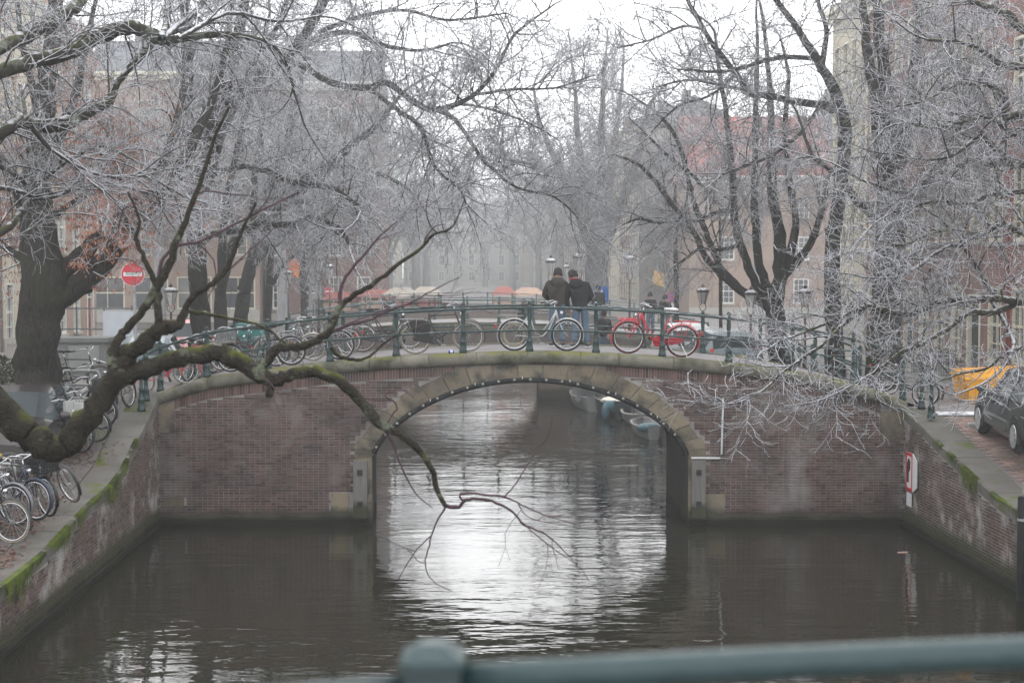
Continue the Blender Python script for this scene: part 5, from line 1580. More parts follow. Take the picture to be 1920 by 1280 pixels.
# ------------------------------------------------------------------ cars
def car(label, loc, rz, paint_m, L_=4.2, W=1.75, H=1.48, kind='hatch', group=None, fine=True):
    t = thing('parked_car', label, 'car', loc, rz, group)
    # stations from rear to front: x, sill z, belt z, roof z, half width low, half width roof
    h = H / 1.48
    if kind == 'hatch':
        stt = [(-2.08, 0.42, 0.80, 0.84, 0.70, 0.50), (-2.02, 0.26, 0.92, 0.98, 0.80, 0.62), (-1.80, 0.22, 0.95, 1.30, 0.86, 0.60), (-1.45, 0.20, 0.94, 1.42, 0.87, 0.585), (-0.7, 0.19, 0.92, 1.475, 0.875, 0.595),
               (0.05, 0.19, 0.90, 1.475, 0.875, 0.59), (0.45, 0.19, 0.89, 1.38, 0.875, 0.58), (1.05, 0.19, 0.90, 0.985, 0.87, 0.66), (1.15, 0.19, 0.90, 0.95, 0.87, 0.66), (1.6, 0.21, 0.82, 0.86, 0.85, 0.62), (1.95, 0.25, 0.70, 0.72, 0.78, 0.55), (2.08, 0.34, 0.55, 0.57, 0.66, 0.45)]
        front, wind = 6, (5, 6)
    k = L_ / 4.16
    stt = [(x * k, a, b * h, c * h, w * W / 1.75, v * W / 1.75) for x, a, b, c, w, v in stt]
    body, glass = MB(), MB()
    rows = []
    for x, a, b, c, w, v in stt:
        half = [(w * 0.9, a), (w, a + 0.12), (w * 1.0, (a + b) / 2 + 0.05), (w * 0.955, b), (v, c - 0.035), (v * 0.75, c), (0, c + 0.018)]
        rows.append([(x, -y, z) for y, z in half] + [(x, y, z) for y, z in half[::-1][1:]])
    n = len(rows[0])
    gl_ = set()
    for i in range(len(rows) - 1):
        for j in range(n - 1):
            q = [rows[i][j], rows[i + 1][j], rows[i + 1][j + 1], rows[i][j + 1]]
            side = j in (3, n - 5)
            top = 4 <= j <= n - 6
            isg = (side and 2 <= i <= 6) or (top and i == 6) or (top and i == 1)
            (glass if isg else body).add(q, [(3, 2, 1, 0)])
    body.add(rows[0], [tuple(range(n))]); body.add(rows[-1], [tuple(range(n - 1, -1, -1))])
    bd = body.build('body', paint_m, t, True)
    glass.build('window_glass', CARGLASS, t, True)
    tr = MB()
    for s in (0, n - 1):
        sg = -1 if s == 0 else 1
        # pillars and seams
        for i, hw in ((4, 0.035),):
            a, b = Vector(rows[i][3 if s == 0 else n - 4]), Vector(rows[i][4 if s == 0 else n - 5])
            tr.bar(a + Vector((0, sg * 0.004, 0)), b + Vector((0, sg * 0.004, 0)), hw, 0.012, (0, 1, 0))
        for i, fx in ((4, 0.0), (7, -0.12 * k)):
            p0, p1 = Vector(rows[i][1 if s == 0 else n - 2]), Vector(rows[i][3 if s == 0 else n - 4])
            tr.bar(p0 + Vector((fx, sg * 0.003, 0.02)), p1 + Vector((fx, sg * 0.003, -0.01)), 0.005, 0.006, (0, 1, 0))
        for i in range(2, 7):
            p0, p1 = Vector(rows[i][3 if s == 0 else n - 4]), Vector(rows[i + 1][3 if s == 0 else n - 4])
            tr.bar(p0 + Vector((0, sg * 0.006, 0)), p1 + Vector((0, sg * 0.006, 0)), 0.006, 0.012)
    tr.build('trim', BLACK, t)
    st_ = MB()
    for sg in (-1, 1):
        st_.box(-0.75 * k, 0.75 * k, sg * (W / 2 + 0.004) - 0.008, sg * (W / 2 + 0.004) + 0.008, 0.50 * h, 0.535 * h)
    st_.build('side_strip', CHROME if fine else BLACK, t)
    for sg in (-1, 1):
        for x in (-0.35 * k, 0.55 * k - 0.15):
            MB().box(x - 0.10, x + 0.08, sg * W * 0.497 - 0.012, sg * W * 0.497 + 0.022 * (1 if sg > 0 else 1), 0.755 * h, 0.785 * h).build('door_handle', paint_m, t)
        MB().ball((0.72 * k, sg * (W / 2 + 0.09), 0.97 * h), 0.11, 10, 6, (0.6, 1.0, 0.7)).build('mirror', paint_m if fine else BLACK, t, True)
        MB().ball((1.90 * k, sg * 0.60, 0.63 * h), 0.15, 10, 6, (0.75, 1.0, 0.6)).build('headlight', CHROME, t, True)
        MB().ball((-2.0 * k, sg * 0.66, 0.82 * h), 0.12, 8, 6, (0.5, 0.8, 1.4)).build('tail_light', LENS_R, t, True)
        for x in (-1.28 * k, 1.30 * k):
            wa = MB()
            y0 = sg * (W / 2 - 0.22)
            y1 = sg * (W / 2 + 0.006)
            wa.prism([(x + 0.365 * math.cos(a), max(0.17, 0.315 + 0.365 * math.sin(a))) for a in np.linspace(-0.3, math.pi + 0.3, 18)], min(y0, y1), max(y0, y1)).build('wheel_arch', BLACK, t)
            wh = MB().torus((x, y1 + sg * (-0.085), 0.315), 0.225, 0.092, 24, 8, flat=1.1).build('wheel', RUBBER, t, True)
            rm = MB()
            yy = y1 + sg * 0.018
            for q in range(10):
                a = 2 * math.pi * q / 10
                rm.bar((x + 0.03 * math.cos(a), yy, 0.315 + 0.03 * math.sin(a)), (x + 0.20 * math.cos(a), yy - sg * 0.01, 0.315 + 0.20 * math.sin(a)), 0.021, 0.012, (0, 1, 0))
            rm.torus((x, yy - sg * 0.01, 0.315), 0.205, 0.014, 24, 5)
            rm.tube([(x, yy - sg * 0.02, 0.315), (x, yy + sg * 0.008, 0.315)], 0.05, 10)
            rm.build('hub_cap', ALLOY, wh)
    MB().box(1.93 * k, 2.075 * k, -0.45, 0.45, 0.46 * h, 0.58 * h).build('grille', BLACK, t)
    MB().box(2.06 * k, 2.095 * k, -0.26, 0.26, 0.34, 0.44).build('number_plate', paint('plate yellow', (0.6, 0.45, 0.05), 0.5), t)
    MB().box(-2.11 * k, -2.075 * k, -0.26, 0.26, 0.62, 0.73).build('number_plate', MATS['plate yellow'], t)
    for s_ in (0.12, -0.32):
        MB().tube([(0.98 * k, s_, 1.0 * h), (0.70 * k, s_ + 0.3, 1.18 * h)], 0.010, 4).build('wiper', BLACK, t)
    return t
CARGLASS = mat('car glass', (0.02, 0.028, 0.03), (0.035, 0.045, 0.048), scale=1, rough=0.08, spec=0.2)
ALLOY = mat('alloy wheel', (0.5, 0.5, 0.5), (0.6, 0.6, 0.6), scale=9, rough=0.35, metal=0.6)
CGREY = mat('dark grey car paint', (0.055, 0.062, 0.065), (0.065, 0.072, 0.075), scale=1, rough=0.22, metal=0.45, world_space=False)
CSILV = mat('taupe car paint', (0.055, 0.048, 0.046), (0.07, 0.062, 0.06), scale=1, rough=0.25, metal=0.4, world_space=False)
CRED = paint('red car paint', (0.42, 0.02, 0.035), 0.25)
CWHITE = mat('white car paint', (0.46, 0.48, 0.49), (0.4, 0.42, 0.43), scale=1, rough=0.3, world_space=False)
CBLUE = paint('blue grey car paint', (0.16, 0.2, 0.22), 0.25)
def heading(px0, Y0, px1, Y1):
    a, b = P(px0, 700, Y0), P(px1, 700, Y1)
    return math.atan2(b.y - a.y, b.x - a.x)
# right car: nose towards the bridge; front wheel near pixel 1843 at Y 30, rear wheel near 1908 at Y 27.5
fw, rw = P(1843, 780, 30.0), P(1909, 800, 27.45)
hd = math.atan2(30.0 - 27.45, fw.x - rw.x)
mid = (fw + rw) / 2
nrm = Vector((math.sin(hd), -math.cos(hd), 0))
cx, cy = mid.x + nrm.x * 0.80, mid.y + nrm.y * 0.80
cr = car('dark grey hatchback parked on the right quay with its nose to the bridge', (cx, cy, 2.10), hd, CGREY)
cr.rotation_euler = (0, -0.03, hd)
# left car: facing the camera
cl_ = P(30, 800, 27.9)
ct = car('taupe hatchback parked on the left quay facing the viewer behind the mossy branch', (cl_.x - 0.22, 29.0, ground(cl_.x, 28.0) - 0.02), R(-86), CSILV, L_=3.9, W=1.68, H=1.52)
p = P(335, 640, 46); car('red hatchback parked on the left bank behind the street lamp', (p.x - 0.1, 47.5, ground(p.x, 46)), R(-70), CRED, fine=False)
p = P(292, 720, 41); car('pale grey car parked low behind the red bicycles at the left bridge foot', (p.x - 0.3, 42.0, ground(p.x, 42) - 0.35), R(98), CBLUE, fine=False)
p = P(1292, 660, 47); car('white hatchback parked on the right bank behind the red bicycle', (p.x, 48.5, ground(p.x, 47)), R(92), CWHITE, fine=False, H=1.5)
p = P(1352, 680, 43); car('pale blue grey car parked on the right bank beyond the railing posts', (p.x + 0.1, 44.2, ground(p.x, 43) - 0.05), R(95), CBLUE, fine=False, H=1.42)

# ------------------------------------------------------------------ people
SKIN = mat('skin', (0.42, 0.25, 0.18), (0.36, 0.21, 0.15), scale=8, rough=0.6, world_space=False)
JEANS = mat('blue jeans', (0.065, 0.10, 0.145), (0.10, 0.14, 0.19), scale=5, rough=0.9, bump=0.4, world_space=False)
BROWNJ = mat('brown jacket', (0.050, 0.042, 0.035), (0.036, 0.031, 0.027), scale=5, rough=0.85, bump=0.6, bscale=14, world_space=False)
BLACKJ = mat('black jacket', (0.014, 0.015, 0.017), (0.022, 0.023, 0.025), scale=5, rough=0.8, bump=0.6, bscale=14, world_space=False)
BEANIE = mat('dark knit', (0.022, 0.02, 0.02), (0.032, 0.03, 0.03), scale=30, rough=1.0, world_space=False)
SCARF = mat('red scarf', (0.36, 0.03, 0.04), (0.26, 0.025, 0.03), scale=10, rough=0.95, world_space=False)
SHOE = mat('grey shoe', (0.05, 0.05, 0.05), (0.08, 0.08, 0.08), scale=10, rough=0.8, world_space=False)
def skin_obj(name, verts, edges, radii, m, parent, root=0, sub=2, smooth=True):
    """a continuous surface grown round joined bones"""
    me = bpy.data.meshes.new(name)
    me.from_pydata([tuple(v) for v in verts], edges, [])
    o = bpy.data.objects.new(name, me)
    COL.objects.link(o)
    md = o.modifiers.new('skin', 'SKIN')
    md.use_smooth_shade = smooth
    lay_ = me.skin_vertices[0].data
    for i, r in enumerate(radii):
        lay_[i].radius = r if isinstance(r, tuple) else (r, r)
        lay_[i].use_root = (i == root)
    s = o.modifiers.new('sub', 'SUBSURF')
    s.levels = s.render_levels = sub
    dg = bpy.context.evaluated_depsgraph_get()
    me2 = bpy.data.meshes.new_from_object(o.evaluated_get(dg))
    bpy.data.objects.remove(o)
    bpy.data.meshes.remove(me)
    me2.name = name
    me2.materials.clear(); me2.materials.append(m)
    me2.polygons.foreach_set('use_smooth', [True] * len(me2.polygons))
    return put(name, me2, parent)
def person(label, loc, rz, jacket, pose, group=None, scarf=False, hood=False, strap=False):
    """x to the right, y the way they face, z up"""
    t = thing('person', label, 'person', loc, rz, group)
    J = pose
    V = [J['hip'], J['belly'], J['chest'], J['neck'], J['head'], J['crown'],
         J['sL'], J['eL'], J['wL'], J['fL'], J['sR'], J['eR'], J['wR'], J['fR'],
         J['hL'], J['kL'], J['aL'], J['tL'], J['hR'], J['kR'], J['aR'], J['tR']]
    E = [(0, 1), (1, 2), (2, 3), (3, 4), (4, 5), (2, 6), (6, 7), (7, 8), (8, 9), (2, 10), (10, 11), (11, 12), (12, 13), (0, 14), (14, 15), (15, 16), (16, 17), (0, 18), (18, 19), (19, 20), (20, 21)]
    RR = [(0.13, 0.10), (0.12, 0.09), (0.105, 0.08), 0.052, (0.075, 0.09), 0.06, 0.06, 0.042, 0.03, 0.035, 0.06, 0.042, 0.03, 0.035, 0.08, 0.055, 0.042, 0.035, 0.08, 0.055, 0.042, 0.035]
    skin_obj('body', V, E, RR, SKIN, t)
    # trousers
    V = [J['hip'], J['hL'], J['kL'], J['aL'], J['hR'], J['kR'], J['aR'], Vector(J['hip']) + Vector((0, 0, 0.12))]
    skin_obj('trousers', V, [(0, 1), (1, 2), (2, 3), (0, 4), (4, 5), (5, 6), (0, 7)], [(0.15, 0.12), 0.108, 0.082, 0.085, 0.108, 0.082, 0.085, (0.15, 0.12)], JEANS, t)
    # jacket with sleeves
    hm = Vector(J['hip']) + Vector((0, 0, J.get('hem', -0.06)))
    V = [J['belly'], hm, J['chest'], Vector(J['neck']) - Vector((0, 0, 0.02)), J['sL'], J['eL'], J['wL'], J['sR'], J['eR'], J['wR']]
    skin_obj('jacket', V, [(0, 1), (0, 2), (2, 3), (2, 4), (4, 5), (5, 6), (2, 7), (7, 8), (8, 9)], [(0.195, 0.15), (0.185, 0.145), (0.215, 0.165), (0.12, 0.12), 0.105, 0.078, 0.058, 0.098, 0.078, 0.058], jacket, t)
    nk = Vector(J['neck'])
    if hood:
        MB().ball((nk.x, nk.y - 0.12, nk.z - 0.04), 0.15, 12, 8, (1.15, 0.6, 0.85)).torus((nk.x, nk.y - 0.01, nk.z + 0.03), 0.10, 0.045, 16, 8, axis='z').build('hood', jacket, t, True)
    if scarf:
        MB().torus((nk.x, nk.y, nk.z + 0.045), 0.085, 0.045, 18, 8, axis='z').ball((nk.x - 0.09, nk.y + 0.02, nk.z + 0.06), 0.06, 8, 6).build('scarf', SCARF, t, True)
    if strap:
        a, b = Vector(J['sR']) + Vector((-0.06, -0.10, 0.07)), Vector(J['hip']) + Vector((-0.19, -0.12, 0.12))
        m_ = (a + b) / 2 + Vector((0, -0.09, 0.02))
        MB().tube([a, m_, b], 0.016, 6).build('bag_strap', BEANIE, t)
    hd = Vector(J['head'])
    cr_ = Vector(J['crown'])
    ax = (cr_ - Vector(J['neck'])).normalized()
    # face: nose, ears, eyes, mouth
    fc = MB()
    fw_ = Vector(J['face']).normalized()
    sd = fw_.cross(ax).normalized()
    c = hd
    fc.ball(c + fw_ * 0.105, 0.022, 6, 5, (0.8, 1.1, 1.2))
    for s in (-1, 1): fc.ball(c + sd * (0.088 * s), 0.03, 6, 5, (0.5, 0.7, 1.1))
    fc.build('nose_and_ears', SKIN, t, True)
    ey = MB()
    for s in (-1, 1): ey.ball(c + fw_ * 0.088 + sd * (0.035 * s) + ax * 0.03, 0.011, 6, 4)
    ey.bar(c + fw_ * 0.094 - sd * 0.025 - ax * 0.05, c + fw_ * 0.094 + sd * 0.025 - ax * 0.05, 0.005, 0.004)
    ey.build('eyes_and_mouth', BEANIE, t, True)
    bn = MB()
    rows = []
    for i, (r, h) in enumerate(((0.108, -0.02), (0.116, 0.0), (0.116, 0.045), (0.112, 0.06), (0.108, 0.10), (0.085, 0.145), (0.045, 0.172), (0.005, 0.18))):
        rows.append([c + ax * (h + 0.01) + (sd * math.cos(q) * 0.9 + fw_ * math.sin(q)) * r - fw_ * 0.005 for q in np.linspace(0, 2 * math.pi, 17)])
    bn.grid(rows).build('beanie', BEANIE, t, True)
    # hands: palm, four fingers and a thumb
    for k in ('L', 'R'):
        w_, f_ = Vector(J['w' + k]), Vector(J['f' + k])
        d = (f_ - w_).normalized()
        sidev = d.cross(Vector((0, 0, 1)))
        sidev = sidev.normalized() if sidev.length > 1e-3 else Vector((1, 0, 0))
        hV, hE, hR = [w_ - d * 0.02, w_ + d * 0.05], [(0, 1)], [0.032, (0.042, 0.024)]
        for i in range(4):
            base = w_ + d * 0.085 + sidev * (0.024 * (i - 1.5))
            ln = (0.06, 0.072, 0.067, 0.052)[i]
            n0 = len(hV)
            hV += [base, base + d * ln * 0.5 - Vector((0, 0, 0.012)), base + d * ln * 0.8 - Vector((0, 0, 0.04))]
            hE += [(1, n0), (n0, n0 + 1), (n0 + 1, n0 + 2)]; hR += [0.010, 0.009, 0.008]
        n0 = len(hV)
        s = 1 if k == 'L' else -1
        hV += [w_ + d * 0.03 + sidev * 0.045 * s, w_ + d * 0.07 + sidev * 0.062 * s - Vector((0, 0, 0.02))]
        hE += [(0, n0), (n0, n0 + 1)]; hR += [0.011, 0.009]
        skin_obj('hand', hV, hE, hR, SKIN, t, sub=1)
    for k in ('L', 'R'):
        a, b = Vector(J['a' + k]), Vector(J['t' + k])
        d = (b - a); d.z = 0; d.normalize()
        sh = skin_obj('shoe', [a + Vector((0, 0, 0.0)) - d * 0.05 + Vector((0, 0, -0.035)), a + d * 0.08 + Vector((0, 0, -0.04)), a + d * 0.19 + Vector((0, 0, -0.045))], [(0, 1), (1, 2)], [(0.048, 0.05), (0.05, 0.045), (0.045, 0.032)], SHOE, t, sub=2)
        MB().obox(a + d * 0.07 + Vector((0, 0, -0.083)), d * 0.145, Vector((-d.y, d.x, 0)) * 0.048, (0, 0, 0.008)).build('sole', WHITE, sh)
    return t
PA = dict(hip=(0, 0, 0.93), belly=(0, 0.03, 1.10), chest=(0, 0.06, 1.34), neck=(0.01, 0.10, 1.50), head=(0.015, 0.15, 1.62), crown=(0.02, 0.16, 1.70), face=(0.15, 1, -0.25),
          sL=(-0.20, 0.08, 1.41), eL=(-0.29, 0.20, 1.17), wL=(-0.17, 0.42, 1.06), fL=(-0.12, 0.50, 1.05), sR=(0.20, 0.08, 1.41), eR=(0.28, 0.20, 1.17), wR=(0.15, 0.42, 1.08), fR=(0.10, 0.50, 1.07),
          hL=(-0.10, 0, 0.88), kL=(-0.115, 0.03, 0.50), aL=(-0.13, 0.0, 0.09), tL=(-0.16, 0.17, 0.04), hR=(0.10, 0, 0.88), kR=(0.115, 0.04, 0.50), aR=(0.12, 0.02, 0.09), tR=(0.15, 0.19, 0.04), hem=-0.09)
PB = dict(hip=(0.03, 0, 0.92), belly=(0.01, 0.03, 1.09), chest=(-0.03, 0.06, 1.32), neck=(-0.07, 0.10, 1.48), head=(-0.115, 0.15, 1.595), crown=(-0.135, 0.165, 1.67), face=(-0.55, 0.8, -0.25),
          sL=(-0.22, 0.08, 1.38), eL=(-0.29, 0.10, 1.12), wL=(-0.24, 0.16, 0.88), fL=(-0.225, 0.20, 0.80), sR=(0.18, 0.08, 1.41), eR=(0.28, 0.13, 1.16), wR=(0.20, 0.36, 1.02), fR=(0.14, 0.44, 1.0),
          hL=(-0.07, 0, 0.88), kL=(-0.09, 0.04, 0.49), aL=(-0.12, 0.0, 0.09), tL=(-0.16, 0.17, 0.04), hR=(0.13, 0, 0.88), kR=(0.15, 0.03, 0.49), aR=(0.19, 0.02, 0.09), tR=(0.24, 0.18, 0.04), hem=-0.13)
YP = 34.75
p1 = P(1045, 640, YP)
person('man in a brown hooded jacket, dark beanie and jeans leaning on the far bridge railing', (p1.x, YP, ztop(p1.x) - 0.02), 0, BROWNJ, PA, hood=True, strap=True)
p1 = P(1086, 640, YP - 0.1)
person('man in a black jacket with a red scarf bending his head to his companion', (p1.x, YP - 0.1, ztop(p1.x) - 0.02), R(3), BLACKJ, PB, scarf=True, hood=True)
PC = dict(PA, sL=(-0.19, 0, 1.41), eL=(-0.25, 0.0, 1.15), wL=(-0.24, 0.1, 0.92), fL=(-0.24, 0.13, 0.84), sR=(0.19, 0, 1.41), eR=(0.25, 0.0, 1.15), wR=(0.24, 0.1, 0.92), fR=(0.24, 0.13, 0.84), chest=(0, 0.02, 1.34), neck=(0, 0.03, 1.50), head=(0, 0.06, 1.62), crown=(0, 0.06, 1.70))
far = None
for px, Y, rz, lab in ((1076 + 57, 55, 2.6, 'passer-by in dark clothes standing beyond the bridge, right of the man in black'), (1220, 64, 0.4, 'passer-by in a dark coat walking on the right bank below the street lamp'),
                       (1247, 66, 3.0, 'passer-by in dark clothes near the no stopping sign'), (1122, 66, 2.9, 'passer-by under the blue pedestrian sign'), (983, 69, 0.3, 'passer-by in a pale cap on the second bridge')):
    p_ = P(px, 600, Y)
    z = max(z2(p_.x) if 62 < Y < 68.5 and p_.x < XO(R_OFF, Y) else ground(p_.x, Y), 0)
    if far is None: far = person(lab, (p_.x, Y, z), rz, BLACKJ, PC, 'passers-by in the fog'); o = far
    else: o = copy_tree(far); o['label'] = lab
    o.location = (p_.x, Y, z); o.rotation_euler = (0, 0, rz)

# ------------------------------------------------------------------ bare frosted trees
BARK = mat('wet bark', (0.016, 0.014, 0.012), (0.062, 0.056, 0.048), scale=9, rough=0.9, bump=1.0, bdist=0.06, bscale=30, stretch=(3, 3, 0.45), stain=((0.05, 0.058, 0.028), 1.2, 0.55, 0.75), frost=0.0)
BARKM = mat('mossy bark', (0.022, 0.019, 0.015), (0.045, 0.039, 0.029), scale=7, rough=0.95, bump=1.0, bdist=0.05, bscale=34, stain=((0.13, 0.14, 0.10), 4.5, 0.60, 0.68), moss=((0.085, 0.095, 0.02), 3.5, 0.30, 0.68, 0.90), frost=-0.10)
BARKR = mat('rimed mossy bark', (0.026, 0.023, 0.019), (0.05, 0.045, 0.036), scale=5, rough=0.95, bump=1.0, bscale=22, stain=((0.16, 0.17, 0.13), 2.6, 0.56, 0.66), moss=((0.09, 0.10, 0.035), 2.2, 0.3, 0.6, 0.95), frost=0.10)
BRANCH = mat('frosted branch', (0.040, 0.035, 0.032), (0.07, 0.063, 0.058), scale=4, rough=0.9, frost=0.30)
TWIG = mat('rimed twig', (0.17, 0.16, 0.16), (0.12, 0.11, 0.11), scale=3, rough=0.9, frost=0.50)
FARTWIG = mat('haze pale far twig', (0.36, 0.36, 0.365), (0.46, 0.46, 0.47), scale=2, rough=0.95)  # rimed far twigs, paled further so their colour stands in for fog
PURPLE = mat('purple twig', (0.055, 0.032, 0.042), (0.08, 0.05, 0.055), scale=5, rough=0.8)
LEAF = mat('dry linden bract', (0.42, 0.17, 0.10), (0.32, 0.13, 0.085), scale=8, rough=0.8, piece=0.3)

def tubes(name, lines, mats, parent, sides=None, kind=None):
    """all polylines (points, radii) as one mesh of tapered tubes, built in batches of equal length"""
    groups = {}
    for pts, rad in lines:
        r0 = rad[0]
        k = sides or (12 if r0 > 0.12 else 8 if r0 > 0.05 else 5 if r0 > 0.02 else 4 if r0 > 0.012 else 3)
        groups.setdefault((len(pts), k), []).append((pts, rad))
    allv, alli, nv = [], [], 0
    for (n, k), L in groups.items():
        A = np.array([p for p, _ in L], dtype=np.float64)           # m, n, 3
        Rr = np.array([r for _, r in L], dtype=np.float64)
        T = np.empty_like(A)
        T[:, 1:-1] = A[:, 2:] - A[:, :-2]
        T[:, 0] = A[:, 1] - A[:, 0]
        T[:, -1] = A[:, -1] - A[:, -2]
        T /= np.maximum(np.linalg.norm(T, axis=2, keepdims=True), 1e-9)
        mean = A[:, -1] - A[:, 0]
        ref = np.zeros_like(mean)
        ax = np.argmin(np.abs(mean), axis=1)
        ref[np.arange(len(L)), ax] = 1
        U = np.cross(T, ref[:, None, :])
        U /= np.maximum(np.linalg.norm(U, axis=2, keepdims=True), 1e-9)
        W = np.cross(T, U)
        ang = np.arange(k) * 2 * math.pi / k
        V = A[:, :, None, :] + (U[:, :, None, :] * np.cos(ang)[None, None, :, None] + W[:, :, None, :] * np.sin(ang)[None, None, :, None]) * Rr[:, :, None, None]
        if k >= 8:
            hsh = np.sin(V[..., 0] * 41.0 + 1.3 * np.sin(V[..., 2] * 17.0)) * np.sin(V[..., 1] * 37.0 + V[..., 2] * 23.0) + 0.6 * np.sin(V[..., 2] * 61.0 + V[..., 0] * 29.0)
            V = A[:, :, None, :] + (V - A[:, :, None, :]) * (1 + 0.055 * hsh)[..., None]
        m = len(L)
        base = (np.arange(m) * n * k)[:, None, None] + (np.arange(n - 1) * k)[None, :, None]
        j = np.arange(k)[None, None, :]
        j2 = (np.arange(k) + 1) % k
        q = np.stack([base + j, base + j2[None, None, :], base + k + j2[None, None, :], base + k + j], axis=-1).reshape(-1, 4) + nv
        allv.append(V.reshape(-1, 3)); alli.append(q)
        nv += m * n * k
    V = np.concatenate(allv); I = np.concatenate(alli)
    me = bpy.data.meshes.new(name)
    me.vertices.add(len(V)); me.vertices.foreach_set('co', V.astype(np.float32).ravel())
    me.loops.add(I.size); me.loops.foreach_set('vertex_index', I.astype(np.int32).ravel())
    me.polygons.add(len(I)); me.polygons.foreach_set('loop_start', np.arange(0, I.size, 4, dtype=np.int32))
    me.polygons.foreach_set('use_smooth', np.ones(len(I), dtype=bool))
    me.materials.append(mats)
    me.update(calc_edges=True)
    o = put(name, me, parent)
    if kind: o['kind'] = kind
    return o

def norm3(x, y, z):
    l = math.sqrt(x * x + y * y + z * z) or 1.0
    return x / l, y / l, z / l
class Grow:
    """levels: 1 branch, 2 branchlet, 3 twig"""
    def __init__(self, seed, length=(0, 2.2, 0.95, 0.36), dens=(2.2, 5.0, 7.0), rad=(0, 0.020, 0.0095, 0.0062), droop=(0, 0.10, 0.14, 0.03), wander=(0, 0.25, 0.30, 0.36), up=0.2, maxlev=3, ang=(0.55, 1.15), towards=None, twig_min=0.0045):
        self.r = random.Random(seed)
        self.len, self.dens, self.rad, self.droop, self.wander, self.up, self.maxlev, self.ang, self.tw = length, dens, rad, droop, wander, up, maxlev, ang, towards
        self.out = {1: [], 2: [], 3: []}
        self.tmin = twig_min
    def spawn(self, pts, rads, lev, t0=0.15, t1=1.0, dscale=1.0, lscale=1.0):
        """children of level lev along a polyline"""
        r = self.r
        seg = []
        tot = 0.0
        for a, b in zip(pts[:-1], pts[1:]):
            d = math.dist(a, b); seg.append((tot, d)); tot += d
        if tot < 1e-6: return
        n = tot * (t1 - t0) * self.dens[lev - 1] * dscale
        n = int(n) + (1 if r.random() < n - int(n) else 0)
        for i in range(n):
            t = t0 + (t1 - t0) * (i + r.random()) / n
            s = t * tot
            k = 0
            while k < len(seg) - 1 and seg[k + 1][0] <= s: k += 1
            f = (s - seg[k][0]) / max(seg[k][1], 1e-9)
            a, b = pts[k], pts[k + 1]
            p = (a[0] + (b[0] - a[0]) * f, a[1] + (b[1] - a[1]) * f, a[2] + (b[2] - a[2]) * f)
            tx, ty, tz = norm3(b[0] - a[0], b[1] - a[1], b[2] - a[2])
            pr = rads[k] + (rads[k + 1] - rads[k]) * f
            # direction at an angle to the parent
            ux, uy, uz = norm3(r.gauss(0, 1), r.gauss(0, 1), r.gauss(0, 1) + (0.25 if lev == 1 else 0.1))
            dt = ux * tx + uy * ty + uz * tz
            ux, uy, uz = norm3(ux - dt * tx, uy - dt * ty, uz - dt * tz)
            an = r.uniform(*self.ang)
            c, sn = math.cos(an), math.sin(an)
            dx, dy, dz = tx * c + ux * sn, ty * c + uy * sn, tz * c + uz * sn
            if self.tw and lev == 1:
                dx += self.tw[0]; dy += self.tw[1]; dz += self.tw[2]
            L = self.len[lev] * lscale * r.uniform(0.55, 1.3) * (1.15 - 0.55 * t)
            self.branch(p, norm3(dx, dy, dz), L, min(pr * 0.75, self.rad[lev] * r.uniform(0.8, 1.25)), lev, lscale)
    def branch(self, p, d, L, rad, lev, lscale=1.0):
        r = self.r
        n = (0, 7, 5, 4)[lev]
        st = L / (n - 1)
        pts, rads = [p], [rad]
        x, y, z = p
        dx, dy, dz = d
        w, dr = self.wander[lev], self.droop[lev]
        bend = (r.gauss(0, w), r.gauss(0, w), r.gauss(0, w))
        for i in range(1, n):
            g = i / (n - 1)
            dx += bend[0] * 0.5 + r.gauss(0, w * 0.6); dy += bend[1] * 0.5 + r.gauss(0, w * 0.6); dz += bend[2] * 0.5 + r.gauss(0, w * 0.6) + self.up * (0.5 - g) * 0.4 - dr * g + (0.10 * g if lev > 1 else 0.0)
            dx, dy, dz = norm3(dx, dy, dz)
            x += dx * st; y += dy * st; z += dz * st
            pts.append((x, y, z))
            rads.append(max(self.tmin, rad * (1 - 0.62 * g)))
        self.out[lev].append((pts, rads))
        if lev < self.maxlev:
            self.spawn(pts, rads, lev + 1, 0.12, 1.0, 1.0, lscale)
def smooth_path(pts, rads, sub=4, jit=0.0, rg=None):
    """Catmull-Rom through the points, with a little crookedness"""
    P_ = [Vector(p) for p in pts]
    out, ro = [], []
    n = len(P_)
    for i in range(n - 1):
        p0, p1, p2, p3 = P_[max(i - 1, 0)], P_[i], P_[i + 1], P_[min(i + 2, n - 1)]
        for k in range(sub):
            t = k / sub
            q = 0.5 * ((2 * p1) + (p2 - p0) * t + (2 * p0 - 5 * p1 + 4 * p2 - p3) * t * t + (3 * p1 - p0 - 3 * p2 + p3) * t ** 3)
            rr = rads[i] + (rads[i + 1] - rads[i]) * t
            if jit and rg and (i or k): q += Vector((rg.gauss(0, jit), rg.gauss(0, jit), rg.gauss(0, jit))) * rr
            out.append(tuple(q)); ro.append(rr * (1 + (rg.gauss(0, 0.05) if rg and jit else 0)))
    out.append(tuple(P_[-1])); ro.append(rads[-1])
    return out, ro
def traced(pix, Y, dY=0.0, w=None):
    """pixel trace (x, y, width in px[, extra depth]) -> points and radii at depth Y; dY spreads it in depth along its course"""
    pts, rads = [], []
    n = len(pix)
    for i, q in enumerate(pix):
        yy = Y + dY * i / max(1, n - 1) + (q[3] if len(q) > 3 else 0)
        pts.append(tuple(P(q[0], q[1], yy))); rads.append(q[2] / 2 * yy / F_PX)
    return pts, rads

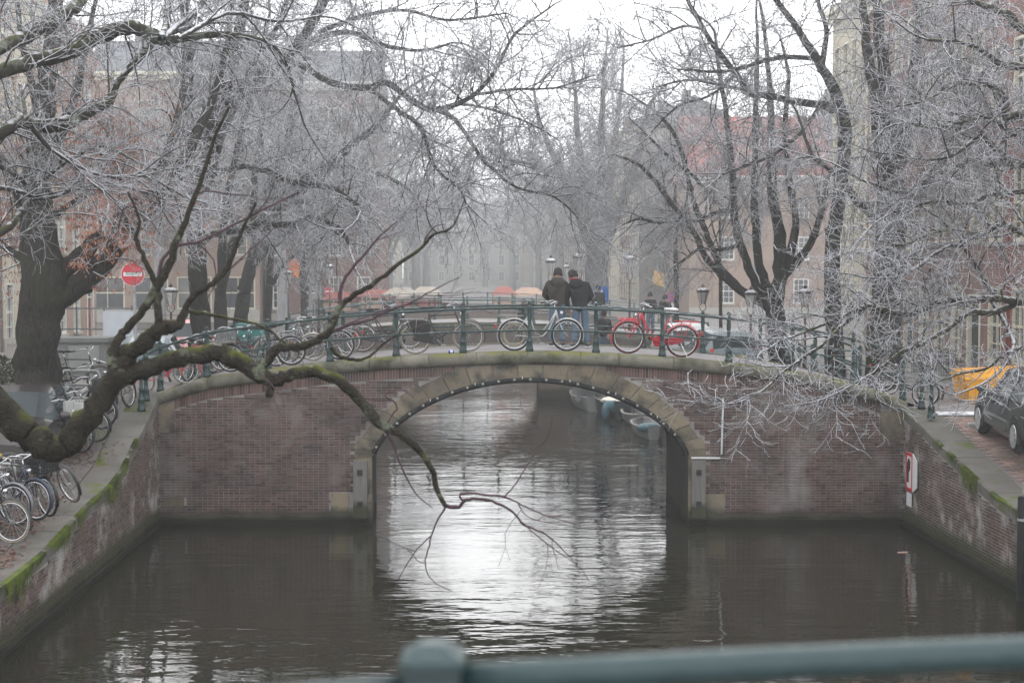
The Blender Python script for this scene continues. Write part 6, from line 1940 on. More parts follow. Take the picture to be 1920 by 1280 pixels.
def tree(label, base_px, Y, trunk, stems, grow, seed, bark=BARK, group=None, twigm=TWIG, branchm=BRANCH, name='bare_tree', jit=0.35, dscale=1.0, t0=0.2, root=True, stem_d=None):
    rg = random.Random(seed)
    tp, tr_ = smooth_path(*trunk, 4, jit * 0.15, rg)
    gx, gy = tp[0][0], tp[0][1]
    t = thing(name, label, 'tree', (0, 0, 0), 0, group)
    lines = [(tp, tr_)]
    if root:
        gz = ground(gx, gy) - 0.05
        if tp[0][2] > gz + 0.05:
            n = 6
            x0, y0, z0 = tp[0]
            ext = [(x0, y0, gz + (z0 - gz) * i / n) for i in range(n)]
            lines[0] = (ext + tp, [tr_[0] * (1 + 0.35 * (1 - i / n) ** 3) for i in range(n)] + tr_)
    tubes('trunk', lines, bark, t)
    G = grow
    for i, s in enumerate(stems):
        sp, sr = smooth_path(*s, 4, jit * 0.3, rg)
        tubes('limb', [(sp, sr)], bark if sr[0] > 0.04 else branchm, t)
        G.spawn(sp, sr, 1, t0, 1.0, dscale * (stem_d[i] if stem_d else 1.0))
        # the tip carries on
        d = [sp[-1][k] - sp[-2][k] for k in range(3)]
        G.branch(sp[-1], norm3(*d), G.len[1] * 0.8, max(sr[-1], 0.008), 1)
    crown(t, G, branchm, twigm)
    return t
TRI = [0]
def crown(t, G, branchm, twigm):
    c = None
    if G.out[1]:
        c = tubes('crown', G.out[1], branchm, t)
    tw = G.out[2] + G.out[3]
    if tw:
        o = tubes('twigs', tw, twigm, c or t)
        o['kind'] = 'stuff'

FBRANCH = mat('rimed hazed far branch', (0.2, 0.2, 0.2), (0.3, 0.3, 0.305), scale=2, rough=0.95)  # rime plus a haze tone put into the branch colour
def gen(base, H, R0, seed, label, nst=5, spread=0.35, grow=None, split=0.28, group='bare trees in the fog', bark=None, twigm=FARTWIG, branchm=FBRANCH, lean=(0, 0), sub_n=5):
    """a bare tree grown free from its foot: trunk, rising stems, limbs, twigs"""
    bark = bark or HAZEBARK
    rg = random.Random(seed)
    t = thing('bare_tree', label, 'tree', base, 0, group)
    zs = H * split
    trunk = [(0, 0, -0.1), (lean[0] * 0.3, lean[1] * 0.3, zs * 0.5), (lean[0], lean[1], zs), (lean[0] * 1.3, lean[1] * 1.3, H * 0.55), (lean[0] * 1.5, lean[1] * 1.5, H * 0.85)]
    tp, tr_ = smooth_path(trunk, [R0 * 1.25, R0, R0 * 0.9, R0 * 0.5, R0 * 0.12], 4, 0.05, rg)
    tubes('trunk', [(tp, tr_)], bark, t)
    for k in range(nst):
        a = 2 * math.pi * (k + rg.uniform(-0.3, 0.3)) / nst
        z0 = zs * rg.uniform(0.85, 1.5)
        s = rg.uniform(0.7, 1.25) * spread
        x0, y0 = lean[0] * z0 / zs * 0.95, lean[1] * z0 / zs * 0.95
        hh = H * rg.uniform(0.72, 1.0)
        pts = [(x0, y0, z0)]
        for f, q in ((0.25, 0.30), (0.5, 0.58), (0.75, 0.82), (1.0, 1.0)):
            rr = H * s * q
            pts.append((x0 + rr * math.cos(a) + rg.gauss(0, 0.25), y0 + rr * math.sin(a) + rg.gauss(0, 0.25), z0 + (hh - z0) * f ** 0.85))
        r1 = R0 * rg.uniform(0.42, 0.6)
        sp, sr = smooth_path(pts, [r1, r1 * 0.8, r1 * 0.55, r1 * 0.32, r1 * 0.12], 4, 0.2, rg)
        tubes('limb', [(sp, sr)], bark, t)
        # secondary limbs
        for m in range(sub_n):
            i = rg.randrange(3, len(sp) - 3)
            d = norm3(math.cos(a + rg.uniform(-1.4, 1.4)), math.sin(a + rg.uniform(-1.4, 1.4)), rg.uniform(0.15, 1.0))
            L_ = H * rg.uniform(0.12, 0.25)
            p = sp[i]
            q = [(p[0] + d[0] * L_ * f + rg.gauss(0, 0.1), p[1] + d[1] * L_ * f + rg.gauss(0, 0.1), p[2] + d[2] * L_ * f - 0.25 * L_ * f * f) for f in (0, 0.35, 0.7, 1.0)]
            r2 = sr[i] * 0.55
            s2, q2 = smooth_path(q, [r2, r2 * 0.75, r2 * 0.5, r2 * 0.25], 3, 0.2, rg)
            grow.out[1].append((s2, q2))
            grow.spawn(s2, q2, 1, 0.2, 1.0)
        grow.spawn(sp, sr, 1, 0.3, 1.0)
    crown(t, grow, branchm, twigm)
    return t

# ---- near left tree reaching over the water with the mossy crooked branch (Y about 13)
YA = 13.0
gA = Grow(101, length=(0, 0.8, 0.42, 0.22), dens=(1.1, 2.6, 3.0), rad=(0, 0.009, 0.0045, 0.003), up=0.3, twig_min=0.0018, droop=(0, 0.05, 0.05, 0.0))
foot = (-7.75, 13.2, gl(-7.4, 13.2) - 0.1)
tA = thing('bare_tree', 'near tree whose mossy crooked branch reaches over the water from the left', 'tree')
rgA = random.Random(3)
e0 = P(-330, 470, YA)
tp, tr_ = smooth_path([foot, (-7.7, 13.2, 2.6), (-7.55, 13.1, 4.4), (-7.6, 13.0, 6.6), (-7.3, 13.4, 9.5), (-7.6, 13.9, 13)], [0.42, 0.34, 0.32, 0.25, 0.18, 0.1], 5, 0.05, rgA)
tubes('trunk', [(tp, tr_)], BARKM, tA)
def limbA(pix, m=BARKM, jit=0.12, spawn=0.0, dY=0.0, t0=0.2, first=None, Y=YA):
    pts, rads = traced(pix, Y, dY)
    if first: pts, rads = [first] + pts, [rads[0] * 1.15] + rads
    sp, sr = smooth_path(pts, rads, 5, jit, rgA)
    tubes('limb' if sr[0] > 0.015 else 'branch', [(sp, sr)], m, tA)
    if spawn: gA.spawn(sp, sr, 1, t0, 1.0, spawn)
    return sp
limbA([(-330, 480, 74), (-160, 610, 70), (0, 768, 62), (50, 812, 56), (96, 842, 50), (132, 826, 46), (180, 765, 44), (222, 702, 42)], first=(-7.5, 13.1, 4.9))
limbA([(222, 702, 44), (250, 700, 36), (300, 682, 33), (350, 668, 32), (400, 660, 34), (440, 672, 36), (480, 700, 30), (510, 712, 27), (545, 702, 22), (590, 697, 22), (640, 716, 22), (690, 768, 19), (715, 797, 19), (750, 812, 16), (785, 842, 13), (810, 880, 11), (820, 920, 10), (835, 948, 9)], spawn=0.25)
limbA([(508, 712, 20), (506, 728, 17), (505, 744, 15)], BARKM, 0.1)
limbA([(835, 948, 8), (858, 950, 7), (880, 935, 6), (915, 937, 5), (955, 955, 4.5), (985, 985, 4), (1025, 1002, 3), (1075, 1050, 1.6)], PURPLE, 0.3, 1.6)
limbA([(868, 938, 5), (862, 928, 5), (880, 925, 5), (945, 932, 4.5), (985, 950, 3.5), (1030, 968, 2.6), (1090, 985, 1.5)], PURPLE, 0.3, 1.6)
limbA([(945, 932, 4), (968, 905, 3), (1000, 855, 2.4), (1028, 812, 1.5)], PURPLE, 0.3, 1.0)
limbA([(838, 945, 5), (815, 985, 4), (802, 1030, 3.5), (797, 1055, 3), (803, 1078, 2.5), (820, 1095, 2), (848, 1108, 1.5)], PURPLE, 0.3, 1.2)
limbA([(797, 1055, 2.5), (785, 1052, 2), (775, 1040, 1.6), (762, 1028, 1.2)], PURPLE, 0.2)
limbA([(718, 800, 6), (738, 835, 4.5), (755, 880, 3.5), (780, 925, 2.5), (812, 952, 1.5)], PURPLE, 0.3, 0.8)
limbA([(725, 795, 4), (745, 760, 4), (722, 740, 3), (750, 730, 2.5), (775, 745, 2)], PURPLE, 0.4, 1.0)
limbA([(222, 702, 42), (214, 670, 26), (220, 642, 18), (242, 612, 16), (270, 580, 15), (294, 537, 18), (315, 502, 17), (332, 452, 14), (347, 415, 11), (380, 330, 9), (400, 265, 7), (430, 200, 5)], BARKM, 0.15, 0.9, t0=0.4)
limbA([(226, 696, 38), (245, 660, 32), (277, 636, 30), (306, 614, 28), (333, 610, 19), (350, 575, 14), (363, 555, 12), (400, 530, 11), (427, 500, 10), (450, 440, 7), (480, 380, 5)], BARKM, 0.15, 0.9, t0=0.5)
limbA([(306, 614, 22), (298, 600, 16), (296, 545, 14), (288, 522, 12), (270, 485, 10), (255, 445, 8), (262, 415, 6), (240, 360, 5)], BARKM, 0.2, 0.9, t0=0.4)
limbA([(294, 537, 8), (303, 492, 7), (330, 462, 6), (380, 450, 5), (470, 405, 4), (560, 360, 3)], PURPLE, 0.2, 0.9)
limbA([(345, 584, 9), (375, 587, 8), (430, 597, 6), (490, 612, 5), (530, 640, 4), (560, 662, 2.5)], BARKM, 0.25, 0.8)
limbA([(487, 690, 22), (507, 667, 19), (525, 651, 16), (550, 651, 15), (575, 647, 15), (607, 630, 15), (625, 605, 13), (637, 575, 11), (670, 550, 10), (707, 527, 9), (745, 497, 8), (790, 465, 6), (812, 440, 5), (838, 432, 4), (853, 418, 3), (872, 372, 1.6)], BARKM, 0.15, 0.5, t0=0.55)
limbA([(820, 437, 4), (806, 420, 3.4), (800, 390, 2.6), (806, 355, 1.6)], PURPLE, 0.2, 1.0)
limbA([(637, 570, 8), (640, 538, 7), (652, 513, 6), (683, 476, 5), (715, 440, 3), (745, 415, 1.8)], PURPLE, 0.25, 1.0)
limbA([(600, 634, 8), (650, 610, 6), (690, 600, 5), (735, 580, 4), (775, 565, 3.4), (810, 545, 2.5), (860, 520, 1.5)], PURPLE, 0.25, 1.2)
limbA([(620, 652, 10), (640, 668, 8), (668, 675, 7), (692, 668, 5.5), (725, 640, 4), (760, 622, 3), (800, 612, 2)], BARKM, 0.25, 0.8)
limbA([(610, 630, 5), (690, 592, 4), (790, 568, 3), (880, 575, 2.2), (930, 590, 1.5)], PURPLE, 0.25, 1.0)
crown(tA, gA, PURPLE, PURPLE)

# ---- upper left tree with thick mossy limbs (Y about 18)
gB = Grow(102, length=(0, 1.5, 0.75, 0.30), dens=(4.2, 7.0, 9.5), rad=(0, 0.013, 0.0065, 0.0046), up=0.1, twig_min=0.0034)
YB = 18.0
def ltrace(lst, Y, dY=0): return [traced(q, Y, dY) for q in lst]
stB = ltrace([
    [(-160, 165, 34), (0, 92, 26), (36, 74, 26), (91, 44, 26), (138, 14, 25), (165, -25, 22), (200, -80, 18)],
    [(-160, 200, 38), (0, 136, 26), (55, 118, 27), (135, 98, 27), (168, 77, 30), (219, 56, 28), (255, 53, 27), (286, 66, 26), (303, 74, 24), (330, 73, 16), (383, 66, 13), (437, 66, 12), (492, 77, 11), (521, 96, 9), (540, 128, 7), (552, 175, 4)],
    [(-160, 330, 34), (0, 250, 22), (36, 228, 27), (73, 237, 26), (128, 230, 25), (164, 208, 24), (205, 194, 16), (222, 155, 12), (250, 120, 14), (273, 95, 14), (294, 76, 12)],
    [(303, 72, 18), (311, 45, 15), (316, 5, 13), (330, -40, 10)],
    [(-120, 480, 20), (0, 436, 15), (36, 402, 15), (55, 366, 13), (57, 300, 9), (50, 240, 8), (42, 170, 6)],
    [(300, 74, 14), (332, 50, 12), (370, 20, 11), (400, -30, 9)],
    [(-100, 30, 26), (0, -5, 20), (40, -40, 16)],
    [(-120, 300, 14), (0, 312, 10), (60, 345, 8), (130, 300, 7), (190, 275, 6), (250, 300, 5)],
    [(-120, 380, 12), (0, 352, 10), (80, 372, 8), (160, 350, 7), (240, 352, 5), (320, 380, 4)],
    [(335, 72, 10), (395, 38, 9), (440, 24, 8), (520, 40, 6), (600, 30, 4)],
    [(60, 240, 12), (110, 290, 9), (190, 330, 8), (270, 330, 6), (330, 360, 4)]], YB, 2.5)
fB = P(-300, 640, YB)
tree('tree at the upper left with thick mossy limbs and rimed twigs', None, YB, ([(fB.x, YB, gl(fB.x + 0.6, YB)), (fB.x, YB, 3.6), (fB.x + 0.2, YB, 6.0), (fB.x + 0.3, YB, 9.0)], [0.4, 0.34, 0.3, 0.2]), stB, gB, 12, bark=BARKR, t0=0.12)

# ---- big left trunk with the dry brown bracts (Y 30)
gC = Grow(103, length=(0, 2.0, 0.95, 0.38), dens=(3.4, 6.0, 8.0), rad=(0, 0.02, 0.009, 0.0066), up=0.05, twig_min=0.0046)
trC = traced([(70, 765, 92), (70, 700, 84), (70, 640, 80), (82, 560, 88), (75, 470, 74), (70, 380, 58), (72, 280, 46), (85, 180, 38), (100, 60, 30), (105, -40, 22)], 30.0)
stC = ltrace([
    [(92, 575, 50), (130, 545, 44), (180, 508, 40), (225, 455, 36), (265, 410, 32), (310, 360, 28), (345, 300, 22), (380, 230, 18), (410, 150, 14), (430, 60, 10)],
    [(95, 520, 40), (140, 490, 34), (190, 440, 30), (240, 400, 26), (290, 340, 20), (320, 270, 16), (340, 190, 12)],
    [(70, 440, 30), (40, 380, 24), (10, 310, 20), (-40, 230, 16), (-80, 120, 12)],
    [(72, 330, 26), (110, 260, 20), (140, 180, 16), (160, 90, 12), (180, 0, 8)],
    [(75, 420, 20), (130, 385, 14), (190, 350, 10), (250, 330, 7), (310, 340, 4)],
    [(72, 500, 18), (20, 470, 14), (-30, 430, 10)],
    [(80, 240, 18), (60, 160, 14), (40, 70, 10), (30, -20, 7)]], 30.0, 1.5)
tC = tree('big dark trunked tree at the left edge with dry orange brown bracts', None, 30, trC, stC, gC, 13, bark=BARK, t0=0.12)
lv = MB()
rg = random.Random(55)
src = [q for q in gC.out[2] + gC.out[3] + gC.out[1]]
cnt = 0
while cnt < 13000:
    pts, _ = src[rg.randrange(len(src))]
    p = pts[rg.randrange(1, len(pts))]
    s_ = F_PX / p[1]
    px_, py_ = 960 + p[0] * s_, 505 - (p[2] - CAM_Z) * s_
    w_ = math.exp(-((px_ - 110) / 130) ** 2 - ((py_ - 370) / 190) ** 2)
    if rg.random() > w_ * 1.2: continue
    cnt += 1
    for q in range(rg.randint(1, 2)):
        a = rg.uniform(0, 6.3); l, w = rg.uniform(0.05, 0.10), rg.uniform(0.009, 0.016)
        c, s = math.cos(a) * w, math.sin(a) * w
        tx, ty = rg.gauss(0, 0.35) * l, rg.gauss(0, 0.35) * l
        x, y, z = p[0] + rg.gauss(0, 0.05), p[1] + rg.gauss(0, 0.05), p[2] - rg.uniform(0.0, 0.05)
        lv.add([(x, y, z), (x - c + tx * 0.5, y - s + ty * 0.5, z - l * 0.5), (x + tx, y + ty, z - l), (x + c + tx * 0.5, y + s + ty * 0.5, z - l * 0.5)], [(0, 1, 2, 3)])
tag(lv.build('dry_bracts', LEAF, tC), kind='stuff')

# ---- left trunks behind the railing
gD = Grow(104, length=(0, 2.6, 1.2, 0.5), dens=(3.1, 5.6, 7.2), rad=(0, 0.022, 0.011, 0.0085), up=0.0, twig_min=0.0062, droop=(0, 0.16, 0.2, 0.05))
stD = ltrace([
    [(370, 470, 30), (366, 400, 26), (366, 340, 24), (400, 237, 23), (430, 146, 21), (456, 18, 18), (470, -50, 15)],
    [(375, 380, 28), (396, 300, 26), (430, 200, 26), (470, 160, 24), (510, 130, 22), (547, 100, 21), (598, 22, 18), (620, -40, 15)],
    [(366, 330, 22), (352, 230, 20), (350, 120, 18), (345, -20, 14)],
    [(378, 332, 16), (420, 320, 12), (459, 312, 11), (503, 322, 11), (540, 340, 11), (576, 346, 12), (620, 352, 10), (650, 370, 8), (680, 390, 5)],
    [(372, 460, 14), (400, 440, 12), (438, 434, 11), (492, 421, 11), (547, 421, 11), (591, 408, 10), (638, 430, 8), (655, 460, 5)],
    [(520, 130, 14), (560, 120, 13), (600, 145, 12), (640, 160, 12), (690, 165, 12), (722, 154, 12), (760, 180, 12), (800, 204, 12), (830, 204, 11), (870, 190, 10), (900, 168, 8), (930, 130, 7), (960, 72, 6), (985, 48, 5), (1040, 8, 3)],
    [(890, 178, 6), (920, 174, 6), (960, 168, 5), (1040, 165, 4), (1110, 142, 2.5)],
    [(815, 205, 9), (850, 222, 8), (880, 262, 7), (905, 300, 7), (930, 322, 6), (970, 352, 5), (1040, 370, 4), (1085, 410, 2.5)],
    [(690, 166, 10), (722, 188, 9), (750, 210, 9), (790, 240, 8), (805, 290, 7), (825, 325, 6), (860, 352, 5), (875, 385, 3)],
    [(850, 195, 6), (900, 200, 5), (950, 215, 4), (1000, 235, 3), (1050, 265, 2)],
    [(547, 100, 14), (600, 70, 12), (660, 62, 10), (720, 85, 8), (790, 95, 6), (850, 80, 4)],
    [(440, 190, 14), (480, 110, 12), (520, 50, 10), (545, -20, 8)],
    [(600, 60, 10), (680, 30, 8), (760, 20, 6), (840, 38, 5), (950, 25, 3)]], 46.0, -7.0)
tree('dark double limbed left bank tree whose long branch hangs over the canal', None, 48,
     traced([(378, 690, 42), (378, 640, 38), (373, 560, 36), (370, 480, 34), (368, 400, 30)], 46.0), stD, gD, 14, t0=0.22, dscale=1.05)
gE = Grow(105, length=(0, 2.6, 1.3, 0.55), dens=(2.8, 5.0, 6.2), rad=(0, 0.024, 0.013, 0.010), up=0.0, twig_min=0.0075, droop=(0, 0.16, 0.2, 0.05))
stE = ltrace([
    [(414, 560, 20), (425, 490, 22), (450, 440, 22), (474, 427, 22), (529, 383, 22), (580, 343, 20), (640, 290, 15), (700, 240, 10), (750, 180, 6)],
    [(415, 520, 16), (420, 420, 14), (440, 300, 12), (470, 180, 10), (500, 60, 7)],
    [(530, 383, 12), (600, 378, 10), (660, 392, 8), (710, 420, 5)],
    [(620, 310, 9), (690, 320, 8), (760, 350, 6), (800, 400, 4)]], 57.0, -3.0)
tree('dark tree leaning right over the canal just behind the double limbed one', None, 58, traced([(418, 650, 27), (415, 600, 25), (413, 540, 23)], 57.0), stE, gE, 15, t0=0.25)
gF = Grow(106, length=(0, 2.6, 1.3, 0.55), dens=(2.8, 5.0, 6.2), rad=(0, 0.026, 0.014, 0.011), up=0.05, twig_min=0.008, droop=(0, 0.12, 0.18, 0.05))
stF = ltrace([
    [(457, 545, 26), (470, 500, 24), (488, 440, 20), (505, 380, 17), (530, 290, 14), (560, 180, 10), (580, 60, 6)],
    [(470, 500, 18), (500, 470, 16), (550, 430, 12), (610, 400, 9), (670, 395, 5)],
    [(480, 460, 16), (475, 360, 13), (490, 240, 10), (500, 120, 7)]], 62.0, 0.0)
tree('dark tree with a bent foot, third of the left bank trunks', None, 62, traced([(440, 650, 34), (447, 620, 29), (453, 580, 27), (457, 550, 26)], 62.0), stF, gF, 16, t0=0.25)
gG = Grow(107, length=(0, 1.5, 0.8, 0.4), dens=(1.2, 2.5, 3.0), rad=(0, 0.022, 0.013, 0.011), twig_min=0.009)
tree('slim straight mossy trunk beside the far left lamps', None, 75, traced([(571, 650, 14), (569, 560, 13), (567, 470, 12), (566, 380, 10)], 72.0),
     ltrace([[(566, 400, 9), (550, 320, 7), (540, 240, 5)], [(567, 420, 8), (590, 350, 6), (610, 280, 4)]], 72.0), gG, 17, bark=BARKM)
gG2 = Grow(108, length=(0, 1.8, 0.9, 0.4), dens=(1.2, 2.5, 3.0), rad=(0, 0.022, 0.013, 0.011), twig_min=0.009)
tree('slim dark trunk beside the white sash window on the left bank', None, 66, traced([(500, 650, 17), (502, 590, 15), (505, 520, 14), (508, 450, 12)], 66.0),
     ltrace([[(508, 460, 10), (520, 400, 8), (560, 320, 6), (600, 250, 4)], [(506, 540, 8), (530, 500, 7), (550, 480, 5)], [(508, 450, 9), (495, 350, 7), (490, 250, 5)]], 66.0), gG2, 18)

# ---- right: many stemmed tree (Y 50)
gH = Grow(109, length=(0, 2.4, 1.1, 0.48), dens=(3.1, 5.6, 6.8), rad=(0, 0.020, 0.0105, 0.0085), up=0.05, twig_min=0.0062, droop=(0, 0.10, 0.16, 0.04))
stH = ltrace([
    [(1445, 575, 26), (1420, 560, 20), (1396, 549, 17), (1363, 524, 14), (1327, 488, 12), (1304, 441, 11), (1288, 416, 11), (1262, 385, 10), (1220, 330, 8), (1190, 305, 6), (1150, 290, 3)],
    [(1400, 552, 14), (1370, 522, 12), (1350, 500, 12), (1340, 477, 11), (1324, 438, 11), (1312, 407, 11), (1301, 380, 10), (1293, 343, 9), (1271, 266, 8), (1240, 220, 6), (1200, 190, 4)],
    [(1448, 570, 20), (1418, 533, 16), (1399, 489, 15), (1384, 442, 15), (1376, 399, 14), (1377, 382, 14), (1369, 292, 12), (1362, 219, 11), (1350, 140, 8), (1340, 60, 5)],
    [(1450, 560, 22), (1434, 528, 17), (1421, 482, 16), (1417, 427, 15), (1414, 370, 14), (1417, 255, 12), (1417, 190, 10), (1420, 90, 7)],
    [(1456, 560, 28), (1462, 500, 25), (1462, 440, 22), (1450, 370, 19), (1446, 300, 16), (1446, 219, 13), (1440, 120, 9), (1430, 30, 6)],
    [(1460, 545, 22), (1478, 490, 17), (1492, 420, 14), (1480, 340, 12), (1472, 240, 10), (1480, 140, 7)],
    [(1465, 520, 18), (1510, 470, 15), (1535, 420, 12), (1550, 340, 10)],
    [(1384, 442, 10), (1376, 399, 9), (1340, 400, 8), (1315, 412, 7), (1270, 416, 6), (1228, 417, 6), (1200, 410, 5), (1170, 420, 3)],
    [(1386, 460, 8), (1350, 468, 7), (1310, 468, 6), (1290, 482, 5), (1270, 495, 3)],
    [(1340, 380, 8), (1300, 330, 7), (1250, 290, 6), (1200, 240, 4)]], 50.0, -3.0)
tree('many stemmed tree fanning out from one foot on the right bank behind the railing', None, 50, traced([(1461, 700, 42), (1458, 640, 38), (1455, 590, 36), (1455, 555, 32)], 50.0), stH, gH, 19, t0=0.28, dscale=0.9)
# ---- right: leaning trunk (Y 42)
gI = Grow(110, length=(0, 2.3, 1.1, 0.46), dens=(2.9, 5.4, 6.8), rad=(0, 0.020, 0.010, 0.0078), up=0.05, twig_min=0.0056)
stI = ltrace([
    [(1565, 430, 28), (1578, 330, 26), (1585, 255, 26), (1570, 182, 22), (1541, 128, 17), (1500, 60, 13), (1440, -20, 9)],
    [(1560, 205, 16), (1544, 198, 15), (1493, 191, 13), (1439, 180, 12), (1406, 171, 12), (1377, 135, 11), (1337, 84, 10), (1311, 40, 9), (1289, 0, 8), (1262, -50, 6)],
    [(1520, 110, 10), (1470, 108, 9), (1430, 115, 8), (1391, 128, 7), (1340, 135, 5), (1290, 130, 3)],
    [(1541, 128, 12), (1550, 60, 10), (1536, 10, 8), (1530, -40, 6)],
    [(1540, 195, 8), (1500, 250, 7), (1450, 290, 6), (1400, 310, 5), (1350, 330, 3)],
    [(1406, 171, 7), (1350, 160, 6), (1290, 150, 5), (1230, 165, 3)],
    [(1320, 55, 6), (1280, 50, 5), (1220, 75, 4), (1160, 90, 2.5)],
    [(1380, 140, 6), (1330, 180, 5), (1270, 200, 4), (1220, 250, 2.5)]], 42.0, -4.0)
tree('tall dark leaning tree right of the many stemmed one', None, 42, traced([(1570, 720, 36), (1566, 640, 32), (1560, 560, 31), (1562, 430, 29)], 42.0), stI, gI, 20, t0=0.2, dscale=0.95)
# ---- right: thick trunk (Y 38)
gJ = Grow(111, length=(0, 2.2, 1.05, 0.44), dens=(3.2, 5.8, 7.4), rad=(0, 0.02, 0.010, 0.0075), up=0.05, twig_min=0.0052)
stJ = ltrace([
    [(1668, 330, 44), (1650, 240, 26), (1636, 160, 20), (1624, 80, 17), (1615, -30, 14)],
    [(1672, 330, 40), (1668, 240, 28), (1660, 150, 24), (1648, 50, 20), (1642, -30, 16)],
    [(1676, 340, 30), (1700, 240, 24), (1712, 140, 19), (1725, 20, 14)],
    [(1660, 420, 20), (1610, 380, 16), (1570, 330, 12), (1530, 300, 8)],
    [(1690, 400, 20), (1740, 340, 16), (1790, 260, 12), (1820, 170, 8)]], 38.0, -2.0)
tree('thick dark trunk near the right bridge foot behind the rimed twigs', None, 38, traced([(1655, 740, 72), (1656, 680, 66), (1662, 560, 62), (1672, 440, 56), (1670, 340, 50)], 38.0), stJ, gJ, 21, t0=0.25)
# ---- right: tree outside the frame whose rimed branches fill the right side (Y 23)
gK = Grow(112, length=(0, 1.5, 0.75, 0.32), dens=(5.4, 7.6, 10.0), rad=(0, 0.013, 0.0072, 0.0056), up=0.12, twig_min=0.0042, towards=(-0.25, 0, 0), droop=(0, 0.10, 0.12, 0.0))
stK = ltrace([
    [(2040, 100, 26), (1920, 56, 17), (1895, 30, 15), (1870, 20, 13), (1835, 8, 10), (1790, -10, 7)],
    [(2040, 150, 22), (1920, 126, 15), (1873, 118, 13), (1840, 95, 9), (1800, 80, 7), (1740, 75, 5)],
    [(2040, 230, 20), (1920, 213, 14), (1884, 219, 13), (1887, 193, 12), (1869, 168, 10), (1840, 157, 8), (1790, 160, 6), (1730, 190, 5), (1680, 200, 3)],
    [(2040, 330, 20), (1920, 308, 13), (1894, 312, 12), (1854, 266, 10), (1826, 262, 8), (1790, 290, 6), (1740, 300, 5), (1680, 290, 3)],
    [(1900, 300, 13), (1860, 308, 12), (1821, 299, 10), (1789, 313, 9), (1741, 335, 8), (1700, 360, 7), (1650, 350, 5), (1600, 330, 4)],
    [(2040, 350, 16), (1920, 359, 10), (1858, 365, 9), (1811, 384, 9), (1767, 376, 7), (1720, 385, 5), (1670, 400, 4)],
    [(2040, 560, 26), (1920, 566, 15), (1866, 559, 13), (1811, 562, 14), (1769, 563, 13), (1730, 578, 14), (1698, 589, 13), (1656, 583, 13), (1625, 575, 11), (1590, 590, 8), (1540, 610, 6), (1490, 630, 4)],
    [(1900, 570, 14), (1863, 586, 12), (1818, 586, 12), (1785, 609, 10), (1737, 641, 9), (1688, 661, 8), (1650, 690, 6), (1600, 720, 4)],
    [(1625, 577, 10), (1581, 608, 8), (1543, 646, 8), (1510, 668, 7), (1490, 682, 6), (1462, 702, 5), (1430, 733, 4), (1395, 750, 2.5)],
    [(1866, 559, 10), (1830, 500, 9), (1800, 460, 8), (1760, 470, 7), (1720, 500, 6), (1680, 520, 5), (1620, 520, 4)],
    [(1860, 565, 9), (1900, 640, 8), (1880, 690, 6), (1840, 720, 5), (1790, 740, 3)],
    [(2040, 440, 16), (1930, 440, 11), (1880, 420, 9), (1840, 440, 8), (1790, 430, 6), (1740, 440, 5), (1690, 460, 4), (1640, 450, 3)],
    [(2000, 640, 16), (1930, 650, 11), (1890, 660, 8), (1850, 690, 6), (1800, 700, 5), (1750, 720, 3)],
    [(2040, 250, 16), (1940, 260, 11), (1900, 250, 9), (1850, 220, 7), (1800, 230, 6), (1750, 240, 5), (1700, 230, 4)]], 23.5, -2.0)
fK = P(2140, 600, 24.5)
tree('tree standing beyond the right edge whose rimed crooked branches fill the right side', None, 24.5, ([(fK.x, 24.5, gr(fK.x, 24.5)), (fK.x, 24.5, 4.5), (fK.x - 0.1, 24.5, 7.0), (fK.x - 0.3, 24.3, 10.5)], [0.42, 0.36, 0.3, 0.18]), stK, gK, 22, bark=BARKR, t0=0.15, stem_d=[1, 1, 1, 1, 1, 1, 0.75, 0.55, 0.55, 0.85, 0.3, 1, 0.25, 1])

# ---- trees in the fog
HAZEBARK = mat('rimed hazed far bark', (0.20, 0.20, 0.20), (0.30, 0.30, 0.30), scale=2, rough=0.95, stretch=(3, 3, 0.7), frost=0.1)  # paler than rime alone: haze is painted into the trunk colour
def far_grow(seed, k=1.0): return Grow(seed, length=(0, 2.4 * k, 1.2 * k, 0.6), dens=(2.0, 3.4, 3.2), rad=(0, 0.030, 0.018, 0.015), up=0.15, twig_min=0.012, droop=(0, 0.06, 0.1, 0.02), maxlev=3)
gL = far_grow(120, 1.35)
stL = ltrace([
    [(1118, 440, 40), (1098, 350, 18), (1084, 260, 12), (1078, 170, 7), (1070, 100, 3)],
    [(1122, 440, 38), (1127, 340, 18), (1128, 240, 12), (1132, 150, 7), (1138, 80, 3)],
    [(1128, 440, 36), (1142, 350, 17), (1154, 250, 11), (1166, 160, 6), (1170, 90, 3)],
    [(1110, 460, 30), (1078, 380, 18), (1042, 300, 13), (1012, 230, 8), (1000, 160, 4)],
    [(1130, 460, 26), (1170, 370, 16), (1200, 280, 12), (1215, 200, 7)],
    [(1112, 400, 18), (1060, 340, 12), (1000, 310, 8), (950, 300, 4)],
    [(1136, 420, 16), (1190, 340, 12), (1240, 290, 7)]], 115.0, 0.0)
CBARK = mat('part hazed far bark', (0.075, 0.075, 0.074), (0.12, 0.12, 0.12), scale=2, rough=0.95, stretch=(3, 3, 0.7))  # lightened from the near bark, part of the haze is in the colour
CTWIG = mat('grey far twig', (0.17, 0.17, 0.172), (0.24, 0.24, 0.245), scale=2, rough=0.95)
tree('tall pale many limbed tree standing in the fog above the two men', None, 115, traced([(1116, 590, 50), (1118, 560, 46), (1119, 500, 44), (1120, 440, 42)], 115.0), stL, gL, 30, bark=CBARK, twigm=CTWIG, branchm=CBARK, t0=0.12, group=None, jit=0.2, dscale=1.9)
protos = []
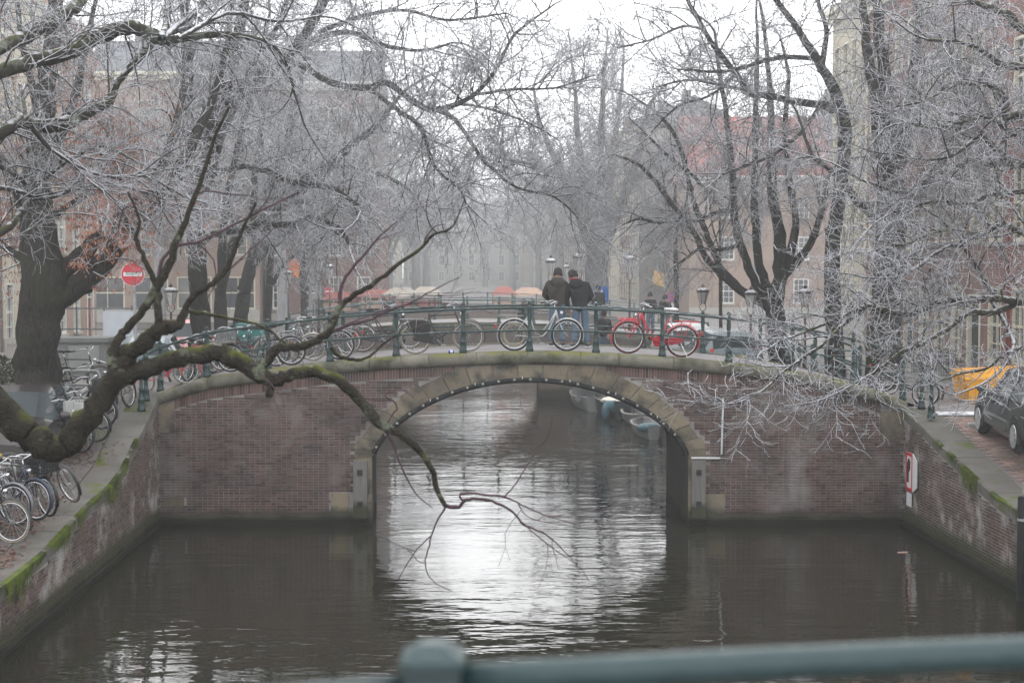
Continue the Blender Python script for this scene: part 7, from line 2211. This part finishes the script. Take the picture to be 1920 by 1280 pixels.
for k in range(3):
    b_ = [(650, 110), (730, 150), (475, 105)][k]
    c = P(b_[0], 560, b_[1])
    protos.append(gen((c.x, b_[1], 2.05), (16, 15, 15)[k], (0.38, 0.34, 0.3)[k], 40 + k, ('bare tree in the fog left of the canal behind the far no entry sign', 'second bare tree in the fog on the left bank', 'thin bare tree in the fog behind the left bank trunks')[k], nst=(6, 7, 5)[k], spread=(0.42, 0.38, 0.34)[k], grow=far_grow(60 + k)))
more = [(690, 104, 0, 'bare tree in the fog between the second and the first of the left bank'), (780, 140, 1, 'pale bare tree far down the left bank'), (800, 165, 0, 'very pale bare tree far down the left bank'), (855, 215, 2, 'faint bare tree near the end of the canal'),
        (910, 230, 1, 'faint bare tree beside the end of the canal'), (960, 185, 0, 'pale bare tree over the end of the canal, right of its middle'), (1010, 150, 1, 'pale bare tree behind the tall many limbed one'), (1050, 126, 2, 'bare tree in the fog close left of the tall many limbed one'),
        (560, 150, 1, 'pale bare tree in the fog far behind the left bank trunks'), (620, 180, 0, 'very pale bare tree behind the far no entry sign'), (760, 250, 1, 'faintest bare tree on the far left bank'), (830, 280, 0, 'ghostly bare tree left of the canal end'), (900, 300, 2, 'ghostly bare tree at the canal end'), (955, 260, 1, 'ghostly bare tree right of the canal end'), (1000, 220, 0, 'very faint bare tree behind the pale right bank trees'), (1030, 190, 1, 'very faint bare tree left of the tall many limbed one'), (705, 200, 0, 'very faint bare tree on the left bank behind the railing crest'),
        (590, 86, 1, 'bare tree in the fog beside the slim mossy trunk'), (1075, 170, 1, 'very pale bare tree far down the right bank'), (530, 80, 2, 'bare tree in the fog left of the slim mossy trunk'),
        (300, 84, 1, 'bare tree before the tan corner house on the left'), (450, 88, 0, 'bare tree before the brown corner house on the left'), (1420, 86, 2, 'bare tree before the red roofed corner house')]
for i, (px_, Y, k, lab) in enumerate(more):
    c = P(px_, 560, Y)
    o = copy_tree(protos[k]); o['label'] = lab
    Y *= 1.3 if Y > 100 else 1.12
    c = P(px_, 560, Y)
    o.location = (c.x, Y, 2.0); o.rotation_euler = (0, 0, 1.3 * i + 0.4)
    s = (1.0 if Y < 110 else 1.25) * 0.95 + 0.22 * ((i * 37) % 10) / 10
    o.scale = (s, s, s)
gY = Grow(130, length=(0, 1.2, 0.6, 0.3), dens=(1.0, 2.0, 2.0), rad=(0, 0.016, 0.011, 0.009), twig_min=0.008)
tree('young straight tree with a pale stem right of the no stopping sign', None, 62, traced([(1268, 650, 11), (1268, 560, 10), (1267, 480, 9), (1266, 410, 7), (1266, 340, 4)], 62.0),
     ltrace([[(1266, 420, 5), (1250, 370, 4), (1240, 310, 3)], [(1267, 440, 5), (1285, 390, 4), (1292, 330, 3)]], 62.0), gY, 31, name='young_tree', bark=BARKM)
gY2 = Grow(131, length=(0, 1.0, 0.5, 0.3), dens=(1.0, 2.0, 2.0), rad=(0, 0.014, 0.010, 0.008), twig_min=0.007)
tree('second young slim tree between the street lamps on the right bank', None, 56, traced([(1352, 670, 7), (1351, 560, 6.5), (1350, 470, 5), (1349, 390, 3)], 56.0),
     ltrace([[(1350, 470, 4), (1335, 420, 3), (1330, 370, 2)], [(1350, 450, 4), (1362, 400, 3)]], 56.0), gY2, 32, name='young_tree', bark=BARKM)

# ------------------------------------------------------------------ shrub by the left trunk
sh = P(20, 720, 31.0)
s_ = thing('shrub', 'dark evergreen shrub at the foot of the left trunk', 'shrub', (sh.x - 0.3, 31.2, ground(sh.x, 31.2)))
lf = MB()
rg = random.Random(8)
for i in range(1500):
    a, b, r = rg.uniform(0, 6.28), rg.uniform(0, 1.5), rg.random() ** 0.4
    x, y, z = 0.6 * r * math.cos(a) * math.cos(b), 0.5 * r * math.sin(a) * math.cos(b), 0.15 + 1.0 * r * math.sin(b)
    u = Vector((rg.gauss(0, 1), rg.gauss(0, 1), rg.gauss(0, 1))).normalized() * 0.05
    v = u.cross(Vector((rg.gauss(0, 1), rg.gauss(0, 1), rg.gauss(0, 1)))).normalized() * 0.02
    p = Vector((x, y, z))
    lf.add([p - u, p + v, p + u, p - v], [(0, 1, 2, 3)])
tag(lf.build('leaves', mat('evergreen leaf', (0.03, 0.042, 0.018), (0.05, 0.06, 0.03), scale=4, rough=0.6, piece=0.3), s_), kind='stuff')
st_ = MB()
for i in range(9):
    a = i * 0.7
    st_.tube([(0.05 * math.cos(a), 0.05 * math.sin(a), 0), (0.25 * math.cos(a), 0.2 * math.sin(a), 0.5), (0.4 * math.cos(a), 0.33 * math.sin(a), 0.95)], [0.014, 0.01, 0.004], 4)
st_.build('stems', BARK, s_)

# ------------------------------------------------------------------ haze
hz = MB().box(-320, 320, -30, 600, -2.0, 44.0).build('haze', [])
hz.data.materials.clear()
hm = bpy.data.materials.new('haze')
hm.use_nodes = True
nt = hm.node_tree
nt.nodes.remove(nt.nodes['Principled BSDF'])
pv = nt.nodes.new('ShaderNodeVolumePrincipled')
pv.inputs['Color'].default_value = (0.93, 0.955, 0.97, 1)
pv.inputs['Anisotropy'].default_value = 0.65
pv.inputs['Density'].default_value = HAZE_DENSITY
nt.links.new(pv.outputs[0], nt.nodes['Material Output'].inputs['Volume'])
hz.data.materials.append(hm)
hz['kind'] = 'stuff'
